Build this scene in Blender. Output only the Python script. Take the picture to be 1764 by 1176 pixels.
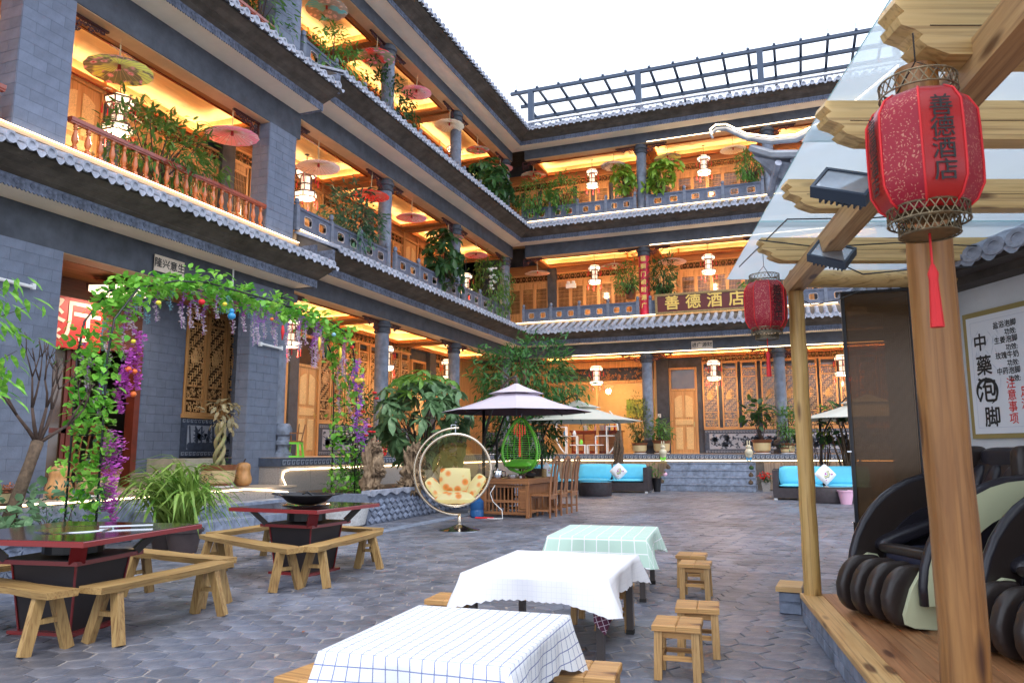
import bpy, math, random
from math import pi, sin, cos, radians as R, sqrt, atan2
from mathutils import Vector, Matrix
random.seed(7)
sc = bpy.context.scene
COL = sc.collection
for o in list(bpy.data.objects): bpy.data.objects.remove(o)

# ---------------------------------------------------------------- camera
CAM = Vector((0, 0, 1.25))
cd = bpy.data.cameras.new('camera'); cam = bpy.data.objects.new('camera', cd); COL.objects.link(cam)
cd.sensor_width = 36.0; cd.lens = 36.0*1300.02/1764.0; cd.clip_start = 0.05; cd.clip_end = 600
_y, _p, _r = 0.361142, 0.143319, -0.002726
fw = Vector((-sin(_y)*cos(_p), cos(_y)*cos(_p), sin(_p))); rt = Vector((cos(_y), sin(_y), 0)); up = rt.cross(fw)
rt2 = rt*cos(_r)+up*sin(_r); up2 = up*cos(_r)-rt*sin(_r)
cam.matrix_world = Matrix(((rt2.x, up2.x, -fw.x, CAM.x), (rt2.y, up2.y, -fw.y, CAM.y), (rt2.z, up2.z, -fw.z, CAM.z), (0, 0, 0, 1)))
cd.dof.use_dof = True; cd.dof.focus_distance = 14.0; cd.dof.aperture_fstop = 9
sc.camera = cam
# ---------------------------------------------------------------- world: bright overcast over a Nishita sky
w = bpy.data.worlds.new('World'); sc.world = w; w.use_nodes = True
nt = w.node_tree; bg = nt.nodes['Background']
sky = nt.nodes.new('ShaderNodeTexSky'); sky.sky_type = 'NISHITA'; sky.sun_disc = False
sky.sun_elevation = R(52); sky.sun_rotation = R(150)
mx = nt.nodes.new('ShaderNodeMix'); mx.data_type = 'RGBA'; mx.inputs[0].default_value = 0.88
mx.inputs[7].default_value = (13.6, 14.9, 17.4, 1)
nt.links.new(sky.outputs[0], mx.inputs[6]); nt.links.new(mx.outputs[2], bg.inputs[0]); bg.inputs[1].default_value = 0.1
sd = bpy.data.lights.new('sun', 'SUN'); sd.energy = 1.2; sd.angle = R(20); sd.color = (1, .97, .93)
so = bpy.data.objects.new('sun', sd); COL.objects.link(so)
so.rotation_euler = (R(38), 0, R(30)); so.location = (0, 0, 30)
sc.view_settings.view_transform = 'Standard'; sc.view_settings.look = 'None'
sc.view_settings.exposure = 0.55; sc.view_settings.gamma = 1; sc.view_settings.use_curve_mapping = False
sc.cycles.max_bounces = 7; sc.cycles.diffuse_bounces = 4; sc.cycles.glossy_bounces = 3; sc.cycles.transmission_bounces = 5
sc.cycles.transparent_max_bounces = 8; sc.cycles.sample_clamp_indirect = 6.0; sc.cycles.use_light_tree = True
sc.cycles.use_denoising = True

# ---------------------------------------------------------------- materials
def mat(name, col=(.5,.5,.5), rough=.6, metal=0, var=.0, vs=6.0, bump=0.0, bs=30.0, emit=None, es=0, stretch=None,
        rnd=0.0, col2=None, coat=0, spec=.5, trans=0.0, distort=0.0, detail=4):
    m = bpy.data.materials.new(name); m.use_nodes = True
    n = m.node_tree.nodes; l = m.node_tree.links; b = n['Principled BSDF']
    b.inputs['Base Color'].default_value = (*col, 1); b.inputs['Roughness'].default_value = rough
    b.inputs['Metallic'].default_value = metal; b.inputs['Specular IOR Level'].default_value = spec
    if coat: b.inputs['Coat Weight'].default_value = coat; b.inputs['Coat Roughness'].default_value = .08
    tc = n.new('ShaderNodeTexCoord'); mp = n.new('ShaderNodeMapping'); l.new(tc.outputs['Object'], mp.inputs[0])
    if stretch: mp.inputs['Scale'].default_value = stretch
    m['map'] = mp.name
    src = None
    if var or col2:
        nz = n.new('ShaderNodeTexNoise'); nz.inputs['Scale'].default_value = vs; nz.inputs['Detail'].default_value = detail
        nz.inputs['Roughness'].default_value = .6; nz.inputs['Distortion'].default_value = distort
        l.new(mp.outputs[0], nz.inputs['Vector'])
        cr = n.new('ShaderNodeValToRGB')
        c2 = col2 or tuple(min(1, c*(1+var)) for c in col)
        c1 = col if col2 else tuple(c*(1-var) for c in col)
        cr.color_ramp.elements[0].position = .32; cr.color_ramp.elements[1].position = .68
        cr.color_ramp.elements[0].color = (*c1, 1); cr.color_ramp.elements[1].color = (*c2, 1)
        l.new(nz.outputs['Fac'], cr.inputs[0]); src = cr.outputs[0]
    if rnd:
        oi = n.new('ShaderNodeObjectInfo'); mr = n.new('ShaderNodeMapRange')
        mr.inputs['To Min'].default_value = 1-rnd; mr.inputs['To Max'].default_value = 1+rnd
        l.new(oi.outputs['Random'], mr.inputs[0])
        hs = n.new('ShaderNodeHueSaturation'); hs.inputs['Color'].default_value = (*col, 1)
        if src: l.new(src, hs.inputs['Color'])
        l.new(mr.outputs[0], hs.inputs['Value']); src = hs.outputs[0]
    if src: l.new(src, b.inputs['Base Color'])
    if bump:
        nb = n.new('ShaderNodeTexNoise'); nb.inputs['Scale'].default_value = bs; nb.inputs['Detail'].default_value = 5
        l.new(mp.outputs[0], nb.inputs['Vector'])
        bm = n.new('ShaderNodeBump'); bm.inputs['Strength'].default_value = min(1, bump); bm.inputs['Distance'].default_value = .01
        l.new(nb.outputs['Fac'], bm.inputs['Height']); l.new(bm.outputs[0], b.inputs['Normal'])
    if emit:
        b.inputs['Emission Color'].default_value = (*emit, 1); b.inputs['Emission Strength'].default_value = es
    if trans:
        tr = n.new('ShaderNodeBsdfTranslucent'); ms = n.new('ShaderNodeMixShader'); ms.inputs[0].default_value = trans
        if src: l.new(src, tr.inputs[0])
        else: tr.inputs[0].default_value = (*col, 1)
        l.new(b.outputs[0], ms.inputs[1]); l.new(tr.outputs[0], ms.inputs[2]); l.new(ms.outputs[0], n['Material Output'].inputs[0])
    return m

def wood(name, c1, c2, axis='X', scale=1.0, rough=.55, knots=False, coat=0, rnd=.08):
    """grain stretched along one local axis"""
    st = {'X': (.7, 9, 9), 'Y': (9, .7, 9), 'Z': (9, 9, .7)}[axis]
    m = mat(name, c1, rough, var=.2, vs=2.2*scale, col2=c2, stretch=st, bump=.25, bs=9*scale, rnd=rnd, coat=coat, distort=1.2)
    n = m.node_tree.nodes; l = m.node_tree.links; b = n['Principled BSDF']; mp = n[m['map']]
    src = b.inputs['Base Color'].links[0].from_socket
    wv = n.new('ShaderNodeTexNoise'); wv.inputs['Scale'].default_value = 9*scale; wv.inputs['Detail'].default_value = 6; wv.inputs['Distortion'].default_value = .4
    mq = n.new('ShaderNodeMapping'); mq.inputs['Scale'].default_value = {'X': (.16, 7, 7), 'Y': (7, .16, 7), 'Z': (7, 7, .16)}[axis]; tq = n.new('ShaderNodeTexCoord'); l.new(tq.outputs['Object'], mq.inputs[0])
    l.new(mq.outputs[0], wv.inputs['Vector'])
    cr = n.new('ShaderNodeValToRGB'); cr.color_ramp.elements[0].position = .5; cr.color_ramp.elements[1].position = .66
    cr.color_ramp.elements[0].color = (1, 1, 1, 1); cr.color_ramp.elements[1].color = (.5, .42, .35, 1)
    l.new(wv.outputs['Fac'], cr.inputs[0])
    mu = n.new('ShaderNodeMix'); mu.data_type = 'RGBA'; mu.blend_type = 'MULTIPLY'; mu.inputs[0].default_value = .75
    l.new(src, mu.inputs[6]); l.new(cr.outputs[0], mu.inputs[7]); out = mu.outputs[2]
    if knots:
        vo = n.new('ShaderNodeTexVoronoi'); tc = n.new('ShaderNodeTexCoord'); m2 = n.new('ShaderNodeMapping')
        m2.inputs['Scale'].default_value = {'X': (1.3, 5, 5), 'Y': (5, 1.3, 5), 'Z': (5, 5, 1.3)}[axis]
        l.new(tc.outputs['Object'], m2.inputs[0]); l.new(m2.outputs[0], vo.inputs['Vector']); vo.inputs['Scale'].default_value = 1.6
        c3 = n.new('ShaderNodeValToRGB'); c3.color_ramp.elements[0].position = .13; c3.color_ramp.elements[1].position = .24
        c3.color_ramp.elements[0].color = (.16, .07, .03, 1); c3.color_ramp.elements[1].color = (1, 1, 1, 1)
        l.new(vo.outputs['Distance'], c3.inputs[0])
        m3 = n.new('ShaderNodeMix'); m3.data_type = 'RGBA'; m3.blend_type = 'MULTIPLY'; m3.inputs[0].default_value = .85
        l.new(out, m3.inputs[6]); l.new(c3.outputs[0], m3.inputs[7]); out = m3.outputs[2]
    l.new(out, b.inputs['Base Color'])
    return m

def grime(m, scale=.6, dark=.5, tint=(.75,.66,.58), light=(.5,.52,.56), lf=.35, lscale=5.0, streak=None):
    """large stains and pale scuffs laid over a material in place coordinates"""
    n = m.node_tree.nodes; l = m.node_tree.links; b = n['Principled BSDF']; src = b.inputs['Base Color'].links[0].from_socket
    ge = n.new('ShaderNodeNewGeometry'); mp = n.new('ShaderNodeMapping'); l.new(ge.outputs['Position'], mp.inputs[0])
    if streak: mp.inputs['Scale'].default_value = streak
    a = n.new('ShaderNodeTexNoise'); a.inputs['Scale'].default_value = scale; a.inputs['Detail'].default_value = 7; a.inputs['Roughness'].default_value = .65; l.new(mp.outputs[0], a.inputs['Vector'])
    r = n.new('ShaderNodeMapRange'); r.inputs['From Min'].default_value = .42; r.inputs['From Max'].default_value = .66; r.inputs['To Max'].default_value = dark; l.new(a.outputs['Fac'], r.inputs[0])
    x = n.new('ShaderNodeMix'); x.data_type = 'RGBA'; x.blend_type = 'MULTIPLY'; x.inputs[7].default_value = (*tint, 1); l.new(r.outputs[0], x.inputs[0]); l.new(src, x.inputs[6])
    c = n.new('ShaderNodeTexNoise'); c.inputs['Scale'].default_value = lscale; c.inputs['Detail'].default_value = 8; c.inputs['Roughness'].default_value = .75; l.new(mp.outputs[0], c.inputs['Vector'])
    q = n.new('ShaderNodeMapRange'); q.inputs['From Min'].default_value = .62; q.inputs['From Max'].default_value = .74; q.inputs['To Max'].default_value = lf; l.new(c.outputs['Fac'], q.inputs[0])
    y = n.new('ShaderNodeMix'); y.data_type = 'RGBA'; y.inputs[7].default_value = (*light, 1); l.new(q.outputs[0], y.inputs[0]); l.new(x.outputs[2], y.inputs[6]); l.new(y.outputs[2], b.inputs['Base Color'])
    rr = n.new('ShaderNodeMapRange'); rr.inputs['To Min'].default_value = max(.15, b.inputs['Roughness'].default_value-.22); rr.inputs['To Max'].default_value = min(1, b.inputs['Roughness'].default_value+.2); l.new(a.outputs['Fac'], rr.inputs[0]); l.new(rr.outputs[0], b.inputs['Roughness'])

M = {}
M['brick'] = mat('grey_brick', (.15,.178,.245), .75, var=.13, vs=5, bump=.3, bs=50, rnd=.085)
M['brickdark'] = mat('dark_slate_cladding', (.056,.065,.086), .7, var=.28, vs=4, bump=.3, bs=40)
M['mortar'] = mat('mortar', (.13,.152,.205), .9, var=.2, vs=20)
M['column'] = mat('bluish_column_stone', (.17,.195,.25), .75, var=.3, vs=5, bump=.35, bs=35, rnd=.08)
M['capital'] = mat('dark_capital', (.05,.058,.075), .65, var=.3, vs=10, bump=.4)
M['tile'] = mat('pale_grey_roof_tile', (.31,.33,.4), .7, var=.3, vs=9, bump=.4, bs=40, rnd=.1)
M['frieze'] = mat('blue_grey_carved_tile', (.12,.14,.2), .75, var=.45, vs=14, bump=.8, bs=60, rnd=.22)
M['eave'] = mat('weathered_eave_board', (.095,.08,.07), .85, var=.3, vs=4, bump=.3, bs=25, rnd=.14)
M['soffit'] = mat('cream_soffit', (.9,.78,.66), .8, var=.05, vs=2)
M['white'] = mat('white_paint', (.78,.78,.78), .6)
M['rail'] = mat('slate_balustrade', (.07,.085,.13), .55, var=.3, vs=8, bump=.2, bs=40)
M['railedge'] = mat('pale_slate_edge', (.34,.32,.34), .6)  # paler slate for the rims of the balustrade openings
M['post'] = mat('slate_post', (.12,.14,.19), .6, var=.25, vs=8, bump=.3)
M['ceil'] = mat('ceiling_board', (.82,.62,.34), .5, var=.12, vs=2, stretch=(.6,4,1))
M['ceilframe'] = wood('ceiling_frame_wood', (.36,.14,.045), (.46,.2,.07), 'X')
M['beamunder'] = mat('tan_beam_underside', (.62,.42,.26), .6, var=.08, vs=3)
M['orange'] = wood('orange_pine', (.55,.27,.09), (.66,.36,.14), 'Z', .6)
M['orangex'] = wood('orange_pine_rail', (.55,.27,.09), (.66,.36,.14), 'X', .6)
M['burl'] = mat('carved_door_panel', (.75,.5,.22), .5, var=.25, vs=16, bump=.8, bs=45, distort=3)
M['darkcarve'] = mat('dark_red_carving', (.06,.015,.018), .6, var=.3, vs=20, bump=.5)
M['glassdark'] = mat('dark_window_glass', (.1,.055,.025), .1, spec=.9, var=.3, vs=1.5)
M['redwood'] = wood('varnished_red_wood', (.45,.1,.025), (.62,.2,.06), 'Z', 1, .22, coat=.5)
M['redwoodx'] = wood('varnished_red_rail', (.24,.035,.02), (.33,.06,.025), 'X', 1, .25, coat=.4)
M['led'] = mat('warm_led', (1,.9,.7), .5, emit=(1,.74,.42), es=7)
M['cove'] = mat('cove_led', (1,.8,.4), .5, emit=(1,.68,.32), es=58)
M['lampwhite'] = mat('lit_lantern_panel', (1,.95,.85), .5, emit=(1,.8,.55), es=1.3)
M['lampframe'] = mat('lantern_frame', (.12,.03,.015), .4)
M['red'] = mat('red_cloth', (.65,.015,.02), .6)
M['steel'] = mat('blue_black_steel', (.03,.05,.09), .4)
M['black'] = mat('black_metal', (.012,.012,.014), .35)
M['granite'] = mat('grey_granite', (.3,.27,.25), .6, var=.35, vs=60, bump=.15)
M['bluestone'] = mat('blue_step_stone', (.2,.235,.31), .65, var=.35, vs=9, bump=.3, bs=40, rnd=.12)
M['terra'] = mat('porch_floor_tile', (.5,.38,.28), .45, var=.12, vs=5, rnd=.06)

grime(M['brick'], .9, .4, (.65,.65,.67), (.36,.4,.47), .25, 2.6, (1,1,.45)); grime(M['brickdark'], .9, .5, (.55,.55,.58), (.17,.18,.2), .3, 3.5); grime(M['column'], 1.2, .5, (.6,.6,.62), (.4,.42,.46), .35, 5)
grime(M['eave'], 1.5, .6, (.5,.48,.45), (.3,.28,.25), .25, 5); grime(M['tile'], 2.5, .6, (.55,.58,.6), (.42,.43,.46), .4, 9); grime(M['bluestone'], 1.5, .5, (.6,.6,.62), (.4,.42,.46), .35, 6)
# ---------------------------------------------------------------- mesh builder
class MB:
    def __init__(s): s.v = []; s.f = []; s.m = []; s.mi = 0
    def add(s, vs, fs):
        o = len(s.v); s.v += [tuple(p) for p in vs]; s.f += [tuple(i+o for i in f) for f in fs]; s.m += [s.mi]*len(fs); return s
    def box(s, x0, x1, y0, y1, z0, z1):
        return s.add([(x0,y0,z0),(x1,y0,z0),(x1,y1,z0),(x0,y1,z0),(x0,y0,z1),(x1,y0,z1),(x1,y1,z1),(x0,y1,z1)],
                     [(0,3,2,1),(4,5,6,7),(0,1,5,4),(1,2,6,5),(2,3,7,6),(3,0,4,7)])
    def bbox(s, x0, x1, y0, y1, z0, z1, b):
        """box with bevelled top edges"""
        v = [(x0,y0,z0),(x1,y0,z0),(x1,y1,z0),(x0,y1,z0),(x0,y0,z1-b),(x1,y0,z1-b),(x1,y1,z1-b),(x0,y1,z1-b),
             (x0+b,y0+b,z1),(x1-b,y0+b,z1),(x1-b,y1-b,z1),(x0+b,y1-b,z1)]
        return s.add(v, [(0,3,2,1),(8,9,10,11),(0,1,5,4),(1,2,6,5),(2,3,7,6),(3,0,4,7),(4,5,9,8),(5,6,10,9),(6,7,11,10),(7,4,8,11)])
    def fbox(s, x0, x1, z0, z1, y, t, b):
        """tile on a vertical wall: proud face at y-t, bevelled"""
        v = [(x0,y,z0),(x1,y,z0),(x1,y,z1),(x0,y,z1),(x0+b,y-t,z0+b),(x1-b,y-t,z0+b),(x1-b,y-t,z1-b),(x0+b,y-t,z1-b)]
        return s.add(v, [(4,5,6,7),(0,1,5,4),(1,2,6,5),(2,3,7,6),(3,0,4,7)])
    def bar(s, a, b, w, h=None, up=(0,0,1), taper=1.0):
        a = Vector(a); b = Vector(b); h = h or w; d = (b-a).normalized(); u = Vector(up)
        if abs(d.dot(u)) > .98: u = Vector((1,0,0))
        x = d.cross(u).normalized(); y = x.cross(d)
        vs = []
        for p, k in ((a, 1), (b, taper)):
            for i, j in ((-1,-1),(1,-1),(1,1),(-1,1)): vs.append(p+x*i*w*k/2+y*j*h*k/2)
        return s.add(vs, [(0,1,2,3),(7,6,5,4),(0,4,5,1),(1,5,6,2),(2,6,7,3),(3,7,4,0)])
    def tube(s, pts, r, n=8, caps=True):
        pts = [Vector(p) for p in pts]; rs = r if isinstance(r, (list, tuple)) else [r]*len(pts)
        vs = []; fs = []; px = None
        for i, p in enumerate(pts):
            d = (pts[min(i+1, len(pts)-1)]-pts[max(i-1, 0)])
            if d.length < 1e-6: d = Vector((0,0,1))
            d.normalize()
            if px is None:
                px = d.orthogonal().normalized()
            else:
                px = (px-d*px.dot(d)); px = px.normalized() if px.length > 1e-5 else d.orthogonal().normalized()
            py = d.cross(px)
            for k in range(n):
                a = 2*pi*k/n; vs.append(p+(px*cos(a)+py*sin(a))*rs[i])
        for i in range(len(pts)-1):
            for k in range(n): fs.append((i*n+k, i*n+(k+1)%n, (i+1)*n+(k+1)%n, (i+1)*n+k))
        if caps: fs += [tuple(range(n-1,-1,-1)), tuple(range((len(pts)-1)*n, len(pts)*n))]
        return s.add(vs, fs)
    def lathe(s, prof, n=16, c=(0,0,0), rot=0, sx=1, sy=1, capb=True, capt=True):
        vs = []; fs = []
        for r, z in prof:
            for k in range(n):
                a = 2*pi*k/n+rot; vs.append((c[0]+r*cos(a)*sx, c[1]+r*sin(a)*sy, c[2]+z))
        for i in range(len(prof)-1):
            for k in range(n): fs.append((i*n+k, i*n+(k+1)%n, (i+1)*n+(k+1)%n, (i+1)*n+k))
        if capb: fs.append(tuple(range(n-1,-1,-1)))
        if capt: fs.append(tuple(range((len(prof)-1)*n, len(prof)*n)))
        return s.add(vs, fs)
    def prism(s, poly, a0, a1, plane='xz'):
        """extrude a 2-D polygon; plane xz -> along y, xy -> along z, yz -> along x"""
        n = len(poly)
        f = {'xz': lambda p, t: (p[0], t, p[1]), 'xy': lambda p, t: (p[0], p[1], t), 'yz': lambda p, t: (t, p[0], p[1])}[plane]
        vs = [f(p, a0) for p in poly]+[f(p, a1) for p in poly]
        return s.add(vs, [tuple(range(n)), tuple(range(2*n-1, n-1, -1))]+[(i, n+i, n+(i+1)%n, (i+1)%n) for i in range(n)])
    def ell(s, c, rx, ry, rz, n=10, m=7):
        prof = [(max(1e-3, sin(pi*i/m)), -cos(pi*i/m)) for i in range(m+1)]
        vs = []; fs = []
        for r, z in prof:
            for k in range(n):
                a = 2*pi*k/n; vs.append((c[0]+r*cos(a)*rx, c[1]+r*sin(a)*ry, c[2]+z*rz))
        for i in range(m):
            for k in range(n): fs.append((i*n+k, i*n+(k+1)%n, (i+1)*n+(k+1)%n, (i+1)*n+k))
        return s.add(vs, fs)
    def grid(s, fn, nu, nv, closeu=False):
        vs = [fn(i/nu, j/nv) for j in range(nv+1) for i in range(nu+(0 if closeu else 1))]; k = nu if closeu else nu+1
        fs = [(j*k+i, j*k+(i+1)%k, (j+1)*k+(i+1)%k, (j+1)*k+i) for j in range(nv) for i in range(nu)]
        return s.add(vs, fs)
    def mesh(s, name, mats, smooth=False, fix=True):
        me = bpy.data.meshes.new(name); me.from_pydata(s.v, [], s.f)
        for m in (mats if isinstance(mats, (list, tuple)) else [mats]): me.materials.append(M[m] if isinstance(m, str) else m)
        if any(s.m): me.polygons.foreach_set('material_index', s.m)
        if smooth is True: me.polygons.foreach_set('use_smooth', [True]*len(me.polygons))
        me.update()
        if smooth == 'auto':
            me.polygons.foreach_set('use_smooth', [True]*len(me.polygons)); me.set_sharp_from_angle(angle=R(38))
        return me

def link(name, me, parent=None, loc=(0,0,0), rot=0.0, scale=None):
    o = bpy.data.objects.new(name, me); COL.objects.link(o); o.parent = parent; o.location = loc
    o.rotation_euler = rot if isinstance(rot, (tuple, list)) else (0, 0, rot)
    if scale: o.scale = scale if isinstance(scale, (tuple, list)) else (scale,)*3
    return o
def ob(name, mb, mats, parent=None, smooth=False, loc=(0,0,0), rot=0.0): return link(name, mb.mesh(name, mats, smooth), parent, loc, rot)
def thing(name, label, cat, loc=(0,0,0), rot=0.0, group=None):
    o = bpy.data.objects.new(name, None); COL.objects.link(o); o.empty_display_size = .1; o.location = loc; o.rotation_euler = (0,0,rot)
    o['label'] = label; o['category'] = cat
    if group: o['group'] = group
    return o
def tag(o, label=None, cat=None, group=None, kind=None):
    for k, v in (('label', label), ('category', cat), ('group', group), ('kind', kind)):
        if v: o[k] = v
    return o
def kids(o): return [c for c in bpy.data.objects if c.parent == o]
def copy_thing(src, tree, label, loc, rot=0.0, group=None, scale=None):
    r = src.copy(); COL.objects.link(r); r.location = loc; r.rotation_euler = (0,0,rot); r['label'] = label
    if group: r['group'] = group
    if scale: r.scale = (scale,)*3
    for ch, subs in tree:
        c = ch.copy(); COL.objects.link(c); c.parent = r
        for g in subs:
            d = g.copy(); COL.objects.link(d); d.parent = c
    return r
def tree_of(o): return [(c, list(c.children)) for c in o.children]
def text_mesh(body, size, mats, extrude=.002, bold=0.0, align='CENTER'):
    cu = bpy.data.curves.new('t', 'FONT'); cu.body = body; cu.size = size; cu.extrude = 0
    cu.align_x = align; cu.align_y = 'CENTER'; cu.resolution_u = 3; cu.space_line = 1.0
    o = bpy.data.objects.new('t', cu); COL.objects.link(o)
    dg = bpy.context.evaluated_depsgraph_get(); dg.update()
    me = bpy.data.meshes.new_from_object(o.evaluated_get(dg)); bpy.data.objects.remove(o)
    vs = [tuple(v.co) for v in me.vertices]; fs = [tuple(p.vertices) for p in me.polygons]; mb = MB()
    for k, (dx, dy) in enumerate(((0,0),(1,0),(-1,0),(0,1),(0,-1)) if bold else ((0,0),)): mb.add([(v[0]+dx*bold, v[1]+dy*bold, extrude+.0001*k) for v in vs], fs)
    me = mb.mesh('lettering', mats); return me
    me.materials.clear()
    me.materials.append(M[mats] if isinstance(mats, str) else mats); return me
# ================================================================ the two hotel wings
# local frame of a wing: x along the facade, y into the building, z up.  Root is an Empty turned to its side of the court.
FL = (1.12, 5.90, 9.74); BB = (4.6, 8.42, 12.25); BT = (5.0, 8.87, 12.61)          # floors, beam bottoms, beam tops
NB = (4.10, 7.92, 11.75); NT = (4.62, 8.5, 12.3); NFL = (.62, 5.6, 9.44)             # the lower near section of the left wing
left = thing('hotel_wing', 'long grey brick hotel wing on the left with wooden galleries', 'building', (-9.79, 0, 0), R(90))
back = thing('hotel_wing', 'grey hotel wing across the far end of the courtyard', 'building', (0, 26.0, 0), 0)

def roof_tile_mesh():
    mb = MB(); n = 6; L = 1.12; dz = .45       # cap tile: half tube running down from wall to lip, with a round end disc
    r = .072; k = sqrt(1+(dz/L)**2)
    def cap(t, a): return (r*cos(a), -t*L+.04, (1-t)*dz+.03+r*sin(a)*k)
    for a0, a1 in ((0, 1),):
        mb.grid(lambda u, v: cap(v, pi*u), n, 3)
    mb.lathe([(.001,0),(r*.55,0),(r*.6,.012),(r*1.1,.012),(r*1.12,-.02)], 10)
    # rotate last lathe (disc) to face outward
    m = 50; k2 = len(mb.v)-m
    for i in range(k2, len(mb.v)):
        x, y, z = mb.v[i]; mb.v[i] = (x, -L+.035-z-.01, .03+y)
    # trough tile with a drooping lip
    def tr(u, t):
        x = .06+.14*u; return (x, -t*L+.03, (1-t)*dz+.012-.03*sin(pi*u))
    mb.grid(lambda u, v: tr(u, v), 5, 2)
    lip = [(.06+.14*i/6, .012-.03*sin(pi*i/6)) for i in range(7)]
    low = [(.06+.14*i/6, -.02-.07*sin(pi*i/6)) for i in range(7)]
    o = len(mb.v); mb.add([(x, -L+.03, z) for x, z in lip]+[(x, -L+.015, z) for x, z in low], [(i, i+1, i+8, i+7) for i in range(6)])
    return mb.mesh('roof_tile', 'tile', 'auto')
TILE = roof_tile_mesh()

def frieze_mesh(wd=.44, h=.17):
    mb = MB(); n = 16; top = [(wd*i/n, h) for i in range(n+1)]
    low = [(wd*i/n, .0 if i % 2 else .025) for i in range(n+1)]
    mb.add([(x, 0, z) for x, z in low]+[(x, -.02, z) for x, z in low]+[(x, -.02, h) for x, z in top]+[(x, 0, h) for x, z in top],
           [(n+1+i, n+2+i, 2*(n+1)+i+1, 2*(n+1)+i) for i in range(n)]+[(i, i+1, n+2+i, n+1+i) for i in range(n)]+[(2*(n+1)+i, 2*(n+1)+i+1, 3*(n+1)+i+1, 3*(n+1)+i) for i in range(n)])
    for cx in (.11, .33):
        mb.lathe([(.045,0),(.045,.012),(.03,.016),(.012,.006)], 8)
        for i in range(len(mb.v)-32, len(mb.v)):
            x, y, z = mb.v[i]; mb.v[i] = (cx+x, -.02-z, .1+y)
    return mb.mesh('frieze_tile', 'frieze', False)
FRIEZE = frieze_mesh()

def eave(W, x0, x1, bt, d0=0.0, tiles=True, first=True, mitre0=False, mitre1=False):
    """soffit, carved frieze, boards and tile rows of one storey's pent roof. beam top at bt; overhang towards -y"""
    def mit(d):  # shorten towards an inside corner
        return (x0+(d if mitre0 else 0), x1-(d if mitre1 else 0))
    mb = MB(); a, b = mit(.56)
    mb.add([(x0, 0, bt+.002), (x1, 0, bt+.002), (b, -.54, bt+.002), (a, -.54, bt+.002), (x0, 0, bt+.05), (x1, 0, bt+.05), (b, -.54, bt+.05), (a, -.54, bt+.05)],
           [(0,1,2,3),(7,6,5,4),(0,3,7,4),(1,5,6,2),(3,2,6,7)])
    ob('soffit', mb, 'soffit', W)
    mb = MB(); a, b = mit(.56); n = int((b-a)/.44)
    for i in range(n):
        link('frieze_tile', FRIEZE, W, (a+i*(b-a)/n, -.545, bt-.03), 0, ((b-a)/n/.44, 1, 1))
    # stepped boards
    z0 = bt+.14; steps = 4
    for k in range(steps):
        ya = -.54-.115*k; yb = ya-.112; a, b = mit(-ya-.02); za = z0+k*.05-.012
        n = max(1, int((b-a)/1.3)); off = random.uniform(0, .5); xs = [a]+[a+off+(b-a-off)*i/n for i in range(n+1)]
        for i in range(len(xs)-1):
            if xs[i+1]-xs[i] < .02: continue
            u = random.uniform(-.003, .003); x0_, x1_ = xs[i]+.002, xs[i+1]-.002
            mb = MB(); mb.add([(x0_,ya,za+u),(x1_,ya,za+u),(x1_,yb,za+.044+u),(x0_,yb,za+.044+u),(x0_,ya,za+.03),(x1_,ya,za+.03),(x1_,yb,za+.074),(x0_,yb,za+.074)],
                [(0,1,2,3),(7,6,5,4),(0,4,5,1),(1,5,6,2),(2,6,7,3),(3,7,4,0)]); ob('eave_board', mb, 'eave', W)
    mb = MB(); a, b = mit(1.0); mb.add([(x0,0,bt+.05),(x1,0,bt+.05),(b,-1.0,bt+.335),(a,-1.0,bt+.335),(b,-1.0,bt+.36),(a,-1.0,bt+.36),(x1,0,bt+.86),(x0,0,bt+.86)],
           [(0,1,2,3),(3,2,4,5),(5,4,6,7)]+[(0,3,5,7),(1,6,4,2)])
    ob('eave_bed', mb, 'eave', W)
    return
def tile_rows(W, x0, x1, bt, mitre0=False, mitre1=False):
    out = []; n = int((x1-x0)/.26)
    for i in range(n):
        x = x0+.05+i*(x1-x0)/n
        sc_ = 1.0; y0 = 0
        if mitre1: lim = x1-x
        elif mitre0: lim = x-x0
        else: lim = 9
        if lim < 1.05:
            # in the corner only the upper, shorter part of the row shows
            s_ = max(.12, lim/1.12)
            out.append((W, (x, 0, bt+.36+.45*(1-s_)), (1, s_, s_)))
        else: out.append((W, (x, 0, bt+.36), (1, 1, 1)))
    return out
TILES = []
# left wing: near lower section to 12.9, far section to the corner at 26 ; back wing x from -9.79 to 6
BX0, BX1 = -9.79, 8.0
for k in range(3):
    eave(left, 2.0, 12.95, NT[k]); TILES += tile_rows(left, 2.0, 12.95, NT[k])
    eave(left, 12.95, 26.0, BT[k], mitre1=True); TILES += tile_rows(left, 12.95, 26.0, BT[k], mitre1=True)
    eave(back, BX0, BX1, BT[k], mitre0=True); TILES += tile_rows(back, BX0, BX1, BT[k], mitre0=True)
cnt = {left: 0, back: 0}
def wpos(W, p): return (Matrix.Translation(W.location) @ Matrix.Rotation(W.rotation_euler.z, 4, 'Z')) @ Vector(p)
TILES.sort(key=lambda t: (wpos(t[0], t[1])-CAM).length)
rest = {}
for W, p, s_ in TILES:
    if cnt[W] < 290 and s_[1] > .1: link('roof_tile', TILE, W, p, 0, s_); cnt[W] += 1
    else: rest.setdefault(W, []).append((p, s_))
def join_copies(src, items):
    mb = MB(); vs = [tuple(v.co) for v in src.vertices]; fs = [tuple(p.vertices) for p in src.polygons]
    for p, s_ in items: mb.add([(p[0]+v[0]*s_[0], p[1]+v[1]*s_[1], p[2]+v[2]*s_[2]) for v in vs], fs)
    return mb
for W, it in rest.items():
    o = link('roof_tiles', join_copies(TILE, it).mesh('roof_tiles', 'tile', 'auto'), W); o['kind'] = 'stuff'

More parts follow.
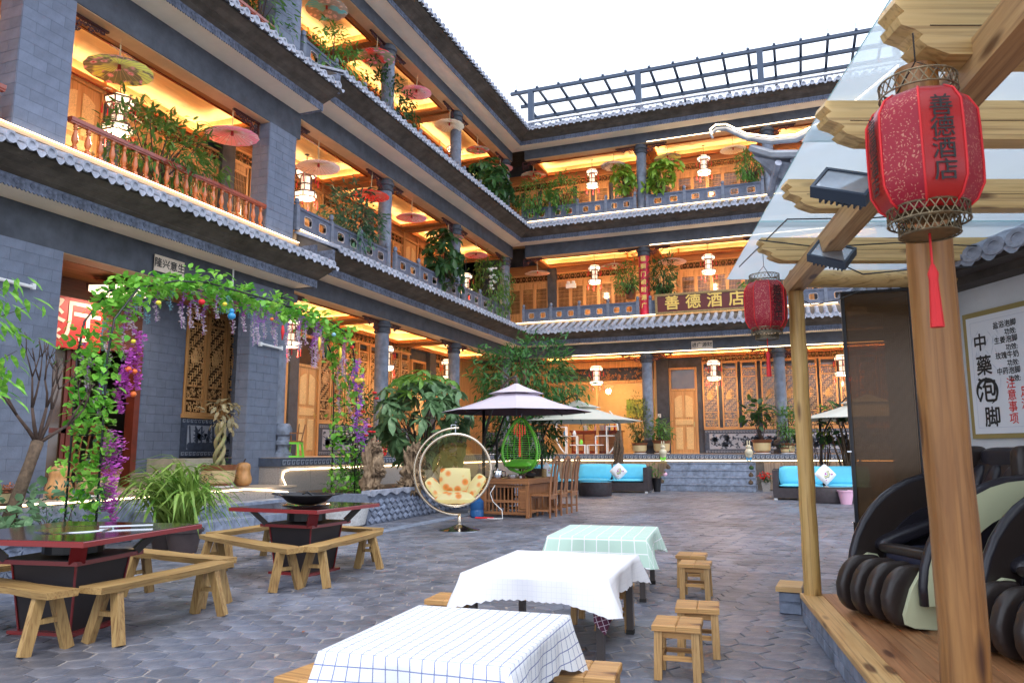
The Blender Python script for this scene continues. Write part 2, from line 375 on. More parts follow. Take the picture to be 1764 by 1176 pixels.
# ---- walls of facing bricks: backing box plus bricks, nearest 300 each singly
BRICKS = []
def brick_face(W, x0, x1, y, z0, z1, bw=.42, bh=.165, side=None):
    """bricks on a face of constant y (facing -y), or side='x' : face of constant x (x0) facing -x spanning y0..y1 given as (x1,y)"""
    r = 0; z = z0
    while z < z1-.02:
        zt = min(z+bh, z1)
        if side is None:
            x = x0-(bw/2 if r % 2 else 0)
            while x < x1-.01:
                a, b = max(x, x0), min(x+bw, x1)
                if b-a > .05: BRICKS.append((W, 0, (a, y, z), (b-a-.001, zt-z-.001)))
                x += bw
        else:
            ya, yb = side; x = ya-(bw/2 if r % 2 else 0)
            while x < yb-.01:
                a, b = max(x, ya), min(x+bw, yb)
                if b-a > .05: BRICKS.append((W, -90, (x0, b, z), (b-a-.004, zt-z-.004)))
                x += bw
        z = zt; r += 1
def pillar(W, x0, x1, y1, z0, z1, ext=0):
    mb = MB(); mb.box(x0, x1, 0, y1, z0, z1); p = ob('pillar', mb, 'mortar', W)
    brick_face(W, x0, x1, 0, z0, z1); brick_face(W, x0, 0, 0, z0, z1, side=(0, y1))
# beams ----------------------------------------------------------
def beam(W, x0, x1, zb, zt, th=.38, m0=False):
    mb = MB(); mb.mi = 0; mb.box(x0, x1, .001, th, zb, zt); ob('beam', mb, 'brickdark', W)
    mb = MB(); mb.box(x0+.01, x1-.01, .02, th-.02, zb-.012, zb-.002); ob('beam_underside', mb, 'beamunder', W)
def led_line(W, x0, x1, y, z, r=.011, name='led_strip', m='led'):
    mb = MB(); mb.box(x0, x1, y-r, y+r, z-r, z+r); return ob(name, mb, m, W)

# carved bracket under beam beside a column
def bracket_mesh(L=.75, H=.3):
    mb = MB(); mb.box(0, L, -.03, .03, H-.035, H)
    random.seed(5)
    for i in range(22):
        t = random.random(); x = .03+t*(L-.1); zmax = (H-.05)*(1-t)**.8
        z = H-.05-random.random()*zmax; r_ = .035
        a = random.random()*pi
        mb.tube([(x+r_*cos(a+k*1.2), 0, z+r_*sin(a+k*1.2)) for k in range(5)], .011, 4)
    pts = [(.02, 0, .0), (.03, 0, .1), (.16, 0, .15), (.22, 0, .2), (.42, 0, .22), (.6, 0, .25), (L-.02, 0, H-.02)]
    mb.tube(pts, .014, 4); mb.bar((.015,0,0), (.015,0,H), .03)
    return mb.mesh('bracket', 'darkcarve')
BRK = bracket_mesh()
BRKS = [BRK]
# round column
def column(W, x, z0, z1, r=.18, y=.22, br=(1, 1), base=True):
    mb = MB(); n = 20; h = z1-z0; prof = []
    k = max(3, int(h/.55))
    for i in range(k):
        a = z0+.0+h*i/k; b = z0+h*(i+1)/k; prof += [(r*.985, a), (r, a+.012), (r, b-.012), (r*.985, b)]
    mb.lathe(prof, n, (x, y, 0)); c = ob('column', mb, 'column', W, 'auto')
    mb = MB(); t = z1
    mb.lathe([(r*1.03,t-.34),(r*1.2,t-.33),(r*1.2,t-.29),(r*1.08,t-.27),(r*1.08,t-.2),(r*1.3,t-.17),(r*1.3,t-.1),(r*1.1,t-.08),(r*1.1,t+.02)], n, (x, y, 0))
    ob('capital', mb, 'capital', c, 'auto')
    if base:
        mb = MB(); mb.lathe([(r*1.7,z0),(r*1.7,z0+.12),(r*1.25,z0+.16),(r*1.25,z0+.2),(r*1.75,z0+.3),(r*1.6,z0+.42),(r*1.15,z0+.48)], n, (x, y, 0))
        ob('column_base', mb, 'capital', c, 'auto')
    for sgn, on_ in ((1, br[1]), (-1, br[0])):
        if on_:
            b = link('bracket', BRK, c, (x+sgn*r*1.05, y, z1-.31), 0); b.scale = (sgn, 1, 1)
    return c

# ---- ceilings with coved light trays
def ceiling(W, x0, x1, y0, y1, zb, strength='cove'):
    z = zb+.03; h = .32; mxx = .26; my = .2; y0 = y0-.12
    mb = MB()   # frame boards around the tray
    mb.box(x0, x1, y0, y0+my, z, z+.05); mb.box(x0, x1, y1-my, y1, z, z+.05)
    mb.box(x0, x0+mxx, y0+my, y1-my, z, z+.05); mb.box(x1-mxx, x1, y0+my, y1-my, z, z+.05)
    ob('ceiling_frame', mb, 'ceilframe', W)
    a, b, c, d = x0+mxx, x1-mxx, y0+my, y1-my; lip = .1
    mb = MB()
    mb.box(x0+.02, x1-.02, y0+.02, y1-.02, z+h, z+h+.04)
    for bx in ((x0+.02, a-lip, y0+.02, y1-.02), (b+lip, x1-.02, y0+.02, y1-.02), (a-lip, b+lip, y0+.02, c-lip), (a-lip, b+lip, d+lip, y1-.02)): mb.box(*bx, z+.055, z+h)
    ob('ceiling_tray', mb, 'ceil', W)
    mb = MB(); q = .02   # strips lying on the ledge behind the frame lip
    for bx in ((a-lip+.02, b+lip-.02, c-lip+.015, c-lip+.015+q), (a-lip+.02, b+lip-.02, d+lip-.015-q, d+lip-.015), (a-lip+.015, a-lip+.015+q, c-lip+.05, d+lip-.05), (b+lip-.015-q, b+lip-.015, c-lip+.05, d+lip-.05)):
        mb.box(*bx, z+.06, z+.075)
    ob('cove_light', mb, strength, W)
    mb = MB()
    for bx in ((a, b, c-.012, c), (a, b, d, d+.012), (a-.012, a, c-.012, d+.012), (b, b+.012, c-.012, d+.012)): mb.box(*bx, z+.051, z+.1)
    ob('tray_lip', mb, 'ceilframe', W)
    mb = MB()
    for bx in ((x0+mxx-.03, x1-mxx+.03, y0+my-.03, y0+my+.012), (x0+mxx-.03, x1-mxx+.03, y1-my-.012, y1-my+.03)): mb.box(*bx, z-.02, z-.001)
    ob('tray_moulding', mb, 'redwoodx', W)

M['orangelit'] = wood('lit_orange_lattice_wood', (.62,.34,.13), (.74,.45,.19), 'X', .6)  # orange pine brightened so the ground-floor lattice looks lit
# ---- lattice leaves (shared)
def leaf_frame(wd, h, secs):
    mb = MB(); t = .06; dpt = .05
    mb.box(0, t, 0, dpt, 0, h); mb.box(wd-t, wd, 0, dpt, 0, h)
    z = 0
    for hh, kind in secs:
        mb.box(t, wd-t, 0, dpt, z, z+.04)
        if kind == 'solid': mb.box(t, wd-t, .02, .04, z+.04, z+hh); mb.box(t+.05, wd-t-.05, .008, .02, z+.08, z+hh-.04)
        z += hh
    mb.box(t, wd-t, 0, dpt, h-.04, h)
    return mb
def meander(mb, x0, x1, z0, z1, y, cell, t=.011, seed=1, dens=.62):
    rr = random.Random(seed); nx = max(2, round((x1-x0)/cell)); nz = max(2, round((z1-z0)/cell)); cx = (x1-x0)/nx; cz = (z1-z0)/nz
    for i in range(nx+1):
        for j in range(nz):
            if i in (0, nx): continue
            a = (i+j*3) % 4
            if a in (0, 1) or rr.random() < dens-.5:
                x = x0+i*cx; mb.box(x-t/2, x+t/2, y, y+.02, z0+j*cz, z0+(j+1)*cz+t/2)
    for j in range(1, nz):
        for i in range(nx):
            if (i+j*3) % 4 in (2, 3, 0):
                z = z0+j*cz; mb.box(x0+i*cx, x0+(i+1)*cx+t/2, y+.002, y+.018, z-t/2, z+t/2)
def scroll(mb, x0, x1, z0, z1, y, n, seed, r=.008):
    rr = random.Random(seed)
    for i in range(n):
        x = rr.uniform(x0+.02, x1-.02); z = rr.uniform(z0+.02, z1-.02); a = rr.random()*6.28; q = rr.uniform(.015, .04)
        pts = []
        for k in range(5):
            px_ = min(x1, max(x0, x+q*cos(a+k*1.0)*(1+k*.1))); pz_ = min(z1, max(z0, z+q*sin(a+k*1.0)*(1+k*.1))); pts.append((px_, y, pz_))
        mb.tube(pts, r, 4, False)
LW = .56
def make_leaf_g(h=2.35):     # ground floor: carved lattice window leaf
    secs = [(.0, 'open')]
    fr = leaf_frame(LW, h, [(.28, 'c'), (.26, 'c'), (1.25, 'c'), (.56-.06, 'c')]); la = MB()
    z1 = .28; z2 = .54; z3 = 1.79
    scroll(la, .05, LW-.05, .05, z1, .02, 26, 3); scroll(la, .05, LW-.05, z1+.05, z2, .02, 24, 4)
    meander(la, .045, LW-.045, z2+.04, z3, .015, .058, .012, 2)
    scroll(la, LW/2-.14, LW/2+.14, (z2+z3)/2-.17, (z2+z3)/2+.2, .008, 46, 7, .011)
    scroll(la, .05, LW-.05, z3+.05, z3+.28, .02, 22, 5)
    fr.box(.045, LW-.045, 0, .05, z3+.29, z3+.33)
    return fr.mesh('frame', 'orange'), la.mesh('lattice', 'orangelit')
def make_leaf_u(h=2.0):      # upper floors: bar lattice
    fr = leaf_frame(LW, h, [(.75, 'solid'), (1.0, 'c'), (.25, 'solid')]); la = MB()
    for i in range(1, 9):
        x = .045+(LW-.09)*i/9; la.box(x-.005, x+.005, .015, .03, .79, 1.75)
    for z in (.95, 1.12, 1.29, 1.46, 1.6): la.box(.045, LW-.045, .017, .028, z-.005, z+.005)
    return fr.mesh('frame', 'orange'), la.mesh('lattice', 'orangex')
GL = make_leaf_g(); UL = make_leaf_u()
PANE = MB().box(.04, LW-.04, .05, .056, .04, 2.2).mesh('pane', 'glassdark')
PANEU = MB().box(.04, LW-.04, .05, .056, .78, 1.76).mesh('pane', 'glassdark')
def window(W, x, y, z, kind):
    fm, lm = GL if kind == 'g' else UL
    f = link('window', fm, W, (x, y, z)); link('lattice', lm, f); link('pane', PANE if kind == 'g' else PANEU, f)
def door_meshes(h=2.28, wd=.86):
    fr = MB(); fr.box(-.07, 0, -.03, .09, 0, h+.85); fr.box(wd, wd+.07, -.03, .09, 0, h+.85); fr.box(0, wd, -.03, .09, h, h+.07); fr.box(0, wd, -.03, .09, h+.78, h+.85)
    lf = MB(); lf.box(0.004, wd-.004, .02, .06, 0.004, h-.004)
    pn = MB(); cw = (wd-.34)/2
    for i in range(2):
        x = .11+i*(cw+.12)
        pn.bbox(0, 0, 0, 0, 0, 0, 0) if False else None
        pn.fbox(x, x+cw, .14, .95, .02, .02, .02)
        # arched top panel
        arc = [(x, 1.32), (x+cw, 1.32)]+([(x+cw, 2.06), (x+cw*.6, 2.13), (x, 2.0)] if i else [(x+cw, 2.0), (x+cw*.4, 2.13), (x, 2.06)])
        arc = [(x, 1.32), (x+cw, 1.32)]+[(x+cw*(1-k/5), 2.0+.12*(sin(pi/2*((k/5) if i else 1-k/5)))) for k in range(6)]
        pn.prism(arc, .002, .02)
    pn.fbox(.11, wd-.11, 1.03, 1.24, .02, .02, .02)
    return fr.mesh('door_frame', 'orange'), lf.mesh('door', 'orange'), pn.mesh('door_panel', 'burl')
DFR, DLF, DPN = door_meshes()
HNDL = MB(); HNDL.tube([(0,0,0),(0,-.05,0),(-.1,-.05,0)], .011, 6); HNDL.box(-.02,.02,-.006,.0,-.1,.08)
M['brass'] = mat('brass', (.6,.45,.2), .3, 1)
HND = HNDL.mesh('handle', 'brass')
TRP = MB().box(0, .86, .05, .056, 2.35, 3.06).mesh('pane', 'glassdark')
def door(W, x, y, z):
    d = link('door', DLF, W, (x, y, z)); link('door_frame', DFR, d); link('door_panel', DPN, d); link('handle', HND, d, (.79, .015, 1.06)); link('pane', TRP, d)
def transom(W, x0, x1, y, z, h=.42):
    mb = MB(); mb.box(x0, x1, y, y+.05, z, z+.05); mb.box(x0, x1, y, y+.05, z+h-.05, z+h); o = ob('transom', mb, 'orangex', W)
    mb = MB(); n = int((x1-x0)/.115)
    for i in range(n+1):
        x = x0+(x1-x0)*i/n
        mb.tube([(x, y+.02, z+.05), (x+.055*(-1)**i, y+.02, z+h/2), (x, y+.02, z+h-.05)], .012, 4, False)
        if i < n: mb.lathe([(.04,0),(.04,.02),(.02,.03)], 6, (x+(x1-x0)/n/2, y+.01, z+h/2-.01))
    ob('transom_lattice', mb, 'ceilframe', o)
    mb = MB(); mb.box(x0, x1, y+.055, y+.06, z+.05, z+h-.05); ob('pane', mb, 'glassdark', o)
def sill_wood(W, x0, x1, y, z0, z1):
    mb = MB(); mb.box(x0, x1, y, y+.06, z0, z1); return ob('sill_panel', mb, 'orangex', W)
# slate relief panel below ground windows
M['reliefpale'] = mat('pale_slate', (.32,.35,.42), .6, var=.1, vs=8)
M['reliefdark'] = mat('dark_slate_carving', (.05,.065,.1), .6, var=.25, vs=12)
def fret(mb, x0, x1, z0, z1, y):
    h = z1-z0; n = max(1, int((x1-x0)/(h*1.1))); c = (x1-x0)/n; t = h*.14
    for i in range(n):
        a = x0+i*c
        for bx in ((a+.1*c, a+.9*c, z1-2*t, z1-t), (a+.1*c, a+.1*c+t, z0+t, z1-2*t), (a+.1*c, a+.55*c, z0+t, z0+2*t), (a+.55*c, a+.55*c+t, z0+t, z0+.55*h)):
            mb.box(bx[0], bx[1], y-.004, y, bx[2], bx[3])
def relief(W, x0, x1, y, z0, z1, kind, seed):
    rr = random.Random(seed)
    mb = MB(); mb.box(x0, x1, y, y+.1, z0, z1); o = ob('relief_panel', mb, 'reliefdark', W)
    mb = MB(); fr_ = .1
    fret(mb, x0+.02, x1-.02, z1-fr_, z1-.01, y); fret(mb, x0+.02, x1-.02, z0+.01, z0+fr_, y)
    mb.box(x0+.16, x1-.16, y-.006, y, z0+.14, z1-.14); ob('relief_ground', mb, 'reliefpale', o)
    mb = MB(); yy = y-.012; a, b, c, d = x0+.18, x1-.18, z0+.15, z1-.15
    def lf(x, z, ang, L, wd):
        p = [(0,0),(.35*L,wd),(L,0),(.35*L,-wd)]
        q = [(min(b, max(a, x+u*cos(ang)-v*sin(ang))), min(d, max(c, z+u*sin(ang)+v*cos(ang)))) for u, v in p]
        if abs(q[0][0]-q[2][0])+abs(q[0][1]-q[2][1]) > .02: mb.prism(q, yy, y-.006)
    if kind == 'bamboo':
        for i in range(5):
            x = a+.08+i*.15+rr.uniform(-.02, .02); mb.bar((x, y-.009, c+.05), (x+rr.uniform(-.06, .06), y-.009, d), .035, .008, (0,1,0))
        for i in range(9): mb.ell((a+.06+i*.09, y-.008, c+.05), .09, .006, .08, 8, 5)
        for i in range(16):
            x = rr.uniform(a+.2, b-.05); z = rr.uniform(c+.15, d-.05)
            for k in range(6): lf(x, z, k*1.05+rr.random(), .13, .02)
    else:
        pts = [(a+(b-a)*i/14, y-.009, (c+d)/2+.13*sin(i*.9+seed)) for i in range(15)]; mb.tube(pts, .012, 4)
        for i in range(int((b-a)/.085)):
            x = a+.1+i*.085+rr.uniform(-.05, .05); z = rr.uniform(c+.12, d-.12)
            if rr.random() < .55:
                for k in range(7): lf(x, z, k*.9+rr.random()*.3, .15, .055)
            for k in range(4): lf(x+rr.uniform(-.1, .1), rr.uniform(c+.05, d-.05), rr.random()*6.3, .13, .03)
    ob('carving', mb, 'reliefdark', o)

# stone balustrade
def rrect(x0, x1, z0, z1, r=.035, n=3):
    p = []
    for cx, cz, a0 in ((x1-r, z1-r, 0), (x0+r, z1-r, 90), (x0+r, z0+r, 180), (x1-r, z0+r, 270)):
        for k in range(n+1): a = R(a0+90*k/n); p.append((cx+r*cos(a), cz+r*sin(a)))
    return p
def rail_panel_mesh(wd, h=.52):
    mb = MB(); y = -.03; n = 3; xs = [wd*.27, wd*.73]
    # solid panel with two openings, split into strips
    hw = .13 if wd > 1.1 else .1; z0, z1 = .17, .37
    mb.box(0, wd, -.03, .03, 0, z0); mb.box(0, wd, -.03, .03, z1, h-.06)
    e = [0]+[v for x in xs for v in (x-hw, x+hw)]+[wd]
    for i in (0, 2, 4): mb.box(e[i], e[i+1], -.03, .03, z0, z1)
    q = mb
    rim = MB()
    for x in xs:
        for yy in (-.034,):
            p = rrect(x-hw, x+hw, z0, z1, .05); p2 = rrect(x-hw-.014, x+hw+.014, z0-.014, z1+.014, .055); k = len(p)
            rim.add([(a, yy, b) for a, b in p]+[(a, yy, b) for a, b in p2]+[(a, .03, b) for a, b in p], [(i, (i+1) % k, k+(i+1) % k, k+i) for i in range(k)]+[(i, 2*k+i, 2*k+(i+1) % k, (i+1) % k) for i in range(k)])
            # corner fillets
    cap = MB(); cap.box(-.0, wd, -.05, .05, h-.06, h)
    return mb.mesh('rail_panel', 'rail'), rim.mesh('opening_rim', 'railedge'), cap.mesh('handrail', 'rail')
RPM = {}
def rpost_mesh():
    mb = MB(); mb.box(-.05, .05, -.05, .05, 0, .56); mb.lathe([(.035,.56),(.035,.58),(.055,.6),(.058,.65),(.05,.69),(.03,.71)], 10)
    return mb.mesh('rail_post', 'post', 'auto')
RPOST = rpost_mesh()
def stone_rail(W, x0, x1, y, z, n):
    step = (x1-x0)/n; key = round(step, 2)
    if key not in RPM: RPM[key] = rail_panel_mesh(step-.1)
    a, b, c = RPM[key]
    for i in range(n):
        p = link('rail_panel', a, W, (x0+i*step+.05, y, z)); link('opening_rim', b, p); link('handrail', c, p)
        if i: link('rail_post', RPOST, W, (x0+i*step, y, z))
    link('rail_post', RPOST, W, (x0, y, z)); link('rail_post', RPOST, W, (x1, y, z))
def baluster_mesh(h=.42):
    mb = MB(); k = h/.5
    mb.box(-.032, .032, -.032, .032, 0, .05*k); mb.box(-.032, .032, -.032, .032, .45*k, .5*k)
    mb.lathe([(.024,.05*k),(.034,.07*k),(.024,.09*k),(.046,.15*k),(.048,.2*k),(.024,.33*k),(.022,.35*k),(.036,.365*k),(.022,.38*k),(.034,.4*k),(.034,.42*k),(.024,.45*k)], 10)
    return mb.mesh('baluster', 'redwood', 'auto')
BAL = baluster_mesh()
def wood_rail(W, x0, x1, y, z, h=.5):
    mb = MB(); mb.box(x0, x1, y-.05, y+.05, z+h-.06, z+h); mb.box(x0, x1, y-.035, y+.035, z+h-.085, z+h-.06); mb.box(x0, x1, y-.04, y+.04, z, z+.03)
    o = ob('balustrade', mb, 'redwoodx', W); n = int((x1-x0)/.212)
    for i in range(n): link('baluster', BAL, o, (x0+(i+.5)*(x1-x0)/n, y, z+.03))

# ================= assemble
GD = 2.1      # gallery depth
def floor_slab(W, x0, x1, z, y0=-.02, depth=GD+.4, th=.3):
    mb = MB(); mb.box(x0, x1, y0, depth, z-th, z-.005); ob('floor_slab', mb, 'beamunder', W)
    mb = MB(); mb.box(x0, x1, y0-.05, y0-.001, z-.06, z+.003); ob('floor_edge', mb, 'beamunder', W)
    led_line(W, x0+.02, x1-.02, y0-.07, z+.012, .006)

def gallery_wall(W, x0, x1, zf, zb, kind, pat):
    """fill between x0..x1 at depth GD with leaves (L), door (D), dark pier (P)"""
    y = GD; x = x0; H = zb-zf
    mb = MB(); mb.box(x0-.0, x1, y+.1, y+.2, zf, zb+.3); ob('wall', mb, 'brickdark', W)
    k = sum({'L': LW, 'D': 1.0, 'P': .36}[c] for c in pat); s_ = (x1-x0)/k
    run = None; zt = zf+(3.14 if kind == 'g' else 2.0)
    for c in pat:
        wd = {'L': LW, 'D': 1.0, 'P': .36}[c]*s_
        if c == 'L':
            z0 = zf+.92 if kind == 'g' else zf
            if kind == 'g': pass
            o_ = window(W, x, y, z0, kind)
            if run is None: run = x
        if c != 'L' and run is not None:
            transom(W, run, x, y, (zf+.92+2.35) if kind == 'g' else zf+2.0, (zb-zf-.92-2.35-.0) if False else .34); 
            if kind == 'g': relief(W, run+.02, x-.02, y-.02, zf+.02, zf+.84, pat_kind[0], int(run*10)); sill_wood(W, run, x, y-.03, zf+.85, zf+.92)
            run = None
        if c == 'D':
            door(W, x+.07*s_, y, zf)
            if kind != 'g' : pass
        if c == 'P':
            mb = MB(); mb.box(x, x+wd, y-.08, y+.1, zf, zb); ob('wall_pier', mb, 'brickdark', W)
        x += wd
    if run is not None:
        transom(W, run, x, y, (zf+.92+2.35) if kind == 'g' else zf+2.0, .34)
        if kind == 'g': relief(W, run+.02, x-.02, y-.02, zf+.02, zf+.84, pat_kind[0], int(run*10)+3); sill_wood(W, run, x, y-.03, zf+.85, zf+.92)
    mb = MB(); zz = zf+(.92+2.35+.34 if kind == 'g' else 2.34)
    if zz < zb: mb.box(x0, x1, y, y+.06, zz, zb+.2); ob('lintel_board', mb, 'ceilframe', W)
pat_kind = ['flower']
# --- left wing far section bays (columns at 17.0, 21.35, corner 25.8)
LC = [12.87, 16.95, 21.35, 25.78]
BC = [-9.57, -4.86, -.5, 3.9, 8.0]
for k in range(3):
    zf, zb, zt = FL[k], BB[k], BT[k]
    beam(left, 12.95, 26.02, zb, zt); beam(back, BX0+.5, BX1, zb, zt)
    if k: floor_slab(left, 12.95, 28, zf); floor_slab(back, BX0-2, BX1, zf)
    for i in range(3):
        a, b = LC[i], LC[i+1]
        ceiling(left, a+.12, b-.12 if i < 2 else b-.1, .5, GD+.1, zb)
        mb = MB(); mb.box(b-.1, b+.1, .38, GD+.1, zb-.03, zb+.3); ob('cross_beam', mb, 'ceilframe', left)
        pats = [['LLLDPD', 'LLLLLLL', 'LDPLLL'], ['PLLLLD', 'LLLPLLL', 'DLLLPL'], ['LLLLPD', 'PLLLLLL', 'LLLPDL']][k]
        gallery_wall(left, a, b, zf, zb, 'g' if k == 0 else 'u', pats[i])
        if k: stone_rail(left, a+.2 if i else a+.06, b-.22, .0, zf, 3)
    for x in LC[1:3]: column(left, x, zf, zb, base=(k == 0))
    column(left, LC[3], zf, zb, base=(k == 0), br=(1, 0))
    # corner bracket running along the back wing
    for i in range(4):
        a, b = BC[i], BC[i+1]
        ceiling(back, a+.12 if i else BX0+.55, b-.12, .5, GD+.1, zb)
        mb = MB(); mb.box(b-.1, b+.1, .38, GD+.1, zb-.03, zb+.3); ob('cross_beam', mb, 'ceilframe', back)
        if k == 0 and i == 0: pass
        else:
            pats = [['', 'PDLLLL', 'LLLLLLL', 'LLLPDL'], ['LLLPLLLLLD', 'DLLLLLL', 'LLLPDL', 'LLLLLLL'], ['LLLLLLLL', 'DLLLLLL', 'LLLPDL', 'LLLLLLL']][k]
            gallery_wall(back, a if i else a-1.2, b, zf, zb, 'g' if k == 0 else 'u', pats[i])
        if k: stone_rail(back, a+.22, b-.22, .0, zf, 4 if i == 0 else 3)
    for x in BC[1:4]: column(back, x, zf, zb, base=(k == 0))
    bb_ = link('bracket', BRK, back, (BC[0]+.12, .22, zb-.31))
    if k: led_line(back, -4.6, BX1, -.012, zb+.006, .008)
    else: led_line(back, -7.5, BX1, -.012, zb+.006, .008)
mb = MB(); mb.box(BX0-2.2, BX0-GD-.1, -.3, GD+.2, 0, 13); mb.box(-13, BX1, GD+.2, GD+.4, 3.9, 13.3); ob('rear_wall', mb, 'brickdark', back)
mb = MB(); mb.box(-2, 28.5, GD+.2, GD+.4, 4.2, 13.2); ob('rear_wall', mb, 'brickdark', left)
gallery_wall(back, -12.1, -9.32, FL[0], 4.6, 'g', 'LLLLL')
mb = MB(); mb.box(25.7, 28.4, GD, GD+.1, 0, 4.7); ob('wall', mb, 'orange', left)
# top roofs
mb = MB(); mb.box(-2, 12.95, -.0, 5, 12.65, 13.1); mb.box(12.95, 30, -.0, 5, 12.95, 13.35); ob('roof_deck', mb, 'brickdark', left)
mb = MB(); mb.box(BX0, BX1, .0, 8, 12.95, 13.2); ob('roof_deck', mb, 'brickdark', back)
# parapet with pierced lattice on the back wing
mb = MB(); mb.box(BX0-.2, BX1, -.52, -.4, 13.0, 13.1); mb.box(BX0-.2, BX1, -.53, -.39, 13.46, 13.52); pp = ob('parapet', mb, 'white', back)
mb = MB(); n = 110
for i in range(n):
    x = BX0-.2+(BX1-BX0+.2)*i/n; w_ = (BX1-BX0)/n
    mb.bar((x, -.46, 13.1), (x+w_, -.46, 13.46), .012, .03, (0,1,0)); mb.bar((x+w_, -.46, 13.1), (x, -.46, 13.46), .012, .03, (0,1,0))
ob('parapet_lattice', mb, 'tile', pp)
led_line(back, BX0, BX1, -.6, 13.06, .012)

# --- left wing near section
beams_near = [(2.0, 7.6), (7.6, 12.95)]
for k in range(3):
    zf, zb, zt = NFL[k], NB[k], NT[k]
    beam(left, 2.0, 12.9, zb, zt)
    # filler between near beam and far beam heights
    if k:
        floor_slab(left, 2.0, 12.95, zf)
        pillar(left, 6.7, 7.5, .45, zf, zb); pillar(left, 11.96, 12.82, .42, zf, zb)
        wood_rail(left, 2.2, 6.55, 0, zf+.03); wood_rail(left, 7.54, 11.9, 0, zf+.03)
        ceiling(left, 2.0, 7.0, .5, GD+.1, zb); ceiling(left, 7.1, 12.3, .5, GD+.1, zb)
        gallery_wall(left, 2.0, 7.2, zf, zb-.2, 'u', 'LLLPLLLL'); gallery_wall(left, 7.2, 12.87, zf, zb-.2, 'u', 'LLLDPLLLLL')
        for x, s_ in ((7.52, 1), (11.92, -1)):
            b_ = link('bracket', BRK, left, (x, .25, zb-.31)); b_.scale = (s_, 1, 1)
        b_ = link('bracket', BRK, left, (12.84, .25, BB[k]-.31))
    mb = MB(); mb.box(12.82, 12.96, 0.003, .5, zb+.01, BT[k]-.003); ob('beam_end', mb, 'brickdark', left)
    mb = MB(); mb.box(12.9, 12.95, -.54, 0, NT[k]-.02, NT[k]+.9); mb.box(12.9, 12.95, -.98, -.54, NT[k]+.3, NT[k]+.75); ob('eave_end', mb, 'frieze', left)
# ground: big solid wall up to the porch, pillar B
mb = MB(); mb.box(0.5, 7.62, 0, .45, 0, NB[0]+.003); ob('wall', mb, 'mortar', left)
brick_face(left, 3.9, 7.62, 0, .5, NB[0]); 
pillar(left, 11.66, 12.55, .3, .62, NB[0]+.4)
mb = MB(); mb.box(12.55, 12.85, .05, .6, 1.12, 4.5); ob('pilaster', mb, 'column', left)
mb = MB(); mb.box(12.5, 12.9, -.05, .62, 4.2, 4.32); mb.box(12.46, 12.94, -.1, .62, 4.32, 4.48); ob('pilaster_capital', mb, 'capital', left)
mb = MB(); mb.lathe([(.19,1.12),(.19,1.2),(.15,1.22),(.13,1.3),(.15,1.36),(.18,1.38),(.18,1.44),(.13,1.47),(.13,1.54),(.17,1.58),(.18,1.68),(.15,1.76),(.12,1.8)], 10, (12.7, -.06, 0)); ob('column_base', mb, 'bluestone', left, 'auto')
b_ = link('bracket', BRK, left, (12.86, .25, BB[0]-.31))
# recessed porch: side and back walls
PD = 1.45
mb = MB(); mb.box(7.4, 7.62, .45, PD+3, .6, NB[0]); mb.box(10.45, 11.52, PD, PD+.2, .6, NB[0]+.2); ob('porch_wall', mb, 'mortar', left)
mb = MB(); mb.box(7.62, 10.45, PD, PD+.2, 3.1, NB[0]+.2); M['headerwood'] = wood('dark_red_brown_header', (.1,.03,.015), (.15,.05,.025), 'X'); ob('door_header', mb, 'headerwood', left)
brick_face(left, 10.45, 11.52, PD, .62, NB[0])
mb = MB(); mb.box(7.62, 12.87, .5, PD+.2, NB[0]+.02, NB[0]+.1); ob('porch_ceiling', mb, 'ceilframe', left)
pat_kind[0] = 'bamboo'
mb = MB(); mb.box(11.52, 14.0, PD+.06, PD+.16, .6, 4.4); ob('wall', mb, 'brickdark', left)
for i in range(3): window(left, 11.54+i*.575, PD-.02, 1.98, 'g')
transom(left, 11.53, 13.3, PD-.02, 4.33-.34, .3)
relief(left, 11.52, 13.3, PD-.02, 1.15, 1.9, 'bamboo', 4); sill_wood(left, 11.5, 13.3, PD-.06, 1.9, 1.98)
mb = MB(); mb.box(12.87, 12.95, .6, GD, 1.12, 4.6); ob('wall', mb, 'mortar', left)
# restaurant doorway in the porch
mb = MB(); mb.box(10.33, 10.45, PD-.06, PD+.14, .62, 3.12); mb.box(7.66, 7.78, PD-.06, PD+.14, .62, 3.12); mb.box(7.66, 10.45, PD-.062, PD+.14, 3.0, 3.14); mb.box(9.05, 9.15, PD-.02, PD+.1, .62, 3.0); M['doorred'] = mat('dark_red_door', (.16,.03,.015), .35, var=.2, vs=6); ob('door_frame', mb, 'doorred', left)
mb = MB(); mb.box(7.8, 9.05, PD+.03, PD+.05, .66, 3.0); ob('door_glass', mb, 'glassdark', left)
mb = MB(); mb.box(7.8, 9.05, PD+.0, PD+.07, 1.55, 1.63); mb.box(7.78, 7.86, PD, PD+.07, .64, 3.0); mb.box(8.97, 9.05, PD, PD+.07, .64, 3.0); mb.box(7.8, 9.05, PD, PD+.07, .64, .8); ob('door', mb, 'doorred', left)
M['plaster'] = mat('room_plaster', (.22,.18,.15), .8, var=.1)
mb = MB(); mb.box(7.6, 14, 4.5, 4.6, .5, 4.2); mb.box(13.9, 14, PD+.2, 4.5, .5, 4.2); mb.box(7.6, 14, PD+.2, 4.6, 3.6, 3.65); ob('room_wall', mb, 'plaster', left)
mb = MB(); mb.box(7.6, 14, .5, 4.6, .56, .618); ob('room_floor', mb, 'terra', left)
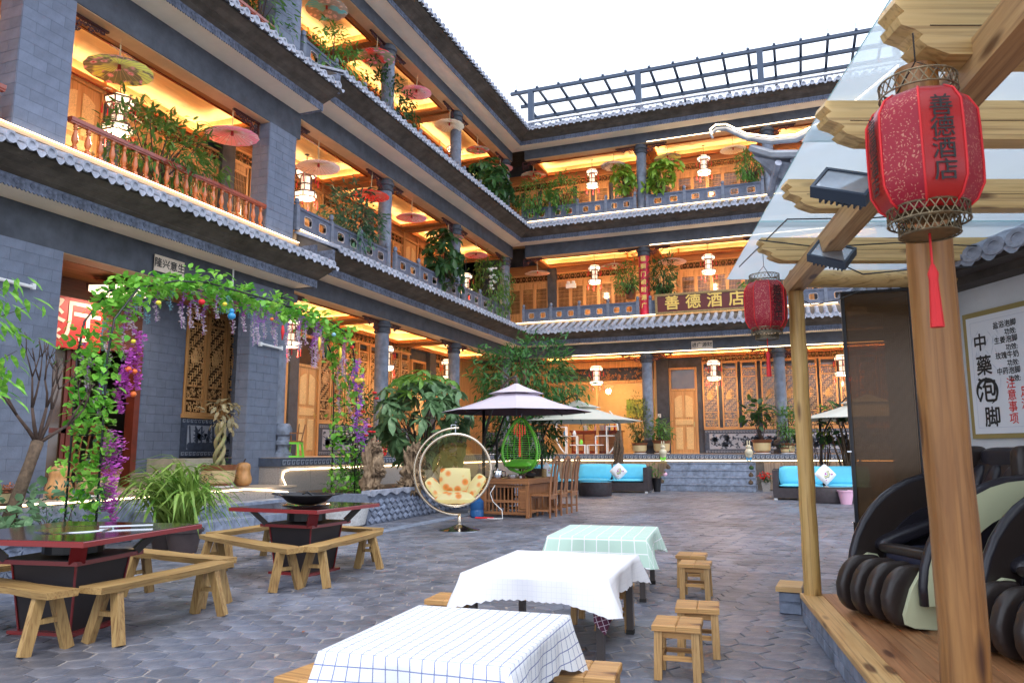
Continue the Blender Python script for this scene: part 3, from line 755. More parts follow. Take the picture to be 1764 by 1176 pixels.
# bricks -> objects / stuff
BRICKS.sort(key=lambda b: (wpos(b[0], b[2])-CAM).length)
BM = {}
def brick_me(wd, h):
    k = (round(wd, 2), round(h, 2))
    if k not in BM: BM[k] = MB().fbox(0, k[0], 0, k[1], 0, .006, .001).mesh('brick', 'brick')
    return BM[k]
big = MB(); nb = 0
for W, rot, p, (wd, h) in BRICKS:
    if nb < 295: link('brick', brick_me(wd, h), W, p, R(rot), (wd/round(wd, 2), 1, h/round(h, 2))); nb += 1
    else:
        t = random.uniform(.005, .008)
        if rot == 0: big.fbox(p[0], p[0]+wd, p[2], p[2]+h, p[1], t, .004)
        else:
            m_ = MB().fbox(0, wd, 0, h, 0, t, .004); big.add([(p[0]+v[1], p[1]-v[0], p[2]+v[2]) for v in m_.v], m_.f)
o = ob('brickwork', big, 'brick', left); o['kind'] = 'stuff'

# --- raised platforms
mb = MB(); mb.box(12.08, 26, -.49, GD+.3, 0, FL[0]-.16); p_ = ob('platform', mb, 'granite', left)
mb = MB(); mb.box(12.05, 25.3, -.52, GD+.3, FL[0]-.16, FL[0]); ob('platform_top', mb, 'reliefdark', p_)
mb = MB(); fret(mb, 12.1, 25.2, FL[0]-.15, FL[0]-.02, -.52); ob('fret_band', mb, 'reliefpale', p_)
mb = MB(); mb.box(12.1, 25.2, -.46, GD+.2, FL[0]+.001, FL[0]+.006); ob('gallery_floor', mb, 'terra', p_)
for i in range(14):
    mb = MB(); mb.fbox(12.1+i*.95, 12.1+i*.95+.945, .03, FL[0]-.2, -.49, .012, .004); ob('granite_slab', mb, 'granite', p_)
mb = MB(); mb.box(BX0+.5, BX1, -.77, GD+3.4, 0, FL[0]-.16); p2 = ob('platform', mb, 'eave', back)
mb = MB(); mb.box(BX0+.5, BX1, -.8, GD+3.4, FL[0]-.16, FL[0]); ob('platform_top', mb, 'reliefdark', p2)
mb = MB(); fret(mb, BX0+.6, BX1, FL[0]-.15, FL[0]-.02, -.8); ob('fret_band', mb, 'reliefpale', p2)
mb = MB(); mb.box(BX0+.5, BX1, -.74, GD+3.3, FL[0]+.001, FL[0]+.006); ob('gallery_floor', mb, 'terra', p2)
M['plank_grey'] = wood('weathered_cladding', (.2,.14,.1), (.3,.22,.16), 'Z')
for i in range(56):
    x = BX0+.6+i*.3
    if -4.3 < x < -1.35: continue
    mb = MB(); mb.fbox(x, x+.29, .02, FL[0]-.26, -.77, .02, .005); ob('cladding_board', mb, 'plank_grey', p2)
# stone steps up to the back platform: four treads of three slabs
mb = MB()
for s_ in range(4):
    mb.box(-4.22+.06*s_, -1.31-.01*s_, -1.95+.3*s_, -.82, .215*s_, .215*(s_+1)-.03)
st = ob('steps', mb, 'bluestone', back)
for s_ in range(4):
    xs = [-4.24+.06*s_, -3.45+.03*s_, -2.07, -1.3-.01*s_]
    for i in range(3):
        mb = MB(); y0 = -1.98+.3*s_
        mb.bbox(xs[i]+.003, xs[i+1]-.003, y0, y0+.34, .215*(s_+1)-.035, .215*(s_+1), .006); mb.fbox(xs[i]+.004, xs[i+1]-.004, .215*s_+.004, .215*(s_+1)-.037, y0+.03, .012, .004)
        ob('step_slab', mb, 'bluestone', st)

# lobby behind the first ground bay of the back wing
M['warmwall'] = mat('lobby_wall', (.6,.42,.2), .5, var=.06)
M['paint_green'] = mat('green_mural', (.1,.28,.04), .6, col2=(.55,.45,.08), vs=1.3, var=.1)
mb = MB(); mb.box(-10.5, BC[1]-.05, GD+3.2, GD+3.3, FL[0], 4.6); mb.box(BC[1]-.1, BC[1]+.02, GD, GD+3.3, FL[0], 4.6); mb.box(-10.6, -10.5, GD, GD+3.3, FL[0], 4.6)
lob = ob('lobby_wall', mb, 'warmwall', back)
mb = MB(); mb.box(-10.6, BC[1], GD, GD+3.3, 4.55, 4.6); ob('lobby_ceiling', mb, 'ceil', back)
mb = MB(); mb.box(-6.7, -5.1, GD+3.15, GD+3.19, 2.6, 3.35); ob('mural', mb, 'paint_green', lob)
mb = MB(); mb.box(-9.2, -5.0, GD-.02, GD+.08, 3.75, 3.83); mb.box(-9.2, -5.0, GD-.02, GD+.08, 4.35, 4.6); mb.box(-9.3, -9.15, GD-.02, GD+.1, FL[0], 4.6); mb.box(-8.4, -8.3, GD-.02, GD+.08, FL[0], 3.75); mb.box(-7.2, -7.12, GD-.02, GD+.08, FL[0], 3.75); mb.box(-5.15, -5.0, GD-.02, GD+.1, FL[0], 4.6)
lf_ = ob('lobby_front_frame', mb, 'orange', back)
mb = MB(); scroll(mb, -9.1, -5.1, 3.84, 4.34, GD+.03, 150, 9, .014); ob('carved_valance', mb, 'ceilframe', lf_)
M['glassclear'] = mat('clear_glass', (1,1,1), .03); _n = M['glassclear'].node_tree
_t = _n.nodes.new('ShaderNodeBsdfTransparent'); _m = _n.nodes.new('ShaderNodeMixShader'); _f = _n.nodes.new('ShaderNodeFresnel'); _f.inputs[0].default_value = 1.5
_g = _n.nodes.new('ShaderNodeBsdfGlossy'); _g.inputs['Roughness'].default_value = .03
_n.links.new(_f.outputs[0], _m.inputs[0]); _n.links.new(_t.outputs[0], _m.inputs[1]); _n.links.new(_g.outputs[0], _m.inputs[2]); _n.links.new(_m.outputs[0], _n.nodes['Material Output'].inputs[0])
mb = MB(); mb.box(-7.1, -5.15, GD+.03, GD+.036, FL[0]+.02, 3.75); ob('glass_pane', mb, 'glassclear', lf_)
# lobby lamps
for x in (-7.9, -6.2):
    mb = MB(); mb.lathe([(.3,0),(.3,.07),(.26,.08)], 12, (x, GD+1.6, 4.42)); ob('ceiling_lamp', mb, 'lampwhite', back)
def area(name, parent, loc, size, power, col=(1,.6,.28), rot=(0,0,0)):
    l = bpy.data.lights.new(name, 'AREA'); l.energy = power; l.size = size; l.color = col
    o = bpy.data.objects.new(name, l); COL.objects.link(o); o.parent = parent; o.location = loc; o.rotation_euler = rot; return o
area('lobby_lamp_light', back, (-7, GD+1.6, 4.38), 1.5, 90)
# ================================================================ ground
M['paver'] = mat('blue_grey_paver', (.088,.104,.148), .42, var=.4, vs=5, bump=.8, bs=18, rnd=.2, col2=(.195,.203,.245), distort=.6)
M['joint'] = mat('sandy_joint', (.27,.24,.22), .9, var=.4, vs=8)
mb = MB(); mb.add([(-60,-40,-.006),(60,-40,-.006),(60,80,-.006),(-60,80,-.006)], [(0,1,2,3)]); g = ob('ground', mb, 'joint'); tag(g, kind='structure')
court = bpy.data.objects.new('courtyard_paving', None); COL.objects.link(court); court['kind'] = 'structure'
def hexpts(w, h, k, ins):  # elongated hexagon, x width w, y height h; k = point length
    x = w/2-ins; y = h/2-ins
    return [(-x, 0), (-x+k, -y), (x-k, -y), (x, 0), (x-k, y), (-x+k, y)]
def paver_mesh(seed):
    rr = random.Random(seed); p = [(x+rr.uniform(-.003,.003), y+rr.uniform(-.003,.003)) for x, y in hexpts(.262, .2, .055, .0035)]
    mb = MB(); b = .008; q = [(x*.955+rr.uniform(-.003,.003), y*.94+rr.uniform(-.003,.003)) for x, y in p]; z = .0
    mb.add([(x, y, -.02) for x, y in p]+[(x, y, z-.003) for x, y in p]+[(x, y, z) for x, y in q],
           [(i, (i+1) % 6, 6+(i+1) % 6, 6+i) for i in range(6)]+[(6+i, 6+(i+1) % 6, 12+(i+1) % 6, 12+i) for i in range(6)]+[tuple(range(12, 18))])
    return mb
PM = [paver_mesh(i) for i in range(4)]; PME = [p.mesh('paver', 'paver') for p in PM]
items = []; dx = .262-.055; dy = .2
ang = R(-6)
for i in range(-60, 60):
    for j in range(-10, 190):
        u = i*dx; v = j*dy+(dy/2 if i % 2 else 0)
        x = -3+u*cos(ang)-v*sin(ang); y = 2+u*sin(ang)+v*cos(ang)
        if not (-9.6 < x < 4 and 1.2 < y < 25.3): continue
        if y > 9 and (j % 3 == 5): continue
        items.append((x, y))
def inview(x, y):
    d = Vector((x, y, 0))-CAM; z = d.dot(fw)
    if z < .3: return False
    a = d.dot(rt2)/z; b = d.dot(up2)/z
    return abs(a) < .69 and abs(b) < .47
vis = sorted([p for p in items if inview(*p)], key=lambda p: (Vector((p[0], p[1], 0))-CAM).length)
near = set(vis[:298]); nearix = {k for k, p in enumerate(items) if p in near}; bulk = MB()
for k, (x, y) in enumerate(items):
    s_ = random.randrange(4); dz = random.uniform(-.004, .003); a = ang+random.uniform(-.035, .035); x += random.uniform(-.004,.004); y += random.uniform(-.003,.003)
    tx, ty = random.uniform(-.02, .02), random.uniform(-.02, .02)
    if k in nearix: link('paver', PME[s_], court, (x, y, dz), (tx, ty, a))
    else:
        ca, sa = cos(a), sin(a); bulk.add([(x+p[0]*ca-p[1]*sa, y+p[0]*sa+p[1]*ca, p[2]+dz+ty*.0+p[0]*tx+p[1]*ty) for p in PM[s_].v], PM[s_].f)
# per-stone tone for the joined pavers comes from a cell texture of stone size
M['paverbulk'] = mat('blue_grey_pavers', (.088,.104,.148), .42, var=.35, vs=5, bump=.8, bs=18, col2=(.195,.203,.245), distort=.6)
n = M['paverbulk'].node_tree.nodes; l = M['paverbulk'].node_tree.links; b = n['Principled BSDF']
vo = n.new('ShaderNodeTexVoronoi'); vo.inputs['Scale'].default_value = 4.6; tc = n.new('ShaderNodeTexCoord'); l.new(tc.outputs['Object'], vo.inputs['Vector'])
src = b.inputs['Base Color'].links[0].from_socket
sp = n.new('ShaderNodeSeparateColor'); l.new(vo.outputs['Color'], sp.inputs[0]); mr = n.new('ShaderNodeMapRange'); mr.inputs['To Min'].default_value = .72; mr.inputs['To Max'].default_value = 1.3
l.new(sp.outputs[0], mr.inputs[0]); hs = n.new('ShaderNodeHueSaturation'); l.new(src, hs.inputs['Color']); l.new(mr.outputs[0], hs.inputs['Value']); l.new(hs.outputs[0], b.inputs['Base Color'])
for k in ('paver', 'paverbulk'): grime(M[k], .5, 1.0, (.72,.64,.56), (.36,.36,.39), .6, 3.5)
o = link('pavers', bulk.mesh('pavers', 'paverbulk'), court); o['kind'] = 'stuff'
# ================================================================ foliage tools
from mathutils import noise as NZ
def leafmat(name, c1, c2, tr=.35): return mat(name, c1, .45, var=.1, col2=c2, vs=3.5, rnd=.25, trans=tr, detail=2, spec=.4)
M['lf_dark'] = leafmat('dark_green_leaf', (.018,.06,.02), (.05,.13,.035))
M['lf_mid'] = leafmat('mid_green_leaf', (.05,.16,.03), (.14,.3,.06))
M['lf_lime'] = leafmat('yellow_green_leaf', (.1,.22,.02), (.28,.42,.05))
M['lf_vine'] = leafmat('bright_artificial_leaf', (.08,.36,.03), (.35,.68,.1))
M['lf_blue'] = leafmat('bluish_green_leaf', (.03,.1,.06), (.1,.22,.12))
M['lf_strap'] = leafmat('strap_leaf', (.1,.24,.03), (.42,.55,.13))
M['lf_lime2'] = leafmat('young_green_leaf', (.08,.2,.03), (.2,.36,.06)); M['lf_mid2'] = leafmat('fresh_green_leaf', (.03,.12,.03), (.08,.24,.06))
M['lf_umb'] = leafmat('umbrella_plant_leaf', (.075,.17,.07), (.22,.36,.17), .25); M['lf_pale'] = leafmat('pale_green_leaf', (.1,.22,.1), (.24,.38,.2)); M['lf_dry'] = leafmat('withered_leaf', (.3,.22,.12), (.42,.4,.24)); M['lf_rust'] = leafmat('rust_leaf', (.35,.1,.05), (.5,.2,.1)); M['lf_red'] = leafmat('red_bract', (.6,.01,.01), (.75,.04,.02)); M['lf_olive'] = leafmat('olive_leaf', (.07,.12,.03), (.18,.22,.07))
M['braid'] = mat('braided_bark', (.3,.22,.12), .8, var=.3, vs=15, bump=.5, col2=(.28,.3,.12))
M['bark'] = mat('bark', (.1,.065,.04), .9, var=.4, vs=20, bump=.8, bs=30)
M['twig'] = mat('twig', (.06,.035,.025), .85, var=.3, vs=15)
LV = {'oval': ([(0,0,0),(.3,.17,.02),(.3,0,-.02),(.3,-.17,.02),(.68,.17,-.04),(.68,0,-.08),(.68,-.17,-.04),(1,0,-.2)], 1),
      'slim': ([(0,0,0),(.3,.13,.01),(.3,0,-.02),(.3,-.13,.01),(.68,.11,-.04),(.68,0,-.07),(.68,-.11,-.04),(1,0,-.18)], 1),
      'broad': ([(0,0,0),(.25,.3,.04),(.25,0,-.02),(.25,-.3,.04),(.65,.3,-.02),(.65,0,-.08),(.65,-.3,-.02),(1,0,-.22)], 1)}
LF = [(0,2,1),(0,3,2),(1,2,5,4),(2,3,6,5),(4,5,7),(5,6,7)]
LME = {}
def leaf_me(kind, matn):
    if (kind, matn) not in LME: LME[(kind, matn)] = MB().add(LV[kind][0], LF).mesh('leaf', matn, True)
    return LME[(kind, matn)]
def orient(d, roll, droopv=Vector((0,0,1))):
    d = Vector(d).normalized(); z = droopv-d*d.dot(droopv)
    if z.length < .05: z = d.orthogonal()
    z.normalize(); y = z.cross(d); m = Matrix((d, y, z)).transposed()
    return m @ Matrix.Rotation(roll, 3, 'X')
def blob(c, r, n, rr, lo=.55, rough=.35, freq=2.0, flat=0.0):
    out = []; sd = rr.uniform(0, 50)
    for _ in range(n):
        z = rr.uniform(-1, 1); a = rr.uniform(0, 2*pi); q = sqrt(1-z*z); d = Vector((q*cos(a), q*sin(a), z))
        k = (1-rough+2*rough*(.5+.5*NZ.noise(d*freq+Vector((sd,sd,sd)))))*rr.uniform(lo, 1)**.6
        out.append((Vector((c[0]+d.x*r[0]*k, c[1]+d.y*r[1]*k, c[2]+d.z*r[2]*k)), d))
    return out
def foliage(parent, clusters, kind, matn, size, nper, rr, parts=0, spread=1.0, droop=.3, name='foliage', palm=False, world=None):
    """clusters: [(pos, dir)]; leaves radiate from each; nearest `parts` leaves are objects of their own"""
    L = []
    for p, d in clusters:
        d = Vector(d); a0 = rr.random()*6.28
        for k in range(nper):
            a = a0+2*pi*k/nper+rr.uniform(-.3, .3)
            if palm:
                ax = (d+Vector((0,0,.6))).normalized(); u = ax.orthogonal().normalized(); v = ax.cross(u)
                dd = (u*cos(a)+v*sin(a))+ax*rr.uniform(-.1, .35)-Vector((0,0,droop)); pp = p
            else:
                dd = d+Vector((rr.gauss(0, spread), rr.gauss(0, spread), rr.gauss(0, spread)*.8))-Vector((0,0,droop))
                pp = p+Vector((rr.uniform(-1,1), rr.uniform(-1,1), rr.uniform(-1,1)))*size*.9
            L.append((pp, orient(dd, rr.gauss(0, .35)), size*rr.uniform(.7, 1.25)))
    if parts:
        mw = parent.matrix_basis; L.sort(key=lambda t: ((mw @ t[0])-CAM).length)
    me = leaf_me(kind, matn)
    for p, m, s in L[:parts]:
        o = bpy.data.objects.new('leaf', me); COL.objects.link(o); o.parent = parent; o.matrix_basis = Matrix.Translation(p) @ m.to_4x4() @ Matrix.Diagonal((s, s, s, 1))
    if len(L) > parts:
        vs = []; fs = []; base = [Vector(v) for v in LV[kind][0]]
        for p, m, s in L[parts:]:
            o = len(vs); ms = m*s; vs += [tuple(p+ms @ v) for v in base]; fs += [tuple(i+o for i in f) for f in LF]
        mb = MB(); mb.v = vs; mb.f = fs; mb.m = [0]*len(fs); o = ob(name, mb, matn, parent, True); o['kind'] = 'stuff'; return o
def stems(parent, root, targets, rr, r=.02, m='twig', name='branch', bend=.15):
    mb = MB()
    for t in targets:
        a = Vector(root); b = Vector(t); mid = a.lerp(b, .5)+Vector((rr.uniform(-1,1), rr.uniform(-1,1), rr.uniform(0, 1)))*bend*(b-a).length
        mb.tube([a, a.lerp(mid, .6), mid.lerp(b, .4), b], [r, r*.75, r*.5, r*.25], 5)
    return ob(name, mb, m, parent)
def pot(parent, r, h, m, rim=True, name='pot', taper=.72, loc=(0,0,0)):
    mb = MB(); mb.lathe([(r*taper,0),(r*taper*1.02,.01),(r*.97,h-.05),(r*1.08,h-.045),(r*1.1,h-.01),(r*1.02,h),(r*.9,h-.02),(r*.85,h-.06)], 20, loc)
    return ob(name, mb, m, parent, 'auto')

# ================================================================ oil-paper parasols hanging under the beams
def parasol_mat(name, base, petal, leafc, petal2=None, amount=.5, centre=None):
    up_ = lambda c: tuple(min(.95, v*1.35+.03) for v in c)
    base, petal, leafc = up_(base), up_(petal), up_(leafc)
    m = mat(name, base, .6, trans=.7); n = m.node_tree.nodes; l = m.node_tree.links; b = n['Principled BSDF']
    tc = n.new('ShaderNodeTexCoord'); gr = n.new('ShaderNodeMapping'); l.new(tc.outputs['Object'], gr.inputs[0])
    vo = n.new('ShaderNodeTexVoronoi'); vo.inputs['Scale'].default_value = 6.5; l.new(gr.outputs[0], vo.inputs['Vector'])
    nz = n.new('ShaderNodeTexNoise'); nz.inputs['Scale'].default_value = 2.6; nz.inputs['Detail'].default_value = 3; l.new(gr.outputs[0], nz.inputs['Vector'])
    def mixr(fac, a, c):
        x = n.new('ShaderNodeMix'); x.data_type = 'RGBA'; l.new(fac, x.inputs[0])
        (l.new(a, x.inputs[6]) if not isinstance(a, tuple) else setattr(x.inputs[6], 'default_value', (*a, 1)))
        (l.new(c, x.inputs[7]) if not isinstance(c, tuple) else setattr(x.inputs[7], 'default_value', (*c, 1))); return x.outputs[2]
    def ramp(src, a, c_):
        r = n.new('ShaderNodeMapRange'); r.inputs['From Min'].default_value = a; r.inputs['From Max'].default_value = c_; l.new(src, r.inputs[0]); return r.outputs[0]
    area_ = ramp(nz.outputs['Fac'], .62-amount*.25, .66-amount*.25)
    fl = mixr(ramp(vo.outputs['Distance'], .25, .42), petal, leafc)
    if petal2: fl = mixr(ramp(vo.outputs['Distance'], .08, .2), petal2, fl)
    col = mixr(area_, base, fl); l.new(col, b.inputs['Base Color'])
    for x in n:
        if x.type == 'BSDF_TRANSLUCENT': l.new(col, x.inputs[0])
    return m
PMS = {'yellow': parasol_mat('yellow_floral_paper', (.55,.6,.12), (.75,.3,.38), (.12,.12,.06), (.6,.03,.04), .55),
 'pink': parasol_mat('pink_floral_paper', (.75,.2,.3), (.85,.5,.55), (.7,.3,.35), (.6,.06,.12), .7),
 'pale': parasol_mat('pale_pink_paper', (.72,.5,.47), (.55,.25,.25), (.65,.5,.45), None, .2),
 'red': parasol_mat('red_paper', (.7,.02,.02), (.75,.3,.25), (.65,.05,.04), None, .3),
 'redfloral': parasol_mat('red_floral_paper', (.72,.03,.025), (.75,.22,.4), (.2,.2,.12), (.8,.4,.5), .75),
 'teal': parasol_mat('teal_floral_paper', (.1,.38,.4), (.65,.4,.3), (.3,.2,.15), (.7,.3,.25), .65),
 'cream': parasol_mat('cream_paper', (.75,.65,.52), (.6,.35,.3), (.6,.5,.35), None, .2),
 'pinkred': parasol_mat('pink_paper_with_red_blossoms', (.7,.25,.28), (.6,.03,.06), (.65,.2,.25), None, .5),
 'whitegrey': parasol_mat('white_paper_with_grey_branches', (.6,.6,.62), (.3,.3,.34), (.15,.15,.18), None, .55),
 'lime': parasol_mat('yellow_green_paper', (.5,.55,.15), (.5,.25,.4), (.1,.12,.06), (.5,.1,.25), .5),
 'whitegreen': parasol_mat('white_paper_with_green_leaves', (.65,.6,.5), (.15,.3,.12), (.5,.05,.04), None, .6)}
M['bamboo'] = mat('bamboo_rib', (.5,.38,.2), .5); M['ribred'] = mat('red_rib_cap', (.4,.02,.02), .5)
def hanging_parasol(p, dia, pm, label, ztop, tilt=(0,0)):
    t = thing('paper_parasol', label, 'parasol', p, random.random()*3, 'paper parasols hanging along the galleries'); r = dia/2; n = 28
    mb = MB(); prof = [(0.015, .19), (.35, .16), (.7, .1), (1.0, 0.0)]; vs = [(0, 0, .195*r*1.1)]; 
    for q, z in prof[1:]:
        for k in range(n):
            a = 2*pi*k/n; s_ = 1 if k % 2 else .97; vs.append((q*r*cos(a)*s_, q*r*sin(a)*s_, z*r*1.1))
    fs = [(0, 1+k, 1+(k+1) % n) for k in range(n)]
    for j in range(2):
        for k in range(n): fs.append((1+j*n+k, 1+(j+1)*n+k, 1+(j+1)*n+(k+1) % n, 1+j*n+(k+1) % n))
    mb.add(vs, fs); c = ob('canopy', mb, PMS[pm], t)
    mb = MB()
    for k in range(n):
        a = 2*pi*k/n; mb.bar((.02*cos(a), .02*sin(a), .2*r), (.98*r*cos(a), .98*r*sin(a), -.004), .005, .005)
    ob('ribs', mb, 'bamboo', t)
    mb = MB(); mb.lathe([(.028,-.03),(.03,0),(.025,.12*r)], 8, (0,0,.12*r-.02)); ob('rib_hub', mb, 'ribred', t)
    mb = MB(); mb.tube([(0,0,.1*r),(0,0,ztop-p[2]-.12)], .012, 6); mb.tube([(0,0,ztop-p[2]-.12),(0,0,ztop-p[2])], .004, 4); ob('handle', mb, 'bamboo', t)
    t.rotation_euler = (tilt[0], tilt[1], random.random()*3)
XL = -10.0
for p, dia, pm, lb, zt in [
  ((XL,8.49,7.35),1.04,'yellow','large yellow green parasol with pink and red peonies, hung near the first pillar',7.92),
  ((XL,11.12,7.3),1.02,'pink','pink floral parasol hanging beside the big square pillar above the red balustrade',7.92),
  ((XL,13.94,7.68),1.0,'pale','pale pink parasol with thin ribs above the hexagonal lantern on the left wing',8.42),
  ((XL,16.19,7.74),.99,'red','plain bright red parasol above the dark shrub, against a round column',8.42),
  ((XL,18.41,7.8),.9,'pink','small pink floral parasol between two round columns on the middle floor',8.42),
  ((XL,20.86,7.88),.96,'redfloral','red floral parasol over large hanging leaves on the middle floor',8.42),
  ((XL,23.02,7.84),.8,'pinkred','flat pinkish red parasol nearest the corner on the middle floor',8.42),
  ((XL,14.04,11.65),1.0,'teal','teal parasol with cream blossoms on the top floor',12.25),
  ((XL,16.31,11.6),1.01,'redfloral','red parasol with pink peony hanging left of a top floor column',12.25),
  ((XL,18.57,11.66),.9,'pink','pink floral parasol right of the first top floor column',12.25),
  ((XL,20.83,11.58),.97,'cream','cream parasol hung in front of the second top floor column',12.25),
  ((XL,23.14,11.65),.82,'redfloral','red parasol with grey leaves near the top floor corner',12.25),
  ((XL,25.3,11.74),.95,'pinkred','pink parasol with red blossoms at the top floor corner',12.25),
  ((-9.03,26.3,11.7),.98,'whitegreen','white parasol with a red flower right of the top floor corner',12.25),
  ((-5.9,26.3,11.63),.96,'whitegrey','white parasol with grey branches on the top floor at the back',12.25),
  ((-3.92,26.3,11.66),.97,'lime','yellow green parasol with purple flowers beside the back column',12.25),
  ((-1.64,26.3,11.63),.92,'cream','cream parasol near the curved roof tip on the top floor',12.25),
  ((-8.9,26.3,7.83),.97,'pale','pale pink parasol on the middle floor just right of the corner column',8.42),
  ((-5.96,26.3,7.83),.98,'whitegreen','white parasol with green leaves left of the red couplet',8.42),
  ((-3.88,26.3,7.81),1.01,'pale','pale lilac parasol above the gold lettered hotel board',8.42)]:
    hanging_parasol(p, dia, pm, lb, zt, (random.uniform(-.05,.05), random.uniform(-.05,.05)))

# ================================================================ palace lanterns
def ring6(r, z, off=0): return [(r*cos(pi/3*k+off), r*sin(pi/3*k+off), z) for k in range(6)]
def lantern_parts():
    out = []
    def hexband(r0, r1, z0, z1):
        mb = MB(); a, b = ring6(r0, z0), ring6(r1, z1); mb.add(a+b, [(k, (k+1) % 6, 6+(k+1) % 6, 6+k) for k in range(6)]); return mb
    mb = hexband(.22, .24, .5, .62); mb.v += []; out.append(('upper_shade', mb.mesh('upper_shade', 'lampwhite')))
    mb = hexband(.24, .17, .62, .68); out.append(('upper_shade', mb.mesh('upper_shade', 'lampwhite')))
    mb = hexband(.12, .12, .13, .5); out.append(('panel', mb.mesh('panel', 'lampwhite')))
    mb = hexband(.24, .25, .0, .12); mb.add(ring6(.24, 0), [(5,4,3,2,1,0)]); out.append(('lower_shade', mb.mesh('lower_shade', 'lampwhite')))
    mb = MB()
    for r, z in ((.222,.5),(.245,.62),(.245,0),(.255,.12),(.125,.13),(.125,.5),(.125,.32)):
        p = ring6(r, z)
        for k in range(6): mb.bar(p[k], p[(k+1) % 6], .024)
    for k in range(6):
        a = pi/3*k
        for r, z0, r1, z1 in ((.245,0,.255,.12),(.125,.13,.125,.5),(.222,.5,.245,.62)): mb.bar((r*cos(a), r*sin(a), z0), (r1*cos(a), r1*sin(a), z1), .02)
        for q in (-.25,.0,.25):
            c = pi/3*(k+.5); rr_ = .125*cos(pi/6)+.004; mb.bar((rr_*cos(c)-q*.12*sin(c), rr_*sin(c)+q*.12*cos(c), .14), (rr_*cos(c)-q*.12*sin(c), rr_*sin(c)+q*.12*cos(c), .49), .008)
    mb.lathe([(.03,.66),(.05,.68),(.01,.7)], 6); out.append(('frame', mb.mesh('frame', 'lampframe')))
    mb = MB()
    for k in range(6):
        a = pi/3*k; 
        for r, z in ((.27,.5),(.27,-.02)): mb.tube([(r*cos(a), r*sin(a), z), (r*cos(a), r*sin(a), z-.1), (r*cos(a), r*sin(a), z-.2)], [.004,.013,.016], 5)
    out.append(('tassels', mb.mesh('tassels', 'red')))
    mb = MB(); mb.tube([(0,0,.7),(0,0,1.35)], .008, 5); mb.lathe([(.06,0),(.05,.02)], 8, (0,0,1.33)); out.append(('cord', mb.mesh('cord', 'black')))
    return out
LP = lantern_parts()
def palace_lantern(p, label, s=1.0, cord=1.0):
    t = thing('palace_lantern', label, 'lantern', p, random.random(), 'lit palace lanterns under the gallery ceilings')
    for nm, me in LP: 
        o = link(nm, me, t)
        if nm == 'cord': o.scale = (1, 1, cord); o.location = (0, 0, .7*(1-cord))
    t.scale = (s, s, s)
    l = bpy.data.lights.new('lantern_bulb', 'POINT'); l.energy = 42*s; l.color = (1,.68,.38); l.shadow_soft_size = .12
    o = bpy.data.objects.new('lantern_bulb', l); COL.objects.link(o); o.parent = t; o.location = (0,0,-.12)
for p, lb, s, c in [((-11,9.4,6.82),'lit hexagonal lantern behind the leafy plant above the red balustrade',1.0,.7),
  ((-11,14.85,7.36),'lit hexagonal lantern below the pale parasol on the left wing',1.1,.5),
  ((-11,14.45,3.65),'lit lantern seen through the flower arch by the door',1.0,.5),((-11,18.87,3.55),'lit ground floor lantern half hidden behind the first round column',1.0,.7),
  ((-11,23.0,3.62),'lit ground floor lantern left of the second round column',1.0,.7),((-11,23.26,11.3),'lit top floor lantern left of the second column on the left wing',1.0,.6),
  ((-11,24.4,6.9),'lit lantern inside the weeping plant by the corner',1.0,1.1),
  ((-6.95,27.2,11.27),'lit lantern on the top floor near the corner',1.0,.6),((-2.75,27.2,11.22),'lit lantern on the top floor below the curved roof tip',1.0,.6),
  ((-6.93,27.2,7.48),'lit lantern on the middle floor beside the emergency light',1.0,.6),((-2.73,27.2,7.5),'lit lantern above the hotel name board',1.0,.6),
  ((-6.93,27.2,3.66),'lit lantern in front of the lobby glass',1.0,.6),((-2.7,27.2,3.68),'lit lantern hanging right of the wooden entrance door',1.0,.6),((1.44,27.2,3.68),'lit lantern on the ground floor beside the dark screen panel',1.0,.6)]:
    palace_lantern(p, lb, s, c)

# ================================================================ signs on the building
M['ink'] = mat('black_ink', (.015,.015,.015), .6); M['gold'] = mat('gold_leaf', (.75,.5,.12), .35, .3); M['paper'] = mat('cream_paper_plaque', (.62,.52,.42), .8, var=.12, vs=6)
M['signred'] = mat('dark_red_lacquer', (.11,.015,.012), .35); M['signgold'] = mat('gold_frame', (.3,.2,.08), .45, .3, var=.4, vs=40)
def sign_on(loc, rot, label, body, w_, h_, size, mb_, mt, thick=.03, bold=.0, cat='sign'):
    t = thing('sign', label, cat, loc, rot)
    mb = MB(); mb.box(-w_/2, w_/2, -thick, 0, -h_/2, h_/2); ob('board', mb, mb_, t)
    o = link('lettering', text_mesh(body, size, mt, .002, bold), t, (0, -thick-.003, 0), (R(90), 0, 0)); return t
sign_on((-9.76, 9.54, 4.325), R(90), 'cream plaque with four black characters on the beam above the flower arch', '隆兴意生', .64, .27, .165, 'paper', 'ink', .015, .003)
sign_on((-2.93, 25.98, 4.77), 0, 'cream plaque with four black characters above the entrance door at the back', '进广源财', .7, .27, .17, 'paper', 'ink', .015, .003)
t = thing('hotel_sign', 'long dark red board with gold characters and a carved gold frame', 'sign', (-2.35, 25.75, 6.22))
mb = MB(); mb.box(-2.02, 2.02, 0, .05, -.33, .33); ob('board', mb, 'signred', t)
mb = MB()
for b_ in ((-2.08,2.08,.27,.35),(-2.08,2.08,-.35,-.27),(-2.08,-2.0,-.27,.27),(2.0,2.08,-.27,.27)): mb.box(b_[0],b_[1],-.03,.02,b_[2],b_[3])
for i in range(60): mb.ell((-2.04+i*.069,-.03,.31),.022,.012,.03,6,4); mb.ell((-2.04+i*.069,-.03,-.31),.022,.012,.03,6,4)
ob('frame', mb, 'signgold', t)
for i, c in enumerate('善德酒店'): link('character', text_mesh(c, .52, 'gold', .008, .01), t, (-1.5+i*.71, -.012, .0), (R(90), 0, 0))
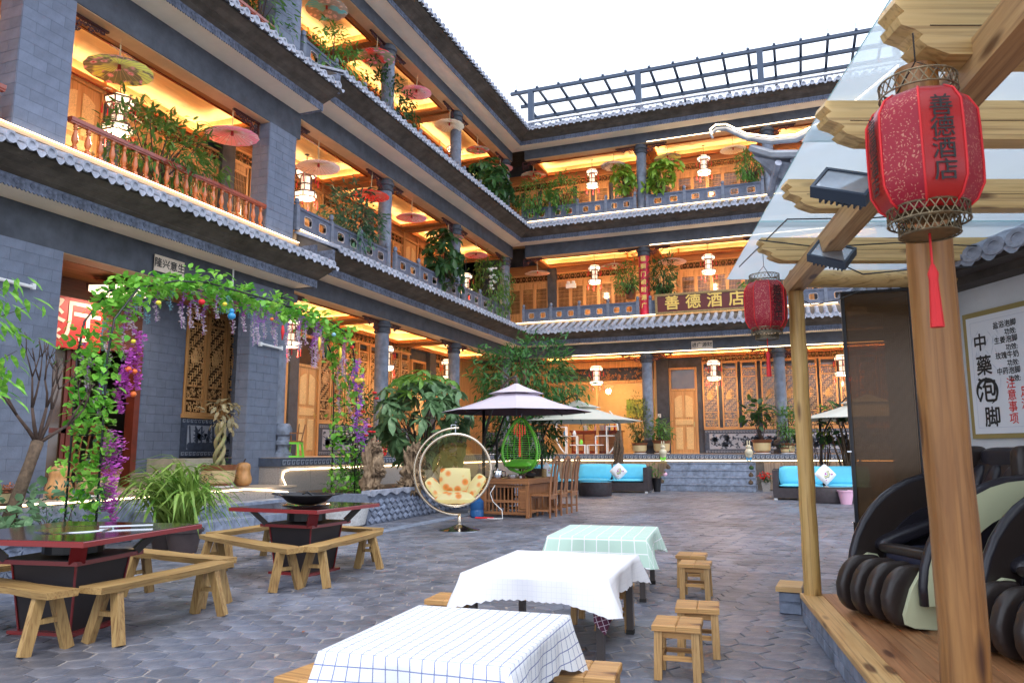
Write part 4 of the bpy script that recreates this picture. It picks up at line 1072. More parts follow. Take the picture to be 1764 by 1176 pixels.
t.rotation_euler = (R(8), 0, 0)
t = thing('couplet_banner', 'tall red couplet strip with gold characters round the middle floor column', 'banner', (-4.86, 26.02, 7.15))
mb = MB(); mb.grid(lambda u, v: (.192*cos(pi*(1.05+u*.9)), .2+.192*sin(pi*(1.05+u*.9)), -1.22+v*2.2), 8, 1); M['banner'] = mat('magenta_red_banner', (.62,.02,.06), .4, col2=(.5,.015,.03), var=.1, vs=15); ob('strip', mb, 'banner', t)
mb = MB(); 
for zz in (-1.2, .95): mb.box(-.15,.15,-.012,.03,zz,zz+.03)
for i, c in enumerate('福到门前财源广'): link('character', text_mesh(c, .2, 'gold', .003, .006), t, (0, -.0, .8-i*.28), (R(90), 0, 0))
# emergency light, switch plates
t = thing('emergency_light', 'white twin spot emergency light on the dark pier of the middle floor', 'emergency light', (-8.05, 27.9, 7.62)); mb = MB(); mb.box(-.2,.2,-.08,0,-.1,.08); ob('case', mb, 'white', t)
for sx in (-.1,.1): mb = MB(); mb.lathe([(.05,0),(.075,.03),(.075,.08),(.05,.1)],10,(sx,-.05,.08)); ob('spot', mb, 'white', t, 'auto')
for loc, rot, lb in (((-4.78, 27.98, 2.5), 0, 'small white switch plate on the dark pier by the back entrance'), ((-11.75, 14.33, 2.55), R(90), 'small white switch plate between the left doors')):
    t = thing('switch_plate', lb, 'switch', loc, rot); mb = MB(); mb.fbox(-.06,.06,-.07,.07,0,.015,.004); ob('plate', mb, 'white', t); mb = MB(); mb.box(-.025,.025,-.02,-.015,-.03,.03); ob('rocker', mb, 'white', t)
# restaurant board with partial characters
M['boardred'] = mat('red_restaurant_board', (.45,.02,.015), .5); M['cream'] = mat('cream_letter', (.8,.6,.45), .6)
t = thing('restaurant_board', 'red board with big cream characters above the restaurant door', 'sign', (-11.13, 8.72, 3.34), R(90)); mb = MB(); mb.box(-.75,.75,-.03,0,-.42,.42); ob('board', mb, 'boardred', t)
link('character', text_mesh('餐', .75, 'cream', .004, .004), t, (-.3, -.035, 0), (R(90),0,0)); link('character', text_mesh('厅', .75, 'cream', .004, .004), t, (.38, -.035, 0), (R(90),0,0))
t = thing('ceiling_light', 'lit square white ceiling light in the restaurant porch', 'ceiling light', (-10.6, 9.3, 3.98), .3); mb = MB(); mb.box(-.32,.32,-.32,.32,-.12,-.02); ob('diffuser', mb, 'lampwhite', t)
mb = MB()
for sx in (-.32,.32):
    for sy in (-.32,.32): mb.box(sx-.015,sx+.015,sy-.015,sy+.015,-.13,0)
mb.box(-.34,.34,-.34,.34,-.02,0); ob('frame', mb, 'lampframe', t)
area('porch_lamp_light', t, (0,0,-.16), .5, 25, (1,.8,.6))
# conduit and tube lamps on the brick wall
for y, z, lb in ((6.85, 3.48, 'short white tube lamp on the brick wall left of the porch'), (12.2, 3.3, 'short white tube lamp on the square pillar beside the flowers')):
    t = thing('tube_lamp', lb, 'lamp', (-9.74, y, z), R(90)); mb = MB(); mb.tube([(-.35,-.03,.02),(.3,-.03,-.0)], .025, 8); ob('tube', mb, 'white', t); mb = MB(); mb.box(-.36,-.3,-.05,0,-.03,.05); mb.box(.28,.33,-.05,0,-.03,.05); ob('clip', mb, 'white', t)
t = thing('cable_conduit', 'thin white vertical cable conduit on the beam above the arch', 'conduit', (-9.75, 11.05, 3.9), R(90)); mb = MB(); mb.box(-.012,.012,-.02,0,0,.72); ob('pipe', mb, 'white', t)

# ================================================================ plants on the galleries
def gallery_plant(name, label, cat, loc, r, kind, matn, size, n, nper, seed, droop=.35, stemm=True, palm=False, lo=.4):
    rr = random.Random(seed); t = thing(name, label, cat, loc, 0, 'plants spilling over the gallery rails')
    cl = blob((0,0,0), r, n, rr, lo, .45, 2.2)
    foliage(t, cl, kind, matn, size, nper, rr, 0, .7, droop, palm=palm)
    stems(t, (-.1 if r[0] < r[1] else 0, .1 if r[0] >= r[1] else 0, -r[2]*.95), [c[0] for c in cl[::max(1, n//16)]], rr, .018)
    mb = MB(); off = (-.5, 0) if r[0] < r[1] else (0, .5)
    mb.lathe([(.16,0),(.24,.38),(.27,.38),(.27,.42),(.2,.42)], 12, (off[0], off[1], -r[2]-.05)); ob('pot', mb, 'terrapot', t, 'auto')
M['terrapot'] = mat('brown_glazed_pot', (.25,.1,.05), .4, var=.2)
GP = gallery_plant
GP('bamboo_shrub','wide leafy shrub behind the red wooden balustrade','shrub',(-10.0,9.5,6.45),(.45,1.4,.7),'slim','lf_mid',.17,150,7,1)
GP('dark_shrub','dense dark green shrub under the plain red parasol','shrub',(-10.0,15.4,6.85),(.5,1.0,.8),'oval','lf_blue',.15,180,7,2)
GP('umbrella_plant','large drooping leaves beside the second middle floor column','plant',(-9.8,20.2,7.0),(.5,1.1,.95),'oval','lf_dark',.34,60,7,3,.5,True,True)
GP('weeping_bamboo','weeping fine leaved bamboo at the middle floor corner','bamboo',(-9.9,24.2,6.9),(.6,1.3,1.1),'slim','lf_mid',.16,170,7,4,1.2)
GP('bamboo_shrub','light green shrub by the top floor square pillar','shrub',(-9.95,11.7,10.5),(.5,1.0,.95),'slim','lf_mid',.17,140,7,5)
GP('leafy_vine','vine with small leaves hanging left of the red top floor parasol','vine',(-9.85,14.2,10.4),(.45,.9,.9),'slim','lf_mid',.16,110,7,6,.8)
GP('dark_shrub','dark shrub behind the first round column of the top floor','shrub',(-9.95,17.0,10.6),(.5,1.25,.95),'oval','lf_dark',.14,150,7,7,.7)
GP('umbrella_plant','glossy large leaved plant at the top floor corner','plant',(-9.75,24.2,10.6),(.55,1.4,.95),'oval','lf_dark',.32,80,8,8,.4,True,True)
GP('leafy_vine','fine green foliage cascading right of the top floor corner','vine',(-8.9,26.0,10.7),(.75,.4,.75),'slim','lf_mid',.16,130,7,9,.9)
GP('leafy_vine','bushy green plant on the top floor rail near the corner','vine',(-7.75,26.0,10.75),(.55,.4,.65),'slim','lf_mid',.18,90,7,10,.5)
GP('umbrella_plant','lime green broad leaved plant left of the top floor back column','plant',(-5.45,25.95,11.0),(.45,.35,.6),'oval','lf_lime',.3,26,7,11,.4,True,True)
GP('umbrella_plant','lime green broad leaved plant right of the top floor back column','plant',(-4.1,25.95,10.95),(.65,.35,.75),'oval','lf_lime',.3,38,7,12,.4,True,True)
GP('leafy_vine','green shrub on the top floor behind the curved roof tip','vine',(-1.1,26.0,10.9),(.5,.35,.55),'slim','lf_mid',.17,70,7,13,.5)
GP('bamboo_shrub','feathery green plant left of the red couplet','shrub',(-5.45,26.1,7.3),(.42,.35,.6),'slim','lf_mid',.17,70,7,14,.6)
GP('bamboo_shrub','feathery green plant right of the red couplet','shrub',(-4.2,26.1,7.3),(.5,.35,.75),'slim','lf_dark',.17,110,7,15,.6)
GP('leafy_vine','small green plant at the right end of the hotel board','vine',(-1.2,26.1,6.8),(.3,.3,.4),'oval','lf_mid',.2,24,6,16,.5)
# white orchid blossoms in the weeping bamboo
t = thing('orchid', 'cluster of white blossoms inside the weeping bamboo', 'flower', (-9.7, 23.7, 7.15)); rr = random.Random(3); mb = MB()
for i in range(22): mb.ell((rr.uniform(-.1,.1), rr.uniform(-.25,.25), rr.uniform(-.4,.4)), .06,.06,.04,6,4)
ob('blossoms', mb, 'white', t)['kind'] = 'stuff'
mb = MB(); mb.tube([(0,0,-.9),(0,.1,-.2),(0,-.1,.35)], .008, 5); ob('stem', mb, 'twig', t)
# ================================================================ hot-pot tables and benches
M['tabletop'] = mat('glossy_dark_red_laminate', (.035,.009,.008), .08, var=.25, vs=3, stretch=(1,8,1), coat=.6)
M['tableedge'] = mat('red_table_edge', (.2,.012,.012), .3, coat=.4)
M['tablebody'] = mat('dark_table_cabinet', (.018,.012,.012), .45, var=.2)
def hotpot_table(loc, rot, w_, h, label, pan):
    t = thing('hotpot_table', label, 'table', loc, rot, 'square hot pot tables with bench sets'); a = w_/2
    mb = MB(); mb.box(-a+.012, a-.012, -a+.012, a-.012, h-.005, h+.004); ob('tabletop', mb, 'tabletop', t)
    mb = MB(); mb.bbox(-a, a, -a, a, h-.035, h, .004); ob('table_edge', mb, 'tableedge', t)
    c = .33; s = .26
    mb = MB(); mb.box(-c, c, -c, c, h-.2, h-.17); ob('shelf', mb, 'tableedge', t)
    mb = MB(); mb.box(-c+.012, c-.012, -c+.012, c-.012, h-.169, h-.166); ob('shelf_top', mb, 'tablebody', t)
    mb = MB(); mb.add([(-s*.8,-s*.8,.02),(s*.8,-s*.8,.02),(s*.8,s*.8,.02),(-s*.8,s*.8,.02),(-s,-s,h-.2),(s,-s,h-.2),(s,s,h-.2),(-s,s,h-.2)], [(0,3,2,1),(4,5,6,7),(0,1,5,4),(1,2,6,5),(2,3,7,6),(3,0,4,7)]); ob('cabinet', mb, 'tablebody', t)
    for x, y in ((-1,-1),(1,-1),(1,1),(-1,1)): mb = MB(); mb.bar((x*s*.81,y*s*.81,.02), (x*s*1.01,y*s*1.01,h-.2), .012); ob('corner_trim', mb, 'tableedge', t)
    mb = MB(); mb.box(-s, s, -s, s, 0, .025); ob('base', mb, 'tableedge', t)
    for x, y in ((-1,-1),(1,-1),(1,1),(-1,1)):
        mb = MB()
        if (x, y) == (1, -1) or (x, y) == (-1, 1) or True: mb.bar((x*(c-.04), y*(c-.04), h-.17), (x*(c+.06), y*(c+.06), h-.035), .1, .05)
        ob('brace', mb, 'tablebody' if (x, y) != (1, -1) else 'tableedge', t)
    mb = MB(); mb.lathe([(.22,h+.003),(.245,h+.01),(.25,h+.012),(.262,h+.004)], 32, capb=False, capt=False); M.setdefault('chrome', mat('chrome', (.6,.62,.66), .15, 1)); ob('burner_ring', mb, 'chrome', t, 'auto')
    mb = MB(); mb.lathe([(.2,h-.15),(.2,h-.06),(.05,h-.05),(.05,h-.15)], 16); ob('burner', mb, 'black', t)
    if not pan:
        mb = MB(); mb.lathe([(.235,0),(.235,.006)], 28, (0,0,h+.004)); ob('glass_lid', mb, 'glassdark', t)
        mb = MB(); mb.bar((.12,.1,h+.02),(.42,.3,h+.02),.022,.012); ob('lid_handle', mb, 'chrome', t)
    return t
hotpot_table((-5.0,4.17,0), .15, 1.24, .68, 'dark red hot pot table with an empty burner ring at lower left', False)
hotpot_table((-4.93,6.88,0), -.04, 1.1, .68, 'dark red hot pot table carrying a black wok', True)
t = thing('wok', 'black two handled wok on the farther hot pot table', 'wok', (-4.93,6.88,.69)); mb = MB(); mb.lathe([(.1,0),(.2,.03),(.27,.09),(.3,.105),(.295,.11),(.26,.095),(.19,.045),(.02,.03)], 28); ob('bowl', mb, 'black', t, 'auto')
for a in (.3, .3+pi):
    mb = MB(); mb.tube([(.29*cos(a-.15),.29*sin(a-.15),.1),(.37*cos(a-.1),.37*sin(a-.1),.115),(.37*cos(a+.1),.37*sin(a+.1),.115),(.29*cos(a+.15),.29*sin(a+.15),.1)], .009, 6); ob('handle', mb, 'black', t)
mb = MB(); mb.tube([(.05,.1,.06),(.0,.0,.13),(-.05,-.02,.11)], .012, 6); ob('ladle', mb, 'black', t)
M['rustic'] = wood('rustic_bench_wood', (.3,.17,.055), (.44,.28,.1), 'X', 1.2, .6, rnd=.1); M['rusticz'] = wood('rustic_leg_wood', (.28,.16,.055), (.42,.27,.1), 'Z', 1.2, .6, rnd=.12)
def bench(loc, rot, L, h, label, wd=.19, seed=0):
    rr = random.Random(seed); t = thing('bench', label, 'bench', loc, rot, 'rustic plank benches around the hot pot tables')
    mb = MB(); n = 9; ws = [wd/2+rr.uniform(-.012,.012) for _ in range(n+1)]; w2 = [wd/2+rr.uniform(-.012,.012) for _ in range(n+1)]
    vs = []
    for i in range(n+1):
        x = -L/2+L*i/n; sag = -.006*sin(pi*i/n)
        vs += [(x,-ws[i],h+sag),(x,w2[i],h+sag),(x,w2[i]*.9,h-.045+sag+rr.uniform(-.004,.004)),(x,-ws[i]*.9,h-.045+sag+rr.uniform(-.004,.004))]
    fs = [(0,1,2,3),(4*n+3,4*n+2,4*n+1,4*n)]
    for i in range(n):
        for k in range(4): fs.append((4*i+k, 4*(i+1)+k, 4*(i+1)+(k+1) % 4, 4*i+(k+1) % 4))
    mb.add(vs, fs); ob('seat', mb, 'rustic', t)
    for sx in (-1, 1):
        x = sx*(L/2-.17)
        for sy in (-1, 1):
            mb = MB(); mb.bar((x+sx*.035, sy*(wd/2+.035), 0), (x, sy*.045, h-.03), .066, .05, (1,0,0)); ob('leg', mb, 'rusticz', t)
        mb = MB(); mb.bar((x+sx*.022, -.1, h*.5), (x+sx*.022, .1, h*.5), .035, .03); ob('stretcher', mb, 'rusticz', t)
    return t
B = bench; hb = .385
def seg(a, b, lb, sd, h=hb):
    L = math.hypot(b[0]-a[0], b[1]-a[1]); bench(((a[0]+b[0])/2, (a[1]+b[1])/2, 0), atan2(b[1]-a[1], b[0]-a[0]), L, h, lb, .2, sd)
seg((-5.94,6.55),(-4.3,5.85),'bench on the near left side of the wok table',1)
seg((-4.26,5.98),(-4.42,7.42),'bench on the right side of the wok table',2)
seg((-5.75,7.85),(-4.5,7.62),'bench behind the wok table, towards the steps',3)
seg((-5.98,6.68),(-6.0,7.85),'bench on the left side of the wok table',4)
seg((-5.75,3.83),(-4.38,3.6),'nearest bench at the lower left, front of the empty table',5)
seg((-4.34,3.76),(-4.36,5.0),'bench on the right side of the empty table at lower left',6)
seg((-5.7,5.32),(-4.42,5.12),'bench behind the empty hot pot table',7)
seg((-5.88,3.95),(-5.85,5.2),'bench on the far left side of the empty table',8)

# ================================================================ cloth covered low tables
M['steelleg'] = mat('brown_steel_leg', (.1,.085,.08), .35, .7); M['rubber'] = mat('black_rubber', (.01,.01,.01), .8)
def cloth_mat(name, base, line, su, wline, dbl=0):
    m = mat(name, base, .75, trans=.12, bump=.5, bs=7); n = m.node_tree.nodes; l = m.node_tree.links; b = n['Principled BSDF']
    tc = n.new('ShaderNodeTexCoord'); s = n.new('ShaderNodeSeparateXYZ'); l.new(tc.outputs['UV'], s.inputs[0]); outs = []
    for k in (0, 1):
        a = n.new('ShaderNodeMath'); a.operation = 'PINGPONG'; a.inputs[1].default_value = su/2; l.new(s.outputs[k], a.inputs[0])
        c = n.new('ShaderNodeMath'); c.operation = 'LESS_THAN'; c.inputs[1].default_value = wline/2; l.new(a.outputs[0], c.inputs[0]); outs.append(c.outputs[0])
    mxm = n.new('ShaderNodeMath'); mxm.operation = 'MAXIMUM'; l.new(outs[0], mxm.inputs[0]); l.new(outs[1], mxm.inputs[1])
    x = n.new('ShaderNodeMix'); x.data_type = 'RGBA'; x.inputs[6].default_value = (*base, 1); x.inputs[7].default_value = (*line, 1); l.new(mxm.outputs[0], x.inputs[0]); l.new(x.outputs[2], b.inputs['Base Color'])
    for q in n:
        if q.type == 'BSDF_TRANSLUCENT': l.new(x.outputs[2], q.inputs[0])
    return m
M['cloth1'] = cloth_mat('white_cloth_blue_check', (.8,.82,.85), (.15,.19,.4), .048, .0038)
M['cloth2'] = cloth_mat('white_cloth_faint_stripe', (.8,.8,.84), (.74,.74,.8), .03, .003)
M['cloth3'] = cloth_mat('mint_cloth_white_check', (.5,.68,.58), (.85,.88,.88), .105, .008)
M['plaid'] = cloth_mat('dark_plaid_cloth', (.09,.015,.04), (.6,.5,.55), .03, .003)
def tablecloth(name, loc, rot, hw, hd, h, drop, m, label, corner=.14, seed=1, scallop=.012, ncut=36, rag=0):
    """square sheet draped over a rectangle: polar-ish grid with hanging folds and pointed corners"""
    rr = random.Random(seed); t = thing(name, label, 'tablecloth', loc, rot, 'tablecloths on the low tables')
    n = 96; per = []; Ls = [2*hw, 2*hd, 2*hw, 2*hd]; P = sum(Ls)
    # perimeter of the table edge, rounded
    nv = []; uv = []
    rings = [(-1, .12), (-1, .28), (-1, .42), (-1, .56), (-1, .7), (-1, .84), (-1, .95), (-1, 1.0), (0, .18), (0, .45), (0, .75), (0, 1.0)]
    N = 4*40
    def edge(k):
        s = k/N*4; side = int(s) % 4; f = s-int(s); q = [(-hw,-hd),(hw,-hd),(hw,hd),(-hw,hd)]; a = q[side]; b = q[(side+1) % 4]
        x = a[0]+(b[0]-a[0])*f; y = a[1]+(b[1]-a[1])*f; nn = [(0,-1),(1,0),(0,1),(-1,0)][side]; ln = 2*(hw if side % 2 == 0 else hd)
        dc = min(f, 1-f)*ln   # distance to nearest corner
        return x, y, nn, f, side, dc, ln
    ph = [rr.uniform(0, 6.28) for _ in range(4)]
    for kind, v in rings:
        for k in range(N):
            x, y, nn, f, side, dc, ln = edge(k)
            if kind == -1:
                z = 0.0
                if v == 1.0: z = -.004
                px_, py_ = x*v, y*v; nv.append((px_, py_, h+z+(.005*NZ.noise(Vector((px_*5+seed, py_*5, 0)))+.003*NZ.noise(Vector((px_*14, py_*9+seed, 1)))+.002*max(0, 1-abs(px_)/.02))*min(1, (1-v)*6))); uv.append((px_, py_))
            else:
                cf = max(0, 1-dc/(corner*1.6)); d = drop*(1+.45*cf**1.3)*v+scallop*(abs(sin(pi*ncut*f*ln))*(v > .9))
                fold = (.016*sin(f*ln*13+ph[side])+.009*sin(f*ln*29+ph[side]*2))*v*(1-cf)
                # direction swings outward at corners
                dx, dy = nn
                if cf > 0:
                    sx = 1 if x > 0 else -1; sy = 1 if y > 0 else -1; dx = nn[0]+(sx-nn[0])*.5*cf; dy = nn[1]+(sy-nn[1])*.5*cf
                out_ = (.006+.085*cf)*v+fold*.8+rag*v*rr.uniform(-1, 1)
                nv.append((x+dx*out_, y+dy*out_, h-.006-d)); uv.append((x+nn[0]*d, y+nn[1]*d))
    nr = len(rings); fs = [(j*N+k, j*N+(k+1) % N, (j+1)*N+(k+1) % N, (j+1)*N+k) for j in range(nr-1) for k in range(N)]
    nv.append((0, 0, h+.002)); uv.append((0, 0)); c = len(nv)-1; fs += [(c, (k+1) % N, k) for k in range(N)]
    mb = MB(); mb.v = nv; mb.f = fs; mb.m = [0]*len(fs); me = mb.mesh(name, m, True); ul = me.uv_layers.new(name='UVMap')
    for lp in me.loops: ul.data[lp.index].uv = uv[lp.vertex_index]
    o = link('cloth', me, t); return t
def low_table(loc, rot, hw, hd, h, label):
    t = thing('low_table', label, 'table', loc, rot, 'low steel framed tables under the cloths'); a = hw-.05; b = hd-.05
    mb = MB(); mb.box(-hw+.012, hw-.012, -hd+.012, hd-.012, h-.035, h-.008); ob('tabletop', mb, 'rustic', t)
    for x, y in ((-a,-b),(a,-b),(a,b),(-a,b)):
        mb = MB(); mb.box(x-.022, x+.022, y-.022, y+.022, .02, h-.035); g_ = ob('leg', mb, 'steelleg', t); mb = MB(); mb.box(x-.026, x+.026, y-.026, y+.026, 0, .03); ob('rubber_foot', mb, 'rubber', g_)
    for y in (-b, b): mb = MB(); mb.box(-a+.022, a-.022, y-.015, y+.015, h-.14, h-.1); ob('apron_rail', mb, 'steelleg', t)
    for x in (-a, a): mb = MB(); mb.box(x-.015, x+.015, -b+.022, b-.022, h-.14, h-.1); ob('apron_rail', mb, 'steelleg', t)
T1, T2, T3 = ((-1.352,2.93,0), .05), ((-1.53,4.86,0), .04), ((-1.7,6.9,0), .09)
low_table(*T1, .36, .43, .52, 'low table under the blue checked cloth, nearest'); low_table(*T2, .44, .54, .52, 'low table under the plain white cloth, middle'); low_table(*T3, .42, .5, .52, 'low table under the mint cloth, farthest')
tablecloth('tablecloth', *T1, .37, .44, .525, .17, 'cloth1', 'white tablecloth with thin blue check on the nearest table', seed=1, ncut=9)
tablecloth('tablecloth', *T2, .45, .55, .525, .13, 'cloth2', 'plain white scalloped tablecloth on the middle table', .16, 2, ncut=22)
tablecloth('tablecloth', *T3, .43, .51, .525, .16, 'cloth3', 'mint green tablecloth with white check on the farthest table', .2, 3, ncut=20)
t = thing('cloth_corner', 'maroon plaid cloth corner hanging below the middle table', 'cloth', (-1.1,4.33,.42)); mb = MB(); mb.add([(-.05,-.0,.0),(.05,.0,.0),(.06,.02,-.1),(.02,.0,-.2),(-.04,-.02,-.13)], [(0,1,2,3,4)])
me = mb.mesh('cloth', 'plaid'); ul = me.uv_layers.new(name='UVMap')
for lp in me.loops: v = me.vertices[lp.vertex_index].co; ul.data[lp.index].uv = (v.x+v.z*.3, v.z-v.x*.3)
link('cloth', me, t)
M['stool'] = wood('stool_pine', (.42,.2,.06), (.55,.31,.11), 'X', 1.6, .5, knots=True, rnd=.1); M['stoolz'] = wood('stool_leg_pine', (.42,.23,.08), (.55,.34,.14), 'Z', 2.2, .5, rnd=.1)
def stool_src():
    t = thing('stool', 'x', 'stool', (0,0,0), 0, 'small square pine stools'); a = .118; h = .285
    for i in (0, 1): mb = MB(); mb.bbox(-a+i*a, i*a-.0015, -a, a, h-.032, h, .005); ob('seat_board', mb, 'stool', t)
    for x, y in ((-1,-1),(1,-1),(1,1),(-1,1)):
        mb = MB(); mb.bar((x*.094,y*.094,0), (x*.088,y*.088,h-.03), .038, .038, (1,0,0)); ob('leg', mb, 'stoolz', t)
    for z, tt in ((.11, .012), (h-.055, .016)):
        for y in (-.082, .082): mb = MB(); mb.box(-.07, .07, y-.009, y+.009, z-tt, z+tt); ob('stretcher', mb, 'stool', t)
        for x in (-.082, .082): mb = MB(); mb.box(x-.009, x+.009, -.07, .07, z-tt-.004, z+tt-.004); ob('stretcher', mb, 'stool', t)
    return t
S0 = stool_src(); ST = tree_of(S0); S0.scale = (1.13, 1.13, 1.03)
spots = [((-.7,4.5),.06,'nearest stool in the row right of the tables'),((-.655,5.02),.1,'second stool right of the tables, just behind the nearest one'),((-.9,6.85),.03,'third stool in the row, beside the mint table'),((-1.0,7.38),.02,'farthest stool in the row, seen just over the third one'),
 ((-1.95,2.62),.2,'stool at the bottom edge of the photo left of the checked cloth'),((-2.02,2.95),-.1,'dark edged stool peeking out left of the checked cloth'),((-.93,3.42),.1,'stool half hidden behind the right corner of the checked cloth'),((-2.22,4.72),.05,'stool at the left end of the plain white cloth'),
 ((-1.5,5.62),.0,'stool under the far side of the plain white cloth'),((-1.3,5.5),.1,'stool behind the right leg of the middle table'),((-2.35,6.7),.0,'stool behind the left corner of the mint cloth')]
for i, (p, r_, lb) in enumerate(spots):
    if i == 0: S0.location = (*p, 0); S0.rotation_euler.z = r_; S0['label'] = lb
    else: copy_thing(S0, ST, lb, (*p, 0), r_)

# ================================================================ bubble chair
M['acrylic'] = mat('smoky_acrylic', (.55,.45,.25), .05); _n = M['acrylic'].node_tree
_t = _n.nodes.new('ShaderNodeBsdfTransparent'); _t.inputs[0].default_value = (.82,.74,.58,1); _m = _n.nodes.new('ShaderNodeMixShader'); _g = _n.nodes.new('ShaderNodeBsdfGlossy'); _g.inputs['Roughness'].default_value = .05; _g.inputs[0].default_value = (1,.9,.7,1)
_m.inputs[0].default_value = .14; _n.links.new(_t.outputs[0], _m.inputs[1]); _n.links.new(_g.outputs[0], _m.inputs[2]); _n.links.new(_m.outputs[0], _n.nodes['Material Output'].inputs[0])
M['champagne'] = mat('champagne_steel_rim', (.62,.52,.4), .25, .9); M['cushion'] = parasol_mat('orange_floral_cushion', (.75,.5,.18), (.72,.25,.06), (.8,.66,.42), (.75,.32,.08), 1.2)
face = atan2(-11.0, 5.1)  # opening towards the camera
t = thing('bubble_chair', 'hanging clear bubble chair with floral cushions on a curved steel stand', 'chair', (-5.12,11.0,0), atan2(-11,5.12)+pi/2)
cz = .95; rb = .56   # local -y points to the camera
mb = MB(); mb.grid(lambda u, v: (rb*cos(2*pi*u)*cos(v*pi/2), .02+rb*.9*sin(v*pi/2), cz+rb*sin(2*pi*u)*cos(v*pi/2)), 40, 14, True); ob('shell', mb, 'acrylic', t, True)
mb = MB(); mb.tube([(rb*cos(2*pi*k/48), 0, cz+rb*sin(2*pi*k/48)) for k in range(49)], .022, 10, False); ob('rim', mb, 'champagne', t, True)
mb = MB(); cx_ = .03; rs = .68
pts = [(cx_+.0+rs*cos(R(a)), .12, .93+rs*sin(R(a))) for a in range(88, 275, 6)]; mb.tube(pts+[(cx_+.06, .12, .245)], .02, 10); mb.tube([(cx_+.04,.12,.26),(cx_+.04,.12,.02)], .028, 10); ob('stand_arc', mb, 'champagne', t, True)
mb = MB(); mb.tube([(cx_-.1,.12,1.58),(cx_-.1,.12,1.66),(.0,.12,1.66),(.0,.12,1.6)], .008, 6); mb.tube([(.0,.1,1.6),(.0,.02,cz+rb)], .006, 5); ob('hanger', mb, 'chrome', t)
mb = MB(); mb.lathe([(.33,0),(.33,.015),(.2,.04),(.06,.09),(.05,.1)], 32, (cx_+.04,.12,0)); ob('base_plate', mb, 'chrome', t, 'auto')
def cushion(parent, name, c, sx, sy, sz, rot, m, n=10):
    mb = MB()
    def f(side):
        def g_(u, v):
            x = (u-.5)*2; y = (v-.5)*2; e = max(0, 1-x**4)**.5*max(0, 1-y**4)**.5; return (x*sx*(1-.06*y*y), y*sy*(1-.06*x*x), side*sz*e)
        return g_
    mb.grid(f(1), n, n); mb.grid(f(-1), n, n); o = ob(name, mb, m, parent, True); o.location = c; o.rotation_euler = rot; return o
cushion(t, 'back_cushion', (.0,.2,cz-.17), .25,.2,.07, (R(80),0,0), 'cushion')
cushion(t, 'seat_cushion', (0,.16,cz-.42), .33,.26,.09, (R(8),0,0), 'cushion')
cushion(t, 'side_cushion', (-.31,.1,cz-.3), .2,.13,.06, (R(30),R(52),0), 'cushion'); cushion(t, 'side_cushion', (.33,.1,cz-.25), .2,.13,.07, (R(30),R(-55),0), 'cushion')

# ================================================================ tea table, kettles and chairs
M['teak'] = wood('brown_teak', (.24,.095,.035), (.36,.16,.065), 'X', 1.2, .35, coat=.2); M['teakz'] = wood('brown_teak_upright', (.22,.085,.032), (.34,.15,.06), 'Z', 1.2, .35, coat=.2)
t = thing('tea_table', 'long carved brown tea table under the purple parasol', 'table', (-5.32,14.3,0), R(-2))
mb = MB(); mb.bbox(-.55,.55,-.75,.75,.62,.72,.01); ob('tabletop', mb, 'teak', t)
for y in (-.68, .68):
    for x in (-.42, .42):
        mb = MB(); mb.box(x-.1, x+.1, y-.015, y+.015, .12, .55); c_ = ob('door_panel', mb, 'teakz', t); 
        mb = MB(); mb.fbox(x-.07, x+.07, .16, .5, y-.015, .012, .01); ob('door_field', mb, 'teak', c_)
    for i in range(8): mb = MB(); x = -.28+i*.08; mb.box(x-.012, x+.012, y-.012, y+.012, .1, .6); ob('slat', mb, 'teakz', t)
    for z in (.08, .3, .58): mb = MB(); mb.box(-.52,.52,y-.02,y+.02,z-.025,z+.025); ob('rail', mb, 'teak', t)
for x in (-.52, .52):
    for y in (-.7, .7): mb = MB(); mb.box(x-.03,x+.03,y-.03,y+.03,0,.62); ob('leg', mb, 'teakz', t)
for x in (-.47,.47): mb = MB(); mb.box(x-.01,x+.01,-.66,.66,.1,.6); ob('side_panel', mb, 'teakz', t)
t = thing('kettle', 'shiny steel kettle on the tea table', 'kettle', (-5.5,13.75,.72)); mb = MB(); mb.lathe([(.09,0),(.1,.02),(.095,.14),(.08,.16),(.02,.17),(.02,.19)],18); ob('body', mb, 'chrome', t, 'auto'); mb = MB(); mb.tube([(.09,0,.14),(.16,0,.13),(.16,0,.04),(.1,0,.03)],.01,6); ob('handle', mb, 'black', t)
t = thing('pot', 'low steel pot right of the kettle', 'pot', (-5.22,13.8,.72)); mb = MB(); mb.lathe([(.08,0),(.09,.02),(.09,.07),(.095,.075),(.08,.07),(.07,.02)],18); ob('body', mb, 'chrome', t, 'auto')
t = thing('teapot', 'dark clay teapot on the tea table near the chairs', 'teapot', (-4.98,14.2,.72)); mb = MB(); mb.lathe([(.05,0),(.1,.03),(.11,.07),(.07,.11),(.03,.12),(.012,.14)],14); ob('body', mb, 'ink', t, 'auto'); mb = MB(); mb.tube([(.1,0,.05),(.17,0,.1)],.014,6); ob('spout', mb, 'ink', t)
M['whiteglaze'] = mat('white_glaze', (.7,.7,.7), .15)
for i, (x, y, c_) in enumerate(((-5.1,13.95,'whiteglaze'),(-5.0,13.85,'darkcarve'),(-5.15,14.2,'darkcarve'))):
    t = thing('tea_cup', ['small white cup among the tea things','small dark cup beside the white one','small dark cup behind the steel pot'][i], 'cup', (x,y,.72)); mb = MB(); mb.lathe([(.02,0),(.035,.04),(.03,.04),(.015,.01)],10); ob('cup', mb, c_, t, 'auto')
t = thing('tea_canister', 'yellow canister at the right end of the tea table', 'canister', (-4.88,14.75,.72)); mb = MB(); mb.lathe([(.05,0),(.05,.15),(.04,.16)],12); ob('can', mb, 'signgold', t, 'auto')
